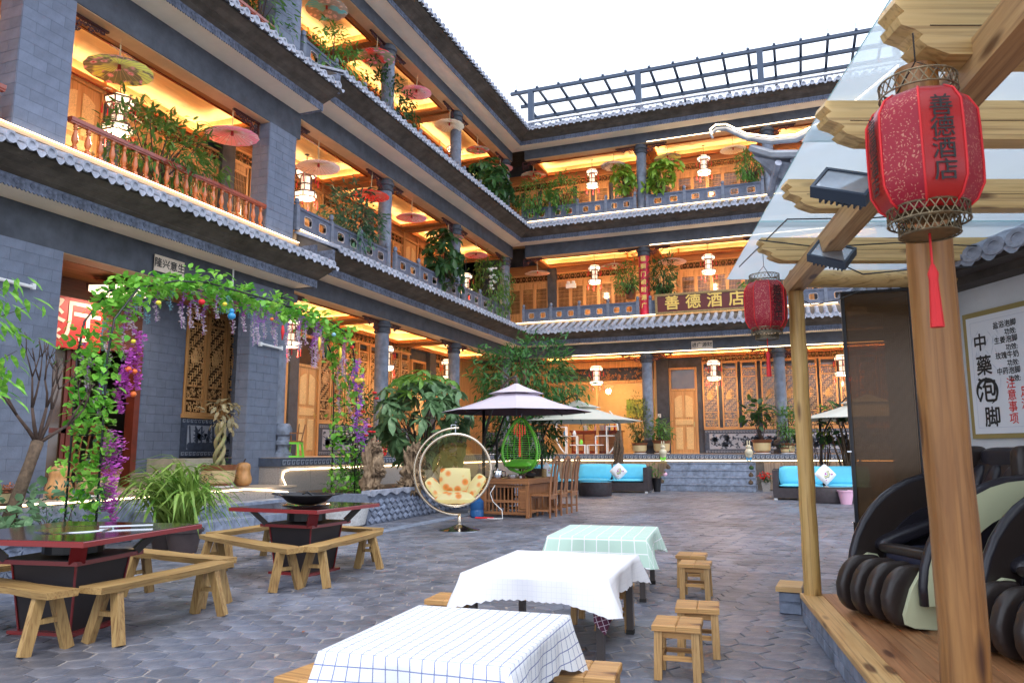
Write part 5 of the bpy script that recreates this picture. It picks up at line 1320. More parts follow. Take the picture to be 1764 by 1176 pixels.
def dchair(loc, rot, lb):
    t = thing('dining_chair', lb, 'chair', loc, rot, 'high backed wooden chairs at the tea table'); s = .19
    mb = MB(); mb.bbox(-s-.02, s+.02, -s-.02, s+.02, .4, .43, .006); ob('seat', mb, 'teak', t)
    mb = MB(); mb.box(-s, s, -s-.005, -s+.015, .34, .4); mb.box(-s, s, s-.015, s+.005, .34, .4); ob('apron', mb, 'teak', t)
    for x in (-s, s):
        mb = MB(); mb.box(x-.018, x+.018, -s-.018, -s+.018, 0, .4); ob('leg', mb, 'teakz', t)
        mb = MB(); mb.tube([(x, s, 0), (x, s, .43), (x, s+.03, .75), (x, s+.085, 1.08)], [.02,.02,.018,.018], 6); ob('rear_post', mb, 'teakz', t)
        mb = MB(); mb.box(x-.012, x+.012, -s, s, .12, .15); ob('stretcher', mb, 'teak', t)
    mb = MB(); mb.box(-s, s, -s-.012, -s+.012, .08, .11); ob('stretcher', mb, 'teak', t)
    mb = MB(); mb.tube([(-s-.02, s+.08, 1.05), (-.08, s+.09, 1.09), (0, s+.09, 1.12), (.08, s+.09, 1.09), (s+.02, s+.08, 1.05)], [.02,.028,.036,.028,.02], 6); ob('top_rail', mb, 'teak', t)
    mb = MB(); mb.grid(lambda u, v: ((u-.5)*(.11+.03*sin(v*pi)), s+.0+.09*v**1.5+.012*sin(v*6), .43+.64*v), 3, 10); mb.grid(lambda u, v: ((u-.5)*(.11+.03*sin(v*pi)), s+.016+.09*v**1.5+.012*sin(v*6), .43+.64*v), 3, 10); ob('splat', mb, 'teakz', t)
for x, y, lb in ((-4.62,13.9,'high backed wooden chair at the near end of the row'),(-4.6,14.55,'middle high backed wooden chair in the row'),(-4.58,15.2,'far high backed wooden chair in the row')): dchair((x,y,0), R(-90), lb)
t = thing('water_jug', 'blue plastic water jug on the ground by the tea table', 'jug', (-5.8,13.45,0)); M['bluejug'] = mat('blue_plastic', (.03,.13,.35), .15, trans=.3)
mb = MB(); mb.lathe([(.11,0),(.13,.02),(.13,.12),(.12,.14),(.13,.16),(.13,.3),(.05,.38),(.04,.42)],18); ob('body', mb, 'bluejug', t, 'auto'); mb = MB(); mb.lathe([(.045,.42),(.045,.45)],12); ob('cap', mb, 'white', t)
t = thing('power_cable', 'white cable looping down from the tea table to the ground', 'cable', (-5.45,13.45,0)); mb = MB(); mb.tube([(.0,.05,.6),(-.08,.0,.45),(.0,-.05,.3),(.2,-.1,.15),(.25,-.2,.01),(.05,-.25,.006),(-.2,-.1,.006)],.008,6); ob('cable', mb, 'white', t, True)
t = thing('power_strip', 'red power strip lying on the paving beside the jug', 'power strip', (-5.55,13.28,0),.1); mb = MB(); mb.bbox(-.2,.15,-.025,.025,0,.025,.004); ob('strip', mb, 'red', t)

# ================================================================ big patio parasols
def patio(loc, r, zr, za, mtop, munder, label, pole, n=8, rot=0.0, tier=True, polecol='black', armtop=None, drop=.0):
    t = thing('patio_umbrella', label, 'umbrella', loc, rot, 'big cantilever umbrellas in the courtyard')
    def tierm(r0, r1, z0, z1, sag):
        mb = MB()
        def f(u, v):
            k = u*n; a = 2*pi*u; fr = k-int(k); seg_ = cos(pi/n)/cos((fr-.5)*2*pi/n); rr_ = r0+(r1-r0)*v
            rr2 = rr_*(seg_ if True else 1)/cos(pi/n)*1.0
            return (rr2*cos(a), rr2*sin(a), z0+(z1-z0)*(v**.85)-sag*sin(pi*v)*.5-sag*.6*v*(1-abs(2*fr-1))*0)
        mb.grid(f, n*6, 5, True); return mb
    r2 = r*.37; zt = za-.02
    zmid = zr+(za-zr)*.62
    mb = tierm(.04, r2, zt, zmid, .0) if tier else tierm(.02, r, za, zr, .04)
    c = ob('canopy_top', mb, mtop, t, False)
    if tier: ob('canopy', tierm(r2*.72, r, zmid-.015, zr, .03), mtop, t)
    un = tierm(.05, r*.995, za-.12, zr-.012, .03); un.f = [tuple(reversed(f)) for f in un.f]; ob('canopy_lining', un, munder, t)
    for k in range(n):
        a = 2*pi*k/n; mb = MB(); mb.bar((.03*cos(a), .03*sin(a), za-.14), (r*.98*cos(a)/1.0, r*.98*sin(a), zr-.03), .018); ob('rib', mb, 'black', t)
    mb = MB(); mb.lathe([(.03,za-.02),(.035,za+.03),(.02,za+.1)], 8); ob('finial', mb, 'steelleg', t)
    ca, sa = cos(-rot), sin(-rot); pl = (pole[0]*ca-pole[1]*sa, pole[0]*sa+pole[1]*ca)
    mb = MB(); mb.tube([(pl[0],pl[1],.0),(pl[0],pl[1],2.15)], .032, 8); ob('pole', mb, 'black', t, True)
    mb = MB(); mb.tube([(pl[0]*(1-f)**1.0, pl[1]*(1-f), 1.5+(za+.12-1.5)*(1-(1-f)**2.2)) for f in [i/10 for i in range(11)]], .025, 8); ob('arm', mb, 'steelleg', t, True)
    mb = MB(); mb.box(pl[0]-.3, pl[0]+.3, pl[1]-.3, pl[1]+.3, 0, .06); ob('base', mb, 'granite', t)
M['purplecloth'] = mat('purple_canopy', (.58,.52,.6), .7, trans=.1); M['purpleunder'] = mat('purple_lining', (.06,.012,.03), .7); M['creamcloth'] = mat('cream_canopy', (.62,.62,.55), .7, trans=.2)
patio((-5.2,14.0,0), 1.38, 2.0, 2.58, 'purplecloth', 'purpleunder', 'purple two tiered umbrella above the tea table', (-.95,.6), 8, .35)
patio((-5.62,19.9,0), 1.62, 2.02, 2.62, 'creamcloth', 'creamcloth', 'cream two tiered umbrella behind the purple one', (-1.3,.8), 8, .2)
patio((1.75,22.0,0), 1.75, 2.05, 2.72, 'creamcloth', 'creamcloth', 'white umbrella partly hidden by the dark screen panel', (-1.2,1.0), 8, .1)

# ================================================================ wicker sofas, tables, pillows
M['wicker'] = mat('brown_wicker', (.045,.035,.04), .6, var=.25, vs=10); _n = M['wicker'].node_tree; _b = _n.nodes['Principled BSDF']
_c = _n.nodes.new('ShaderNodeTexChecker'); _c.inputs['Scale'].default_value = 55; _tc = _n.nodes.new('ShaderNodeTexCoord'); _n.links.new(_tc.outputs['Object'], _c.inputs[0]); _bm = _n.nodes.new('ShaderNodeBump'); _bm.inputs['Strength'].default_value = .8; _bm.inputs['Distance'].default_value = .01; _n.links.new(_c.outputs['Fac'], _bm.inputs['Height']); _n.links.new(_bm.outputs[0], _b.inputs['Normal'])
M['bluecush'] = mat('sky_blue_cushion', (.12,.54,.74), .7, var=.06, vs=8, bump=.1)
def sofa(loc, rot, L, lb, arml=True, armr=True):
    t = thing('wicker_sofa', lb, 'sofa', loc, rot, 'brown wicker sofas with sky blue cushions')
    mb = MB(); mb.box(-L/2, L/2, -.4, .4, .05, .3); ob('base', mb, 'wicker', t); mb = MB(); mb.box(-L/2, L/2, .32, .42, .3, .76); ob('back_frame', mb, 'wicker', t)
    for sx, on_ in ((-1, arml), (1, armr)):
        if on_: mb = MB(); mb.box(sx*L/2-(.14 if sx > 0 else 0), sx*L/2+(0 if sx > 0 else .14), -.4, .32, .3, .5 if False else .74); ob('arm', mb, 'wicker', t)
    a0 = -L/2+(.14 if arml else 0); a1 = L/2-(.14 if armr else 0)
    for i in range(2):
        x0 = a0+(a1-a0)*i/2+.004; x1 = a0+(a1-a0)*(i+1)/2-.004
        o = cushion(t, 'seat_cushion', ((x0+x1)/2, -.05, .35), (x1-x0)/2, .36, .05, (0,0,0), 'bluecush'); o = cushion(t, 'back_cushion', ((x0+x1)/2, .24, .6), (x1-x0)/2, .24, .07, (R(80),0,0), 'bluecush')
    for x in (-L/2+.06, L/2-.06):
        for y in (-.36, .36): mb = MB(); mb.box(x-.04,x+.04,y-.02,y+.02,0,.05); ob('foot', mb, 'white', t)
sofa((-5.4,22.95,0), 0, 2.3, 'sky blue wicker sofa left of the stone steps', False, True)
sofa((-7.0,21.6,0), R(75), 1.9, 'sky blue wicker sofa behind the wooden chairs', True, False)
sofa((.45,20.9,0), 0, 2.3, 'sky blue wicker sofa on the right behind the pergola post', True, False)
def wtable(loc, r, h, lb, sx=1):
    t = thing('wicker_table', lb, 'table', loc, 0, 'oval wicker coffee tables'); mb = MB(); mb.lathe([(r*.98,0.01),(r,.04),(r,h-.02),(r*.97,h)],28, sx=sx); ob('drum', mb, 'wicker', t, 'auto'); mb = MB(); mb.lathe([(r*1.0,h),(r*1.0,h+.012)],28, sx=sx); ob('glass_top', mb, 'glassdark', t)
wtable((-5.42,20.9,0), .46, .37, 'round wicker coffee table in front of the left sofa'); wtable((.6,19.9,0), .45, .37, 'oval wicker coffee table in front of the right sofa', 1.3)
M['pillow'] = mat('white_pillow_cloth', (.75,.75,.78), .8); M['motif1'] = mat('pillow_motif_green', (.12,.2,.12), .8); M['motif2'] = mat('pillow_motif_purple', (.4,.05,.3), .8); M['motif3'] = mat('pillow_motif_cream', (.7,.65,.4), .8)
def pillow(loc, rz, lb):
    t = thing('throw_pillow', lb, 'pillow', loc, rz, 'white throw pillows with a flower medallion'); o = cushion(t, 'pad', (0,0,0), .2,.2,.06, (R(75), R(45), 0), 'pillow')
    for i, (r_, m) in enumerate(((.1,'motif1'),(.085,'motif3'),(.06,'motif1'),(.045,'pillow'),(.025,'motif2'))):
        mb = MB(); pts = [(r_*(1+.12*cos(8*a))*cos(a), r_*(1+.12*cos(8*a))*sin(a)) for a in [2*pi*k/48 for k in range(48)]]; mb.prism(pts, -.058-.0025*(i+1), -.05, 'xz'); q = ob('medallion', mb, m, t); q.rotation_euler = (R(-15),0,0)
    for a in range(4):
        mb = MB(); mb.prism([(.02*cos(k)+.15*cos(a*pi/2), .02*sin(k)+.15*sin(a*pi/2)) for k in [2*pi*j/8 for j in range(8)]], -.044, -.03, 'xz'); q = ob('dot', mb, 'motif2', t); q.rotation_euler = (R(-15),0,0)
pillow((-5.15,22.66,.62), 0, 'medallion pillow standing on the left sofa'); pillow((.55,20.6,.64), .1, 'medallion pillow standing on the right sofa'); pillow((-6.95,21.3,.66), R(60), 'medallion pillow on the sofa behind the chairs')
t = thing('bucket', 'pink plastic bucket on the paving by the dark screen', 'bucket', (.93,19.4,0)); M['pink'] = mat('pink_plastic', (.72,.42,.56), .35); mb = MB(); mb.lathe([(.12,0),(.17,.29),(.185,.29),(.185,.32),(.17,.32),(.115,.02)],20); ob('pail', mb, 'pink', t, 'auto'); mb = MB(); mb.tube([(.18*cos(a), .18*sin(a)*.3-.1*sin(a), .31+.0) for a in [pi*k/8 for k in range(9)]],.006,5); ob('bail', mb, 'white', t)
# ================================================================ right side: deck, pergola, side building, massage chairs
ED = Vector((.139, -.990, 0)); EN = Vector((.990, .139, 0))     # deck edge direction (towards camera) and inward
def dk(s, t, z): p = Vector((-.06, 6.2, 0))+ED*s+EN*t; return (p.x, p.y, z)
M['deckwood'] = wood('reddish_deck_board', (.27,.11,.04), (.4,.19,.08), 'X', 1.0, .45, knots=True, rnd=.12)
M['deckedge'] = wood('yellow_edge_board', (.5,.28,.1), (.6,.38,.16), 'X', 1.0, .45, knots=True)
deck = thing('wooden_deck', 'low wooden deck edged with grey stone tiles under the pergola', 'deck', dk(0,0,0), atan2(ED.y, ED.x))
DL = 8.5
for i in range(26):
    y0 = .0 if i == 0 else .15+(i-1)*.122; y1 = .148 if i == 0 else y0+.119
    mb = MB(); mb.bbox(-.0, DL, y0, y1, .165, .2, .004); ob('edge_board' if i == 0 else 'board', mb, 'deckedge' if i == 0 else 'deckwood', deck)
mb = MB(); mb.box(.02, DL, .03, 3.1, 0, .16); ob('deck_core', mb, 'mortar', deck)
for j in range(2):
    for i in range(28):
        x = .02+i*.3-(.15 if j else 0); mb = MB(); mb.fbox(max(x,.02), x+.296, j*.082, j*.082+.078, .03, .02, .004); ob('stone_tile', mb, 'bluestone', deck)
pl = thing('post_plinth', 'small grey stone plinth with a yellow wooden cap beside the pergola post', 'plinth', (-.215, 6.42, 0), R(-4))
mb = MB(); mb.fbox(-.0,.16,.0,.078,0,.01,.004); mb.box(0,.16,0,.3,0,.165); ob('block', mb, 'bluestone', pl)
mb = MB(); mb.fbox(.002,.158,.09,.16,0,.014,.004); ob('stone_tile', mb, 'bluestone', pl)
mb = MB(); mb.bbox(-.02,.17,-.03,.3,.166,.205,.005); ob('cap', mb, 'deckedge', pl)
M['log'] = wood('shaded_yellow_log', (.22,.09,.022), (.36,.17,.048), 'Z', .9, .45, knots=True); M['logx'] = wood('pale_pine_rafter', (.56,.37,.14), (.68,.48,.22), 'X', .7, .5, knots=True)  # log brown darkened: the near post's shade is mixed into the colour
per = thing('pergola', 'yellow log pergola with carved rafter ends and a glass roof', 'pergola', (.2, 4.2, 0))
def ploc(p): return Vector(p)-Vector((.2, 4.2, 0))
M['logpale'] = wood('pale_yellow_log', (.46,.27,.08), (.6,.39,.14), 'Z', .9, .45, knots=True)  # lighter copy of the same log wood, for the far post
def log(x, y, z0, z1, r, name='post', tw=.92, lean=(0,0), m='log'):
    mb = MB(); n = 12; rr = random.Random(int(x*100+y*10)); k = 14
    pts = [ploc((x+lean[0]*i/k+rr.uniform(-.003,.003), y+lean[1]*i/k, z0+(z1-z0)*i/k)) for i in range(k+1)]
    mb.tube(pts, [r*(1-(1-tw)*i/k)*rr.uniform(.985,1.015) for i in range(k+1)], 18); return ob(name, mb, m, per, 'auto')
log(0.03, 6.15, .2, 2.46, .062, m='logpale'); log(.435, 2.75, .2, 2.53, .071, tw=.95)
log(.9, -.4, .2, 2.6, .09)
M['beamw'] = wood('brown_pine_beam', (.42,.24,.1), (.55,.35,.16), 'X', .9, .5, knots=True)
def timber(a, b, w_, h, m='beamw', name='beam'):
    a, b = ploc(a), ploc(b); L = (b-a).length; mb = MB(); mb.bbox(0, L, -w_/2, w_/2, -h/2, h/2, .012); o = ob(name, mb, m, per); o.location = a; d = (b-a); o.rotation_euler = (0, -atan2(d.z, math.hypot(d.x, d.y)), atan2(d.y, d.x)); return o
timber((0.0,6.3,2.53), (.93,1.2,2.53), .11, .14)
RD = Vector((.934,.358,0))
def rafter(p, L, w_, h, z, lb=0):
    """rafter with a stepped, scalloped end on its left"""
    mb = MB(); pts = [(0,0),(.0,-.0)]
    prof = [(.0,h),(-.01,h*.86),(.02,h*.72),(-.005,h*.62),(.005,h*.5),(.05,h*.42),(.075,h*.33),(.06,h*.25),(.085,h*.14),(.14,h*.03),(.16,0)]
    poly = prof+[(L,0),(L,h)]
    mb.prism([(x, zz) for x, zz in poly], -w_/2, w_/2, 'xz'); o = ob('rafter', mb, 'logx', per); o.location = ploc((p[0], p[1], z)); o.rotation_euler = (0,0,atan2(RD.y, RD.x))
    mb = MB(); mb.box(.1, L*.9, -w_/2-.002, -w_/2, h*.47, h*.485); ob('crack', mb, 'bark', o)
rafter((-.2,5.65), 2.1, .1, .17, 2.6); rafter((0.0,4.45), 2.2, .1, .17, 2.6); rafter((.17,3.5), 2.3, .11, .18, 2.6); rafter((.36,2.68), 2.4, .12, .21, 2.535)
rafter((.62,1.6), 2.4, .12, .2, 2.6)
# round tie log and wall plate
mb = MB(); mb.tube([ploc((-.0,6.2,2.58)), ploc((.6,6.4,2.57)), ploc((1.5,6.75,2.58))], .07, 14); ob('tie_log', mb, 'logx', per, 'auto')
timber((1.02,6.85,2.63), (2.9,3.4,2.63), .1, .13)
# glass sheets
M['glassroof'] = mat('milky_roof_glass', (.66,.7,.74), .12, spec=.8, var=.12, vs=1.2, col2=(.84,.88,.9)); _n = M['glassroof'].node_tree
_b = _n.nodes['Principled BSDF']; _t = _n.nodes.new('ShaderNodeBsdfTransparent'); _t.inputs[0].default_value = (.88,.93,.95,1); _tl = _n.nodes.new('ShaderNodeBsdfTranslucent'); _tl.inputs[0].default_value = (.74,.8,.84,1)
_m1 = _n.nodes.new('ShaderNodeMixShader'); _m1.inputs[0].default_value = .55; _m2 = _n.nodes.new('ShaderNodeMixShader'); _m2.inputs[0].default_value = .42
_n.links.new(_b.outputs[0], _m1.inputs[1]); _n.links.new(_tl.outputs[0], _m1.inputs[2]); _n.links.new(_m1.outputs[0], _m2.inputs[1]); _n.links.new(_t.outputs[0], _m2.inputs[2]); _n.links.new(_m2.outputs[0], _n.nodes['Material Output'].inputs[0])
M['glassedge'] = mat('green_glass_edge', (.35,.6,.62), .1)
gl = [((-.55,7.05),(-.18,5.3)), ((-.2,5.42),(.14,3.8)), ((.09,3.95),(.46,2.4)), ((.42,2.55),(.78,.9)), ((.75,1.0),(1.2,-1.0))]
for i, (a, b) in enumerate(gl):
    z = 2.80+.012*(i % 2); mb = MB(); wd = 2.6
    A = Vector((*a, z)); B_ = Vector((*b, z)); e = RD*wd
    q = [ploc(A), ploc(B_), ploc(B_+e), ploc(A+e)]; mb.add([tuple(v) for v in q]+[(v.x, v.y, v.z+.008) for v in q], [(0,1,2,3),(7,6,5,4)]); g_ = ob('glass_sheet', mb, 'glassroof', per)
    mb = MB(); mb.add([tuple(v) for v in q]+[(v.x, v.y, v.z+.008) for v in q], [(0,4,5,1),(1,5,6,2),(2,6,7,3),(3,7,4,0)]); ob('glass_edge', mb, 'glassedge', g_)
# wires along rafters
t = thing('light_wire', 'thin black cable sagging along the pergola rafters', 'cable', (.2,4.2,2.6)); mb = MB()
def wire(pts, r=.005): mb.tube([Vector(p)-Vector((.2,4.2,2.6)) for p in pts], r, 5)
wire([(-.4,6.5,2.78),(.0,5.1,2.74),(.5,5.2,2.72),(1.2,5.4,2.76)]); wire([(-.2,5.55,2.74),(.2,5.6,2.66),(.7,5.75,2.68),(1.3,6.0,2.66)]); wire([(.2,5.2,2.5),(.45,5.4,2.4),(.8,5.6,2.45),(1.2,5.9,2.5)]); wire([(.0,6.2,2.45),(.15,6.22,2.36),(.32,6.3,2.4),(.5,6.35,2.47)],.004)
ob('wire', mb, 'black', t)
# floodlights
M['floodblue'] = mat('blue_black_casing', (.02,.035,.06), .35); M['floodglass'] = mat('floodlight_glass', (.35,.38,.42), .08, metal=.5, var=.3, vs=4)
def flood(p, rot, s, lb):
    t = thing('floodlight', lb, 'floodlight', p, 0, 'floodlights on the pergola beam'); t.rotation_euler = rot; t.scale = (s,)*3
    mb = MB(); mb.box(-.12,.12,-.02,.025,-.08,.08); ob('case', mb, 'floodblue', t)
    mb = MB()
    for bx in ((-.12,.12,.066,.08),(-.12,.12,-.08,-.066),(-.12,-.106,-.066,.066),(.106,.12,-.066,.066)): mb.box(bx[0],bx[1],-.032,-.02,bx[2],bx[3])
    ob('bezel', mb, 'floodblue', t); mb = MB(); mb.box(-.106,.106,-.026,-.0205,-.066,.066); ob('lens', mb, 'floodglass', t)
    mb = MB()
    for i in range(8): mb.box(-.09+i*.025,-.083+i*.025,.025,.06,-.06,.06)
    ob('fins', mb, 'floodblue', t); mb = MB(); mb.tube([(.0,.03,.0),(.0,.1,.04),(.0,.1,.16)], .012, 6); mb.box(-.02,.02,.03,.08,-.02,.1); ob('bracket', mb, 'floodblue', t)
flood((.255,3.62,2.43), (R(-42), R(22), R(-18)), 1.05, 'larger black floodlight beside the big red lantern'); flood((.245,4.95,2.44), (R(-42), R(22), R(-18)), 1.0, 'smaller black floodlight further along the pergola beam')

# ---- red lanterns
def lantern_fabric(name, base, fl):
    m = mat(name, base, .5, trans=.1); n = m.node_tree.nodes; l = m.node_tree.links; b = n['Principled BSDF']; tc = n.new('ShaderNodeTexCoord')
    vo = n.new('ShaderNodeTexVoronoi'); vo.inputs['Scale'].default_value = 15; nz = n.new('ShaderNodeTexNoise'); nz.inputs['Scale'].default_value = 16
    mpp = n.new('ShaderNodeVectorMath'); mpp.operation = 'ADD'; l.new(tc.outputs['Object'], mpp.inputs[0]); l.new(nz.outputs['Color'], mpp.inputs[1]); l.new(tc.outputs['Object'], nz.inputs['Vector']); l.new(mpp.outputs[0], vo.inputs['Vector'])
    r = n.new('ShaderNodeMapRange'); r.inputs['From Min'].default_value = .33; r.inputs['From Max'].default_value = .2; l.new(vo.outputs['Distance'], r.inputs[0])
    x = n.new('ShaderNodeMix'); x.data_type = 'RGBA'; x.inputs[6].default_value = (*base, 1); x.inputs[7].default_value = (*fl, 1); l.new(r.outputs[0], x.inputs[0]); l.new(x.outputs[2], b.inputs['Base Color']); return m
M['lanred'] = mat('lantern_red_cloth', (.34,.004,.007), .42, trans=.08, coat=.15, var=.12, vs=10, col2=(.42,.01,.01)); M['lanfloral'] = lantern_fabric('lantern_red_floral_cloth', (.32,.003,.02), (.6,.24,.16)); M['brassmesh'] = mat('old_brass', (.2,.155,.09), .4, .7, var=.3, vs=30)
def red_lantern(p, s, rot, label, big=True):
    t = thing('red_lantern', label, 'lantern', p, rot, 'red cloth lanterns hanging from the pergola'); n = 8
    prof = [(.1,-.2),(.135,-.17),(.158,-.12),(.16,-.06),(.16,.06),(.158,.12),(.135,.165),(.1,.19)]
    for k in range(n):
        a0 = 2*pi*k/n; a1 = 2*pi*(k+1)/n; mb = MB()
        mb.grid(lambda u, v: ((lambda r, z, a: (r*cos(a), r*sin(a), z))(prof[int(round(v*7))][0]*(1-.0*sin(pi*u)), prof[int(round(v*7))][1], 0) if False else
            (prof[int(round(v*7))][0]*(cos(a0)*(1-u)+cos(a1)*u), prof[int(round(v*7))][0]*(sin(a0)*(1-u)+sin(a1)*u), prof[int(round(v*7))][1])), 3, 7)
        pn = ob('cloth_panel', mb, 'lanfloral' if (k % 2 == 0 or not big) else 'lanred', t, 'auto')
    mb = MB()
    for k in range(n):
        a = 2*pi*k/n; mb.tube([(r*1.01*cos(a), r*1.01*sin(a), z) for r, z in prof], .004, 5)
    ob('rib', mb, 'red', t, True)
    for zc, r0, h in ((.2,.115,.045),(-.225,.118,.045),(-.265,.088,.045)):
        mb = MB(); m_ = 26
        for k in range(m_):
            a, b_ = 2*pi*k/m_, 2*pi*(k+1)/m_
            mb.bar((r0*cos(a), r0*sin(a), zc), (r0*cos(b_), r0*sin(b_), zc+h), .003); mb.bar((r0*cos(b_), r0*sin(b_), zc), (r0*cos(a), r0*sin(a), zc+h), .003)
        for z in (zc, zc+h): mb.tube([(r0*cos(2*pi*k/24), r0*sin(2*pi*k/24), z) for k in range(25)], .0035, 5, False)
        ob('lattice_collar', mb, 'brassmesh', t)
    mb = MB(); mb.lathe([(.001,-.2),(.1,-.2)],16,capb=False,capt=False); mb.lathe([(.001,-.26),(.085,-.262)],16,capb=False,capt=False); ob('bottom_disc', mb, 'brassmesh', t)
    mb = MB(); mb.tube([(-.1,0,.24),(0,0,.32),(.1,0,.24)], .0025, 4); mb.tube([(0,0,.32),(0,0,.42)], .0025, 4); ob('hanger', mb, 'black', t)
    mb = MB(); mb.tube([(0,0,-.26),(0,0,-.36)], .004, 5); mb.tube([(0,0,-.36),(0,0,-.39),(0,0,-.41),(0,0,-.56)], [.006,.016,.013,.02], 8); ob('tassel', mb, 'red', t, 'auto')
    rad = .16*cos(pi/8)
    for k in ((1, 3, 5, 7) if big else (1, 5)):
        for i, ch in enumerate('善德酒店'):
            a = 2*pi*(k+.5)/n; r_ = rad+.003; me_ = text_mesh(ch, .072 if big else .085, 'ink', .0008, .0007)
            z = .095-i*.068
            o = link('character', me_, t, (r_*cos(a), r_*sin(a), z), (R(90), 0, a+pi/2))
    t.scale = (s,)*3; return t
# direction from lantern to the camera decides which faces are turned outwards
red_lantern((.39,2.45,2.12), .93, R(-54), 'large red lantern with black characters in front of the big log post')
red_lantern((-.19,6.0,2.34), .97, R(-120), 'small red lantern with black characters by the far pergola post', False)

# ---- dark corrugated screen panel
M['screen'] = mat('brown_polycarbonate', (.1,.055,.022), .14, spec=1.0, metal=.35); _n = M['screen'].node_tree; _t = _n.nodes.new('ShaderNodeBsdfTransparent'); _t.inputs[0].default_value = (.5,.24,.08,1); _m = _n.nodes.new('ShaderNodeMixShader'); _m.inputs[0].default_value = .1
_n.links.new(_n.nodes['Principled BSDF'].outputs[0], _m.inputs[1]); _n.links.new(_t.outputs[0], _m.inputs[2]); _n.links.new(_m.outputs[0], _n.nodes['Material Output'].inputs[0])
M['dkframe'] = mat('dark_frame', (.012,.014,.02), .4)
t = thing('screen_panel', 'tall dark brown corrugated screen panel behind the near seats', 'screen', (.37,6.5,.2), R(2))
mb = MB(); nn = 120; mb.grid(lambda u, v: (.02+.46*u, .006*sin(u*2*pi*30), .02+2.26*v), nn, 1); ob('sheet', mb, 'screen', t, True)
mb = MB(); mb.box(-.005,.02,-.02,.02,0,2.3); mb.box(.48,.5,-.02,.02,0,2.3); mb.box(.02,.48,-.015,.015,2.28,2.3); mb.box(.02,.48,-.015,.015,0,.02); ob('frame', mb, 'dkframe', t)
mb = MB(); mb.box(-.03,0,-.03,-.02,1.03,1.04); mb.box(-.02,.01,-.03,-.02,.35,.5); ob('hinge', mb, 'chrome', t)

# ---- side building with white wall, grey pier, tiled eave and curled hip ridge
sb = thing('side_building', 'white walled side building with grey brick pier and tiled eave at right', 'building', (1.24,6.89,0), atan2(-.877,.48))
# local x runs towards the camera along the wall, +y is towards the right (into the building)
M['whitewall'] = mat('white_wall', (.68,.7,.72), .75, var=.06, vs=3)
mb = MB(); mb.box(.0,6,0,.3,0,2.75); ob('wall', mb, 'whitewall', sb)
mb = MB(); mb.box(-.9,.0,-.03,.5,0,4.0); ob('pier', mb, 'mortar', sb)
for j in range(24):
    for i in range(3):
        x = -.9+i*.36-(.18 if j % 2 else 0); a, b = max(-.9, x), min(0, x+.356)
        if b-a > .05: link('brick', MB().fbox(0, b-a, 0, .158, 0, .01, .004).mesh('brick', 'brick'), sb, (a, -.03, j*.163+.01))
mb = MB(); mb.box(-.9,6,-.35,.3,2.56,2.6); mb.box(-.9,6,-.18,.3,2.5,2.56); ob('eave_board', mb, 'eave', sb)
for i in range(26):
    x = -.85+i*.2; o = link('roof_tile', TILE, sb, (x, .35, 2.6)); o.scale = (1.25,.72,.8)
M['hip'] = mat('pale_ridge_plaster', (.28,.3,.34), .7, var=.2, vs=10, bump=.3)
hb_ = Vector((1.24,6.89,0)); 
def sl(p):  # world -> local of side building
    d = Vector(p)-hb_; a = -atan2(-.877,.48); return Vector((d.x*cos(a)-d.y*sin(a), d.x*sin(a)+d.y*cos(a), d.z))
cur = [(-.66,7.5,4.36),(-.68,7.5,4.41),(-.62,7.5,4.45),(-.52,7.48,4.43),(-.33,7.45,4.29),(-.1,7.4,4.2),(.12,7.35,4.17),(.36,7.3,4.24),(.62,7.25,4.36),(1.0,7.15,4.6)]
mb = MB(); mb.tube([sl(p) for p in cur], [.012,.018,.02,.022,.026,.03,.032,.034,.034,.034], 8); ob('hip_ridge', mb, 'hip', sb, 'auto')
mb = MB(); mb.tube([sl((p[0], p[1]-.04, p[2]+.033)) for p in cur], .007, 6); ob('led_strip', mb, 'led', sb)
mb = MB()
for k, dz in ((.0,.09),(.0,.16)):
    pass
c2 = [(-.3,7.48,4.2),(-.1,7.42,4.08),(.15,7.35,4.02),(.4,7.3,4.06),(.7,7.25,4.2)]
mb.tube([sl(p) for p in c2], .04, 6); ob('ridge_course', mb, 'hip', sb, 'auto')
mb = MB(); A = [sl(p) for p in [(-.3,7.5,4.17),(.15,7.4,3.98),(.75,7.3,4.16),(1.5,7.2,4.3),(1.5,7.9,4.0),(.6,8.0,3.82),(.0,8.0,3.82)]]
mb.add(A, [(0,1,5,6),(1,2,4,5),(2,3,4)]); mb.add([sl(p) for p in [(-.3,7.5,4.12),(.15,7.4,3.93),(.75,7.3,4.1),(.6,7.6,3.75),(.1,7.6,3.75)]], [(0,1,2,3,4)]); ob('corner_roof', mb, 'tile', sb)
mb = MB(); mb.box(-.2,6,0.05,3,2.7,4.0); ob('upper_wall', mb, 'brickdark', sb)
for i in range(7):
    p = sl((-.05+i*.14, 7.42-.02*i, 3.95)); mb = MB(); mb.tube([sl((-.05+i*.14, 7.4, 3.98-.0*i)), sl((-.15+i*.16, 7.9, 3.84))], .035, 6); ob('roof_tile', mb, 'tile', sb, 'auto')
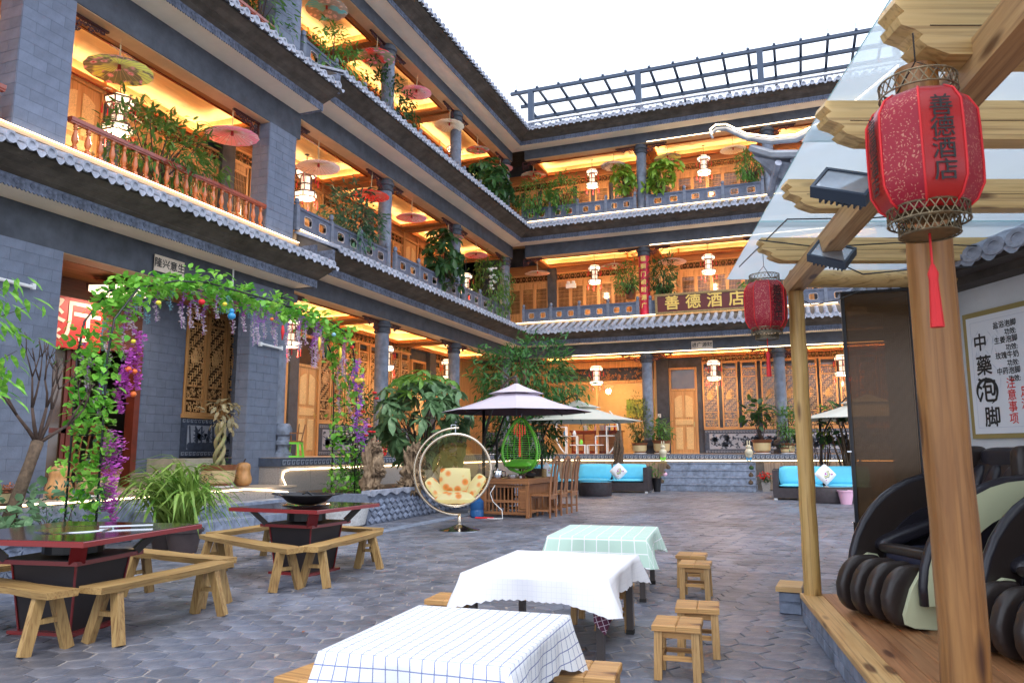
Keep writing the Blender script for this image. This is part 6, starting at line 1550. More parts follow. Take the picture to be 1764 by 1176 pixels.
# poster
M['olive'] = mat('olive_gold_frame', (.33,.26,.09), .5, .2); M['posterw'] = mat('poster_paper', (.72,.74,.78), .5); M['inkgrey'] = mat('pale_ink_wash', (.5,.54,.62), .6); M['inkred'] = mat('red_ink', (.7,.04,.03), .6)
t = thing('framed_poster', 'white framed poster with large black calligraphy on the white wall', 'poster', (1.24+.48*.1,6.89-.877*.1,0), atan2(-.877,.48))
PW = 1.35; pz0, pz1 = 1.33, 2.3
mb = MB(); mb.box(0,PW,-.035,-.0,pz0,pz1); ob('frame', mb, 'olive', t); mb = MB(); mb.box(.04,PW-.04,-.04,-.036,pz0+.035,pz1-.04); ob('paper', mb, 'posterw', t)
def tx(ch, x, z, s, m='ink', bold=.0): link('lettering', text_mesh(ch, s, m, .0006, bold), t, (x, -.0415, z), (R(90),0,0))
# the reader sees local x run left to right when looking from the courtyard
for i, (ch, x, z, s) in enumerate((('中',.17,2.05,.14),('藥',.19,1.87,.16),('泡',.2,1.68,.2),('脚',.23,1.48,.16))): tx(ch, x, z, s, 'ink', .003)
for i, ch in enumerate(('盐浴泡脚','生姜泡脚','玫瑰牛奶','中药泡脚')):
    tx(ch, .42, 2.16-i*.115, .055, 'ink', .001); tx('功效:', .47, 2.1-i*.115, .05, 'ink', .001)
for i, ch in enumerate('注意事项'): tx(ch, .43, 1.72-i*.085, .085, 'inkred', .001)
for i, ch in enumerate('足浴'): tx(ch, .55, 1.65-i*.085, .085, 'inkred', .001)
mb = MB(); mb.tube([(.2+.095*cos(a)*1.05, -.041, 1.68+.095*sin(a)) for a in [R(-70+10*k) for k in range(30)]], [.003+.011*abs(sin(k*.105)) for k in range(30)], 4); ob('ink_ring', mb, 'ink', t)
mb = MB(); rr = random.Random(4)
for i in range(26):
    x = rr.uniform(.09,.34); z = rr.uniform(1.98,2.2) if i < 18 else rr.uniform(1.75,1.9); a = rr.uniform(-2.4,-.7); mb.prism([(x,z),(x+.03*cos(a+.2),z+.03*sin(a+.2)),(x+.08*cos(a),z+.08*sin(a))], -.0408, -.0404)
ob('bamboo_print', mb, 'inkgrey', t)
mb = MB()
for bx in ((.08,.083,pz0+.08,pz1-.08),(.08,PW-.1,pz0+.08,pz0+.083),(.08,PW-.1,pz1-.083,pz1-.08)): mb.box(bx[0],bx[1],-.0408,-.0402,bx[2],bx[3])
ob('border_line', mb, 'inkgrey', t)

# ---- massage chairs.  local: -y is the front (feet), x across, z up
M['leather'] = mat('black_leather', (.018,.016,.022), .32, bump=.3, bs=12, var=.2, vs=3); M['brownl'] = mat('brown_leather', (.026,.018,.016), .38, bump=.15, bs=40); M['creamp'] = mat('cream_shell', (.6,.62,.4), .3, coat=.3); M['navy'] = mat('navy_fabric', (.008,.01,.03), .7)
def rbox(mb, c, sx, sy, sz, p=.45, n=16, m=16, bend=None):
    def f(u, v):
        a = 2*pi*u; b = pi*(v-.5); e = lambda t: (abs(t)**p)*(1 if t >= 0 else -1)
        x = sx*e(cos(b))*e(cos(a)); y = sy*e(cos(b))*e(sin(a)); z = sz*e(sin(b)); q = Vector((x, y, z))
        if bend: q = bend(q)
        return (c[0]+q.x, c[1]+q.y, c[2]+q.z)
    mb.grid(f, n*2, m, True); return mb
def massage(loc, rot, label):
    t = thing('massage_chair', label, 'massage chair', loc, rot, 'black massage chairs on the wooden deck'); W2 = .3
    tilt = lambda q: Vector((q.x, q.y+.32*(-q.z)*-.0-.28*q.z*-1*.0+(-.25)*(-q.z)*-.3, q.z))
    # leg rest: four bolsters with gathered leather between, cream side plates
    bend = lambda q: Vector((q.x, q.y-.10*cos(q.z*7)+.16*q.z, q.z))
    for i, x in enumerate((-.26,-.085,.085,.26)):
        mb = MB(); rbox(mb, (x,-.42,.2), .052,.13,.185, .5, bend=bend); ob('calf_bolster', mb, 'brownl', t, True)
    for i, x in enumerate((-.17,0,.17)):
        mb = MB(); rbox(mb, (x,-.38,.195), .055,.12,.17, .6, bend=lambda q: Vector((q.x+.004*sin(q.z*90), q.y-.07*cos(q.z*7)+.16*q.z+.01*sin(q.z*60+q.x*40), q.z))); ob('calf_pad', mb, 'leather', t, True)
    for sx in (-1, 1):
        mb = MB(); pts = [(-.56,.1),(-.55,.04),(-.5,.02),(-.32,.0),(-.29,.03),(-.27,.2),(-.27,.33),(-.3,.38),(-.36,.39),(-.42,.36),(-.5,.25)]
        mb.prism([(y,z) for y,z in pts], sx*.315, sx*.345, 'yz'); o = ob('side_plate', mb, 'creamp', t, 'auto'); 
        # big curved shell: outer arc from foot end up over to the back
        mb = MB()
        def arc(r, a): return (.3+r*1.02*cos(a), .22+r*.93*sin(a))
        n = 16; out = [arc(.74, R(185-(150)*k/n)) for k in range(n+1)]; inn = [arc(.53, R(185-(150)*k/n)) for k in range(n+1)]
        mb.prism(out+inn[::-1], sx*.36, sx*.43, 'yz'); ob('outer_shell', mb, 'creamp' if sx > 0 else 'brownl', t, 'auto')
        mb = MB(); mb.tube([(sx*.395, y, z) for y, z in out], .035, 8); ob('arm_edge', mb, 'leather', t, True)
        inn2 = [arc(.535, R(185-(150)*k/n)) for k in range(n+1)]
        mb = MB(); mb.prism(inn2+[(.7,.2),(.5,.06),(-.2,.08)], sx*.345, sx*.415, 'yz'); ob('inner_side', mb, 'leather', t, 'auto')
        mb = MB(); rbox(mb, (sx*.33, -.02, .52), .075,.27,.05, .6, bend=lambda q: Vector((q.x, q.y, q.z+.5*q.y*.6))); ob('arm_pad', mb, 'leather', t, True)
    mb = MB(); rbox(mb, (0,-.02,.36), .3,.3,.09, .5); ob('seat', mb, 'navy', t, True)
    mb = MB(); rbox(mb, (0,-.26,.43), .31,.06,.035, .5); ob('front_trim', mb, 'brownl', t, True)
    mb = MB(); rbox(mb, (0,.42,.7), .3,.1,.42, .5, bend=lambda q: Vector((q.x, q.y+.45*q.z, q.z))); ob('backrest', mb, 'brownl', t, True)
    for x in (-.16, 0, .16): mb = MB(); rbox(mb, (x,.33,.68), .07,.06,.32, .6, bend=lambda q: Vector((q.x, q.y+.45*q.z, q.z))); ob('back_pad', mb, 'leather', t, True)
    mb = MB(); rbox(mb, (0,.55,1.03), .22,.09,.09, .6); ob('headrest', mb, 'leather', t, True)
    for sx in (-1, 1): mb = MB(); rbox(mb, (sx*.27,.48,.98), .06,.12,.15, .5); ob('head_wing', mb, 'brownl', t, True)
    mb = MB(); mb.bbox(-.02,.02,-.05,.05,0,.015,.004); o = ob('remote', mb, 'bluejug', t); o.location = (-.405,-.27,.62); o.rotation_euler = (R(40),0,0)
    mb = MB(); mb.box(-.012,.012,-.03,.03,.015,.018); o2 = ob('screen', mb, 'lampwhite', o)
    o2.data.materials[0] = M['screenlit']
    mb = MB(); mb.box(-.3,.3,-.2,.55,.02,.16); ob('base', mb, 'black', t); t.scale = (.88,.95,.95)
M['screenlit'] = mat('remote_screen', (.4,.6,.7), .3, emit=(.4,.7,.9), es=.6)
massage((.83,5.62,.2), R(-60), 'black massage chair with cream side plate between the two log posts'); massage((1.42,4.75,.2), R(-60), 'second massage chair cut off by the right edge of the photo')
# ================================================================ porch steps, planters and planting on the left
pt = thing('porch', 'tiled porch with grey stone steps in front of the restaurant door', 'porch', (-9.79, 0, 0), R(90))
mb = MB(); mb.box(4.5, 12.04, -.9, .6, 0, .585); ob('porch_base', mb, 'bluestone', pt)
for i in range(10):
    for j in range(2):
        x = 4.5+i*.754; mb = MB(); mb.bbox(x+.002, x+.752, -.92+j*.76, -.92+(j+1)*.758, .586, .62, .003); ob('floor_tile', mb, 'terra', pt)
for i in range(8): mb = MB(); mb.fbox(5.0+i*.88, 5.0+i*.88+.875, .02, .575, -.9, .014, .004); ob('riser_slab', mb, 'bluestone' if i < 5 else 'granite', pt)
for k in range(2):
    for i in range(4):
        x = 8.3+i*.88; mb = MB(); mb.bbox(x+.002, x+.876, -.92-.34*(k+1), -.92-.34*k-.002, .0, .62-.2*(k+1), .006); ob('step_slab', mb, 'bluestone', pt)
for k in range(2):   # small pale steps to the raised window door
    mb = MB(); mb.bbox(10.5+.35*k, 12.85, .48-.0+.0+.3*k, 1.4, .62+.25*k, .62+.25*(k+1), .006); ob('inner_step', mb, 'reliefcream' if False else 'stonecream', pt) if False else None
M['stonecream'] = mat('cream_marble_step', (.42,.38,.3), .4, var=.2, vs=4)
for k in range(2): mb = MB(); mb.bbox(10.35+.4*k, 11.63, .2+.35*k, 1.44, .62+.25*k, .62+.25*(k+1)-.001, .006); ob('inner_step', mb, 'stonecream', pt)
# LED rope
t = thing('light_rope', 'glowing warm light rope along the porch edge, dipping then climbing to the gallery floor', 'light rope', (-8.85, 8, .6))
mb = MB(); P0 = Vector((-8.85, 8, .6)); pts = [(-8.86,4.6,.6),(-8.86,6,.61),(-8.86,8,.6),(-8.86,9.6,.605),(-8.86,10.6,.61),(-8.86,11.2,.57),(-8.87,11.75,.5),(-8.95,12.0,.5),(-9.15,12.1,.58),(-9.27,12.13,.75),(-9.27,12.16,.86),(-9.27,12.35,.9),(-9.27,14,.9),(-9.27,18,.9),(-9.27,25,.9)]
mb.tube([Vector(p)-P0 for p in pts], .013, 6); ob('rope', mb, 'led', t)
t = thing('light_rope', 'glowing warm light rope under the platform edge across the back of the court', 'light rope', (-5, 25.17, .9)); mb = MB(); mb.tube([(-3.7,0,.02),(0,0,.015),(8,0,.02)], .014, 6); ob('rope', mb, 'led', t)
# planter with fish-scale tiles
M['platile'] = mat('blue_planter_tile', (.2,.235,.32), .6, var=.4, vs=9, bump=.3, rnd=.15); M['soil'] = mat('soil', (.06,.04,.025), .95, var=.3, vs=20, bump=.6)
def planter(loc, rot, L, D, H, label, patt):
    t = thing('planter', label, 'planter', loc, rot); mb = MB(); mb.box(0, L, .02, .1, 0, H-.05); mb.box(0,.1,.1,D,0,H-.05); mb.box(L-.1,L,.1,D,0,H-.05); ob('wall', mb, 'mortar', t)
    mb = MB(); mb.box(.1, L-.1, .1, D, 0, H-.1); ob('soil', mb, 'soil', t)
    n = int(L/.4)
    for i in range(n):   # coping of curved tiles
        x = i*L/n; mb = MB(); m_ = 6; vs = []
        low = [(x+L/n*k/m_, H-.075-.028*sin(pi*(k/m_)*2)) for k in range(m_+1)]; mb.prism(low+[(x+L/n-.003, H), (x+.003, H)], -.03, .14, 'xz'); ob('coping_tile', mb, 'tile' if patt == 'scale' else 'bluestone', t)
    if patt == 'scale':
        c = .2; cnt_ = 0
        for j in range(int((H-.1)/c*2)+1):
            for i in range(int(L/c)):
                if cnt_ >= 290: break
                x = .03+i*c+(c/2 if j % 2 else 0); z = j*c/2+.04
                if z+c*.35 > H-.08 or x+c > L: continue
                mb = MB(); q = [(x+c*.5*(1+cos(a)*.96), z+c*.3*sin(a)+.03) for a in [2*pi*k/4 for k in range(4)]]
                mb.prism(q, .0, .02, 'xz'); mb.prism([(x+c*.5+(.045*cos(a)-.02*sin(a)), z+.03+.02*sin(a)+.03*cos(a)) for a in [2*pi*k/8 for k in range(8)]], -.008, 0, 'xz'); ob('tile', mb, 'platile', t); cnt_ += 1
    else:
        c = .3
        for i in range(int(L/c)):
            x = i*c; mb = MB(); mb.fbox(x+.003, x+c-.003, .02, H-.1, .02, .012, .004); tl = ob('tile', mb, 'platile', t); mb = MB()
            for (cx_, cz_) in ((x, .03), (x+c, H-.12), (x+c/2, (H-.1)/2)):
                for k in range(8):
                    a = k*pi/4; p = [(cx_, cz_), (cx_+.05*cos(a-.3), cz_+.05*sin(a-.3)), (cx_+.12*cos(a), cz_+.12*sin(a)), (cx_+.05*cos(a+.3), cz_+.05*sin(a+.3))]
                    if all(x <= q[0] <= x+c and .02 <= q[1] <= H-.1 for q in p): mb.prism(p, -.004, .01, 'xz')
            if mb.v: ob('leaf_relief', mb, 'bluestone', tl)
    return t
planter((-6.93, 11.4, 0), R(90), 8.6, 2.3, .57, 'long raised planter faced with blue scale tiles behind the bubble chair', 'scale')
planter((-6.75, 1.5, 0), R(90), 4.45, 2.2, .48, 'raised planter with carved leaf tiles at the lower left', 'leaf')
t = thing('stone_trough', 'white rough stone trough at the near end of the long planter', 'trough', (-7.25,11.15,0), R(10)); mb = MB(); mb.lathe([(.3,0),(.36,.03),(.42,.3),(.43,.38),(.36,.38),(.34,.3)], 16); M['roughwhite'] = mat('rough_white_stone', (.5,.5,.5), .9, var=.2, vs=30, bump=1, bs=40); ob('trough', mb, 'roughwhite', t, 'auto')
# driftwood stumps
def stump(loc, r, h, label, sd, blobs):
    rr = random.Random(sd); t = thing('driftwood_stump', label, 'driftwood', loc)
    def lump(c, rx, rz, fr, amp, nm, nu=40, nv=26):
        def f(u, v):
            a = 2*pi*u; b = pi*(v-.5); d = Vector((cos(b)*cos(a), cos(b)*sin(a), sin(b)))
            k = 1+amp*NZ.noise(d*fr+Vector((sd, c[0]*3, c[2]*3)))+amp*.7*NZ.noise(d*fr*2.3+Vector((c[1]+sd, 0, 4)))+amp*.35*NZ.noise(d*fr*5+Vector((2, sd, 0)))
            return (c[0]+rx*k*d.x, c[1]+rx*k*d.y, c[2]+rz*k*d.z)
        mb = MB(); mb.grid(f, nu, nv, True); ob(nm, mb, 'stump', t, True)
    lump((0,0,h*.42), r*1.05, h*.5, 2.6, .9, 'trunk', 56, 40)
    for (x, y, z, q) in blobs: lump((x, y, z), q*1.05, q*1.05, 2.8, 1.0, 'burl')
M['stump'] = mat('driftwood', (.1,.06,.035), .9, var=.4, vs=9, bump=1, bs=25, col2=(.34,.24,.15))
stump((-7.35,12.2,.46), .13, .9, 'pale gnarled driftwood stump on the planter by the arch foot', 1, [(.17,0,.42,.08),(-.1,.05,.6,.07),(.05,0,.85,.09),(.03,0,.1,.13)])
stump((-7.0,13.1,.46), .14, .85, 'darker driftwood root leaning on the planter under the large plant', 5, [(.2,-.05,.2,.1),(.05,0,.78,.1),(-.15,0,.15,.1),(.2,0,.6,.06)])

# big umbrella plant
def plant(name, label, cat, loc, group=None): return thing(name, label, cat, loc, 0, group)
rr = random.Random(21)
t = plant('umbrella_tree', 'large umbrella plant with long palmate leaves behind the bubble chair', 'plant', (-7.5, 14.5, .45))
cl = blob((0,0,1.5), (.95,1.0,.98), 105, rr, .75, .3, 1.6); foliage(t, cl, 'oval', 'lf_umb', .34, 8, rr, 205, palm=True, droop=.5)
cl2 = [c for c in blob((0,0,1.75), (.9,.9,.85), 60, rr, .9, .2, 1.6) if c[1].z > .25][:24]; foliage(t, cl2, 'oval', 'lf_lime2', .28, 7, rr, 90, palm=True, droop=.35) if 'lf_lime2' in M else None
stems(t, (0,0,0), [c[0]*.92 for c in cl[::3]], rr, .03, 'twig', 'stem')
# tree with fine foliage
t = plant('courtyard_tree', 'tree with dense fine green leaves standing behind the purple umbrella', 'tree', (-6.9, 19.2, 0))
cl = blob((0,0,3.15), (1.55,1.3,1.15), 330, rr, .5, .4, 1.8); foliage(t, cl, 'slim', 'lf_mid2', .2, 8, rr, 0, .8, droop=.35) if 'lf_mid2' in M else None
cl = blob((.0,-.1,1.7), (1.15,.9,.75), 130, rr, .5, .4, 1.8); foliage(t, cl, 'slim', 'lf_dark', .19, 8, rr, 0, .8, droop=.5)
mb = MB(); mb.tube([(0,0,0),(.02,0,.8),(-.02,0,1.6),(.1,0,2.6),(.0,0,3.6)], [.15,.12,.1,.07,.03], 10); ob('trunk', mb, 'bark', t, True)
mb = MB()
for k in range(9): a = k*.7; mb.tube([(0,0,1.5+k*.15),(.4*cos(a),.4*sin(a),1.9+k*.2),(1.1*cos(a),1.0*sin(a),2.3+k*.2)], [.05,.035,.012], 6)
ob('branch', mb, 'bark', t, True)
for (x, z, lb) in ((.35,1.9,'red hanging tassel ornament in the tree behind the tea table'),):
    q = thing('red_ornament', lb, 'ornament', (-6.6,18.0,1.2)); mb = MB(); mb.tube([(0,0,1.2),(0,0,.75)], .006, 4); ob('cord', mb, 'red', q)
    mb = MB()
    for k in range(5): mb.tube([(-.14+.07*k,0,.75-.02*k),(-.14+.07*k,0,.45-.05*(2-abs(k-2)))], .018, 6)
    mb.tube([(0,0,.5),(0,0,.3),(0,0,-.1)], [.03,.02,.035], 7); ob('tassel', mb, 'red', q)
# bare tree lower left
rr = random.Random(8)
t = plant('bare_tree', 'small bare tree with a dark trunk at the left edge', 'tree', (-7.35, 5.45, .4)); mb = MB()
mb.tube([(-.05,-.1,0),(.0,-.02,.35),(.03,.08,.75),(.0,.16,.95)], [.075,.065,.055,.06], 9); ob('trunk', mb, 'bark', t, True)
tips = []
def br(mb, p, d, L, r, depth):
    q = p+d*L; mid = p+d*L*.5+Vector((rr.uniform(-.05,.05), rr.uniform(-.05,.05), 0))*L; mb.tube([p, mid, q], [r, r*.8, r*.6], 5)
    if depth:
        for k in range(2 if depth > 1 else 3): br(mb, q, (d+Vector((rr.uniform(-.2,.2), rr.uniform(-.75,.75), rr.uniform(-.1,.6)))).normalized(), L*rr.uniform(.6,.85), r*.6, depth-1)
    else: tips.append((q, d))
mb = MB()
for d in ((0,-.7,.8),(0,-.25,1),(0,.35,1),(0,.9,.55),(.1,.1,1)): br(mb, Vector((0,.16,.93)), Vector(d).normalized(), .38, .024, 3)
ob('branch', mb, 'twig', t, True); foliage(t, tips[::4], 'slim', 'lf_mid', .07, 2, rr)
# palm fronds entering at left
t = plant('compound_leaf_plant', 'bright green compound leaves reaching in at the left edge', 'plant', (-5.62, 3.62, 0)); cl = []
mb = MB(); rr = random.Random(2)
for a, b in (((0,.0,2.0),(.0,.5,2.38)),((0,0,1.6),(.02,.42,2.02)),((0,0,1.5),(.0,.38,1.75)),((0,0,2.1),(0,.3,2.5))):
    A, B_ = Vector(a), Vector(b); mb.tube([A, A.lerp(B_, .5)+Vector((0,0,.06)), B_], [.006,.004,.002], 4)
    for k in range(11):
        p = A.lerp(B_, .25+.075*k)+Vector((0,0,.05))
        for s_ in (-1, 1): cl.append((p, Vector((s_*.6, .5, -.25))))
mb.tube([(0,0,0),(.0,-.05,.9),(0,0,2.1)], [.03,.022,.012], 6); ob('stem', mb, 'twig', t)
foliage(t, cl, 'slim', 'lf_vine', .15, 1, rr, 80, .12, .2)
# low planting at the lower left
t = plant('geranium', 'pale green round leaved plants in the lower left planter', 'plant', (-7.3, 5.0, .42)); cl = blob((0,-.1,.25), (.45,.75,.3), 60, rr, .5); foliage(t, cl, 'broad', 'lf_pale', .13, 5, rr, 120, .8, .0) if 'lf_pale' in M else None
stems(t, (0,0,0), [c[0] for c in cl[::5]], rr, .01)
t = plant('small_shrub', 'grey green small leaved shrub beside the left arch foot', 'shrub', (-7.75, 6.3, 0)); cl = blob((0,0,.62), (.3,.5,.33), 60, rr, .4); foliage(t, cl, 'oval', 'lf_blue', .06, 6, rr, 0, 1.0, .0); stems(t, (0,0,0), [c[0] for c in cl[::4]], rr, .009)
# strap leaved plants in pots
M['potbrown'] = mat('brown_plastic_pot', (.07,.05,.05), .5, var=.15)
def strap(mesh_only_seed, L, matn):
    r_ = random.Random(mesh_only_seed); mb = MB(); n = 8; hgt = r_.uniform(.5,.8); w0 = .017
    def f(u, v):
        x = L*.75*(v**1.2); z = L*hgt*(sin(min(1, v*1.15)*pi*.62))*.9-L*.35*max(0, v-.55)**1.5*2.2; wd = w0*(1-v**3)*(.6+.8*min(1, v*3)); return (x, (u-.5)*2*wd, z-.01*abs(u-.5)*-1)
    mb.grid(f, 2, n); return mb.mesh('leaf', matn, True)
SM = [strap(i, .98, 'lf_strap') for i in range(6)]
for px_, py_, r_, lb in ((-7.72,7.78,.21,'left pot of strap leaved agapanthus between the two hot pot tables'),(-7.28,7.62,.22,'right pot of strap leaved agapanthus between the two hot pot tables')):
    t = plant('agapanthus', lb, 'plant', (px_, py_, 0), 'potted agapanthus clumps'); pot(t, r_, .3, 'potbrown')
    rr = random.Random(int(r_*1000)); 
    for k in range(135):
        o = link('leaf', SM[k % 6], t, (rr.uniform(-.1,.1), rr.uniform(-.1,.1), .27+rr.uniform(0,.04)), (rr.uniform(-.2,.2), rr.uniform(-.55,.4), rr.random()*6.28)); o.scale = (rr.uniform(.7,1.15),)*3
# potted braided trunk plant and pumpkin
M['potcream'] = mat('cream_glaze', (.55,.42,.22), .3, var=.06); M['potrim'] = mat('brown_rim_glaze', (.2,.07,.03), .3, var=.15)
def bandpot(t, r, h, motif=False, saucer=True):
    z0 = .035 if saucer else 0
    if saucer: mb = MB(); mb.lathe([(r*.75,0),(r*.85,.02),(r*.85,.035),(r*.7,.035)], 24); ob('saucer', mb, 'white', t, 'auto')
    mb = MB(); mb.lathe([(r*.68,z0),(r*.72,z0+h*.12)], 24, capt=False); mb.lathe([(r*.92,z0+h*.74),(r*.97,z0+h*.84),(r*1.08,z0+h*.97),(r*1.08,z0+h),(r*.97,z0+h),(r*.9,z0+h*.9)], 24, capb=False); p_ = ob('pot', mb, 'potrim', t, 'auto')
    mb = MB(); mb.lathe([(r*.725,z0+h*.12),(r*.86,z0+h*.2),(r*.9,z0+h*.45),(r*.92,z0+h*.74)], 24, capb=False, capt=False); ob('glaze_band', mb, 'potcream', t, 'auto')
    mb = MB(); mb.lathe([(.001,z0+h*.9),(r*.92,z0+h*.9)], 16, capb=False, capt=False); ob('soil', mb, 'soil', t)
    if motif:
        rr = random.Random(9); mb = MB()
        for k in range(34):
            a = R(-70)+rr.uniform(-.55,.35); z = z0+h*rr.uniform(.3,.62); q = r*.915; mb.ell((q*cos(a), q*sin(a), z), .012,.012,.006,5,3)
        ob('ink_motif', mb, 'ink', t)
t = plant('potted_braided_tree', 'cream and brown pot with a thick braided trunk and withered crown on the porch', 'plant', (-9.55,10.72,.62)); bandpot(t, .31, .36, True)
for k in range(3):
    mb = MB(); mb.tube([(.07*cos(a*1.1+k*2.1), .07*sin(a*1.1+k*2.1), .33+a*.125) for a in [i*.45 for i in range(15)]], [.045-.0012*i for i in range(15)], 8); ob('trunk', mb, 'braid', t, True) if 'braid' in M else None
rr = random.Random(30); cl = blob((0,0,1.32), (.2,.22,.26), 16, rr, .2); foliage(t, cl, 'oval', 'lf_dry', .17, 4, rr, 60, .6, .5) if 'lf_dry' in M else None
cl = blob((0,0,.4), (.25,.25,.05), 20, rr, .2); foliage(t, cl, 'oval', 'lf_mid', .07, 4, rr, 0, .8, .1)
M['pumpkin'] = mat('orange_pumpkin_skin', (.5,.25,.09), .45, var=.3, vs=8, stretch=(1,1,.4))
def gourd(loc, s, lb):
    t = plant('pumpkin', lb, 'pumpkin', loc); mb = MB()
    prof = [(.02,0),(.1,.01),(.145,.07),(.15,.14),(.125,.22),(.115,.28),(.125,.34),(.11,.4),(.05,.43),(.015,.42)]
    mb.grid(lambda u, v: (lambda i, f: (lambda r_, z: (s*r_*cos(2*pi*u)*(1+.05*abs(sin(5*2*pi*u))), s*r_*sin(2*pi*u)*(1+.05*abs(sin(5*2*pi*u))), s*z))(prof[i][0]*(1-f)+prof[min(9,i+1)][0]*f, prof[i][1]*(1-f)+prof[min(9,i+1)][1]*f))(min(9, int(v*9)), v*9-int(v*9)), 30, 18, True); ob('fruit', mb, 'pumpkin', t, True)
    mb = MB(); mb.tube([(0,0,s*.41),(.01,0,s*.46),(.04,0,s*.49)], [.014,.01,.012], 6); ob('stalk', mb, 'twig', t)
gourd((-9.5,11.3,.62), 1.0, 'tall orange pumpkin leaning beside the cream pot'); gourd((-9.35,7.5,.62), 1.05, 'tall tan pumpkin on the porch edge left of the arch')
t = plant('potted_plant', 'large brown and cream pot behind the left arch foot', 'plant', (-9.3,8.05,.62)); bandpot(t, .3, .36, False); rr = random.Random(31); cl = blob((0,0,.6), (.25,.25,.25), 14, rr, .3); foliage(t, cl, 'oval', 'lf_blue', .08, 5, rr, 0, .9, .1); stems(t, (0,0,.3), [c[0] for c in cl], rr, .008)
t = plant('potted_succulent', 'terracotta pot with reddish succulent at the left end of the porch', 'plant', (-8.9,6.3,.62)); bandpot(t, .22, .2, False, False); rr = random.Random(32); cl = blob((0,0,.22), (.25,.3,.06), 26, rr, .3); foliage(t, cl, 'oval', 'lf_rust', .08, 5, rr, 0, .9, 0) if 'lf_rust' in M else None
# rose bush by the right arch foot
rr = random.Random(33); t = plant('rose_bush', 'climbing rose bush with red blooms around the right arch foot', 'plant', (-8.0,12.85,.46)); cl = blob((0,0,1.0), (.35,.5,1.15), 170, rr, .3); foliage(t, cl, 'oval', 'lf_dark', .085, 6, rr, 0, 1.0, .1); stems(t, (0,0,0), [c[0] for c in cl[::8]], rr, .01)
cl = blob((0,-.4,.2), (.3,.5,.35), 90, rr, .3); foliage(t, cl, 'slim', 'lf_mid', .1, 6, rr, 0, 1.0, .1)
for k in range(9):
    mb = MB(); p = (rr.uniform(.1,.35), rr.uniform(-.35,.3), rr.uniform(.9,1.95)); 
    for j in range(5): mb.ell((p[0]+.02*cos(j*1.26), p[1]+.02*sin(j*1.26), p[2]), .03,.03,.022,6,4)
    ob('bloom', mb, 'red', t)
# ================================================================ flower arch
M['petalp'] = mat('purple_petals', (.55,.2,.78), .6, rnd=.1, trans=.2, var=.3, vs=12, col2=(.55,.2,.7)); M['petalm'] = mat('magenta_petals', (.65,.1,.6), .6, rnd=.1, trans=.2, var=.3, vs=12, col2=(.62,.18,.6)); M['petalw'] = mat('white_petals', (.85,.74,.85), .6, trans=.2); M['petalt'] = mat('turquoise_petals', (.15,.45,.6), .6, trans=.2, col2=(.4,.65,.75), vs=20, var=.1)
ar = thing('flower_arch', 'black metal arch wound with bright green vines and hanging purple flowers', 'arch', (-7.95, 9.6, 0))
yz = [(6.73,0),(6.73,1.5),(6.72,2.4),(6.78,2.85),(7.1,3.3),(7.7,3.52),(8.3,3.62),(9.4,3.62),(10.6,3.6),(11.3,3.55),(11.85,3.4),(12.08,3.12),(12.22,2.65),(12.25,1.6),(12.25,.45)]
def ap(x, y, z): return Vector((x+7.95, y-9.6, z))
for x in (-7.75, -8.25): mb = MB(); mb.tube([ap(x, y, z) for y, z in yz], .014, 7); ob('hoop', mb, 'black', ar, True)
for (y, z) in [(6.73,.9),(6.73,1.45),(6.73,2.0),(7.1,3.3),(8.3,3.62),(9.4,3.62),(10.6,3.6),(11.85,3.4),(12.25,.9),(12.25,1.5),(12.24,2.1)]: mb = MB(); mb.bar(ap(-7.75,y,z), ap(-8.25,y,z), .012); ob('rung', mb, 'black', ar)
rr = random.Random(50); cl = []
def along(s):
    L = [0]; 
    for (a, b), (c, d) in zip(yz, yz[1:]): L.append(L[-1]+math.hypot(c-a, d-b))
    s *= L[-1]
    for i in range(len(L)-1):
        if s <= L[i+1]: f = (s-L[i])/(L[i+1]-L[i]); return (yz[i][0]*(1-f)+yz[i+1][0]*f, yz[i][1]*(1-f)+yz[i+1][1]*f)
    return yz[-1]
for k in range(640):
    s = rr.random()
    if s > .78 and rr.random() < .4: continue
    y, z = along(s); th = .13 if z > 2.6 else (.1 if s < .4 else .07)
    p = ap(rr.uniform(-8.3,-7.7), y+rr.gauss(0, th*.6), z+rr.gauss(-.03, th*.55)); cl.append((p, Vector((rr.uniform(.0,1), rr.uniform(-.6,.6), rr.uniform(-.5,.9)))))
cl = [c for c in cl if c[0].z > .45]
foliage(ar, cl, 'broad', 'lf_vine', .112, 5, rr, 290, .6, .15)
def fstring(p, L, m1, m2, thick, sd):
    r_ = random.Random(sd); mb = MB(); n = int(L/(.015 if thick < .04 else .009))
    for k in range(n):
        f = k/n; mb.mi = 0 if f < .45+r_.uniform(-.1,.1) else 1
        w_ = thick*(1-.75*f); c = Vector((r_.uniform(-1,1)*w_+.012*sin(f*9), r_.uniform(-1,1)*w_+.015*sin(f*7+1), -f*L))
        a = r_.random()*6.28; q = r_.uniform(.022,.036)*(1 if thick < .04 else 1.45)
        u = Vector((cos(a), sin(a), r_.uniform(-.3,.5))).normalized(); v = Vector((-sin(a), cos(a), r_.uniform(-.6,.6))).normalized()
        mb.add([c, c+u*q*.8+v*q*.7, c+u*q*1.5, c+u*q*.8-v*q*.7], [(0,1,2,3)]); mb.add([c, c-u*q*.6+v*q*.6, c-u*q*1.1+Vector((0,0,.4*q)), c-u*q*.6-v*q*.6], [(0,1,2,3)])
    mb.mi = 0; mb.tube([(0,0,0),(0,0,-L)], .003, 3); o = ob('flower_string', mb, [m1, m2], ar); o.location = p
k = 0
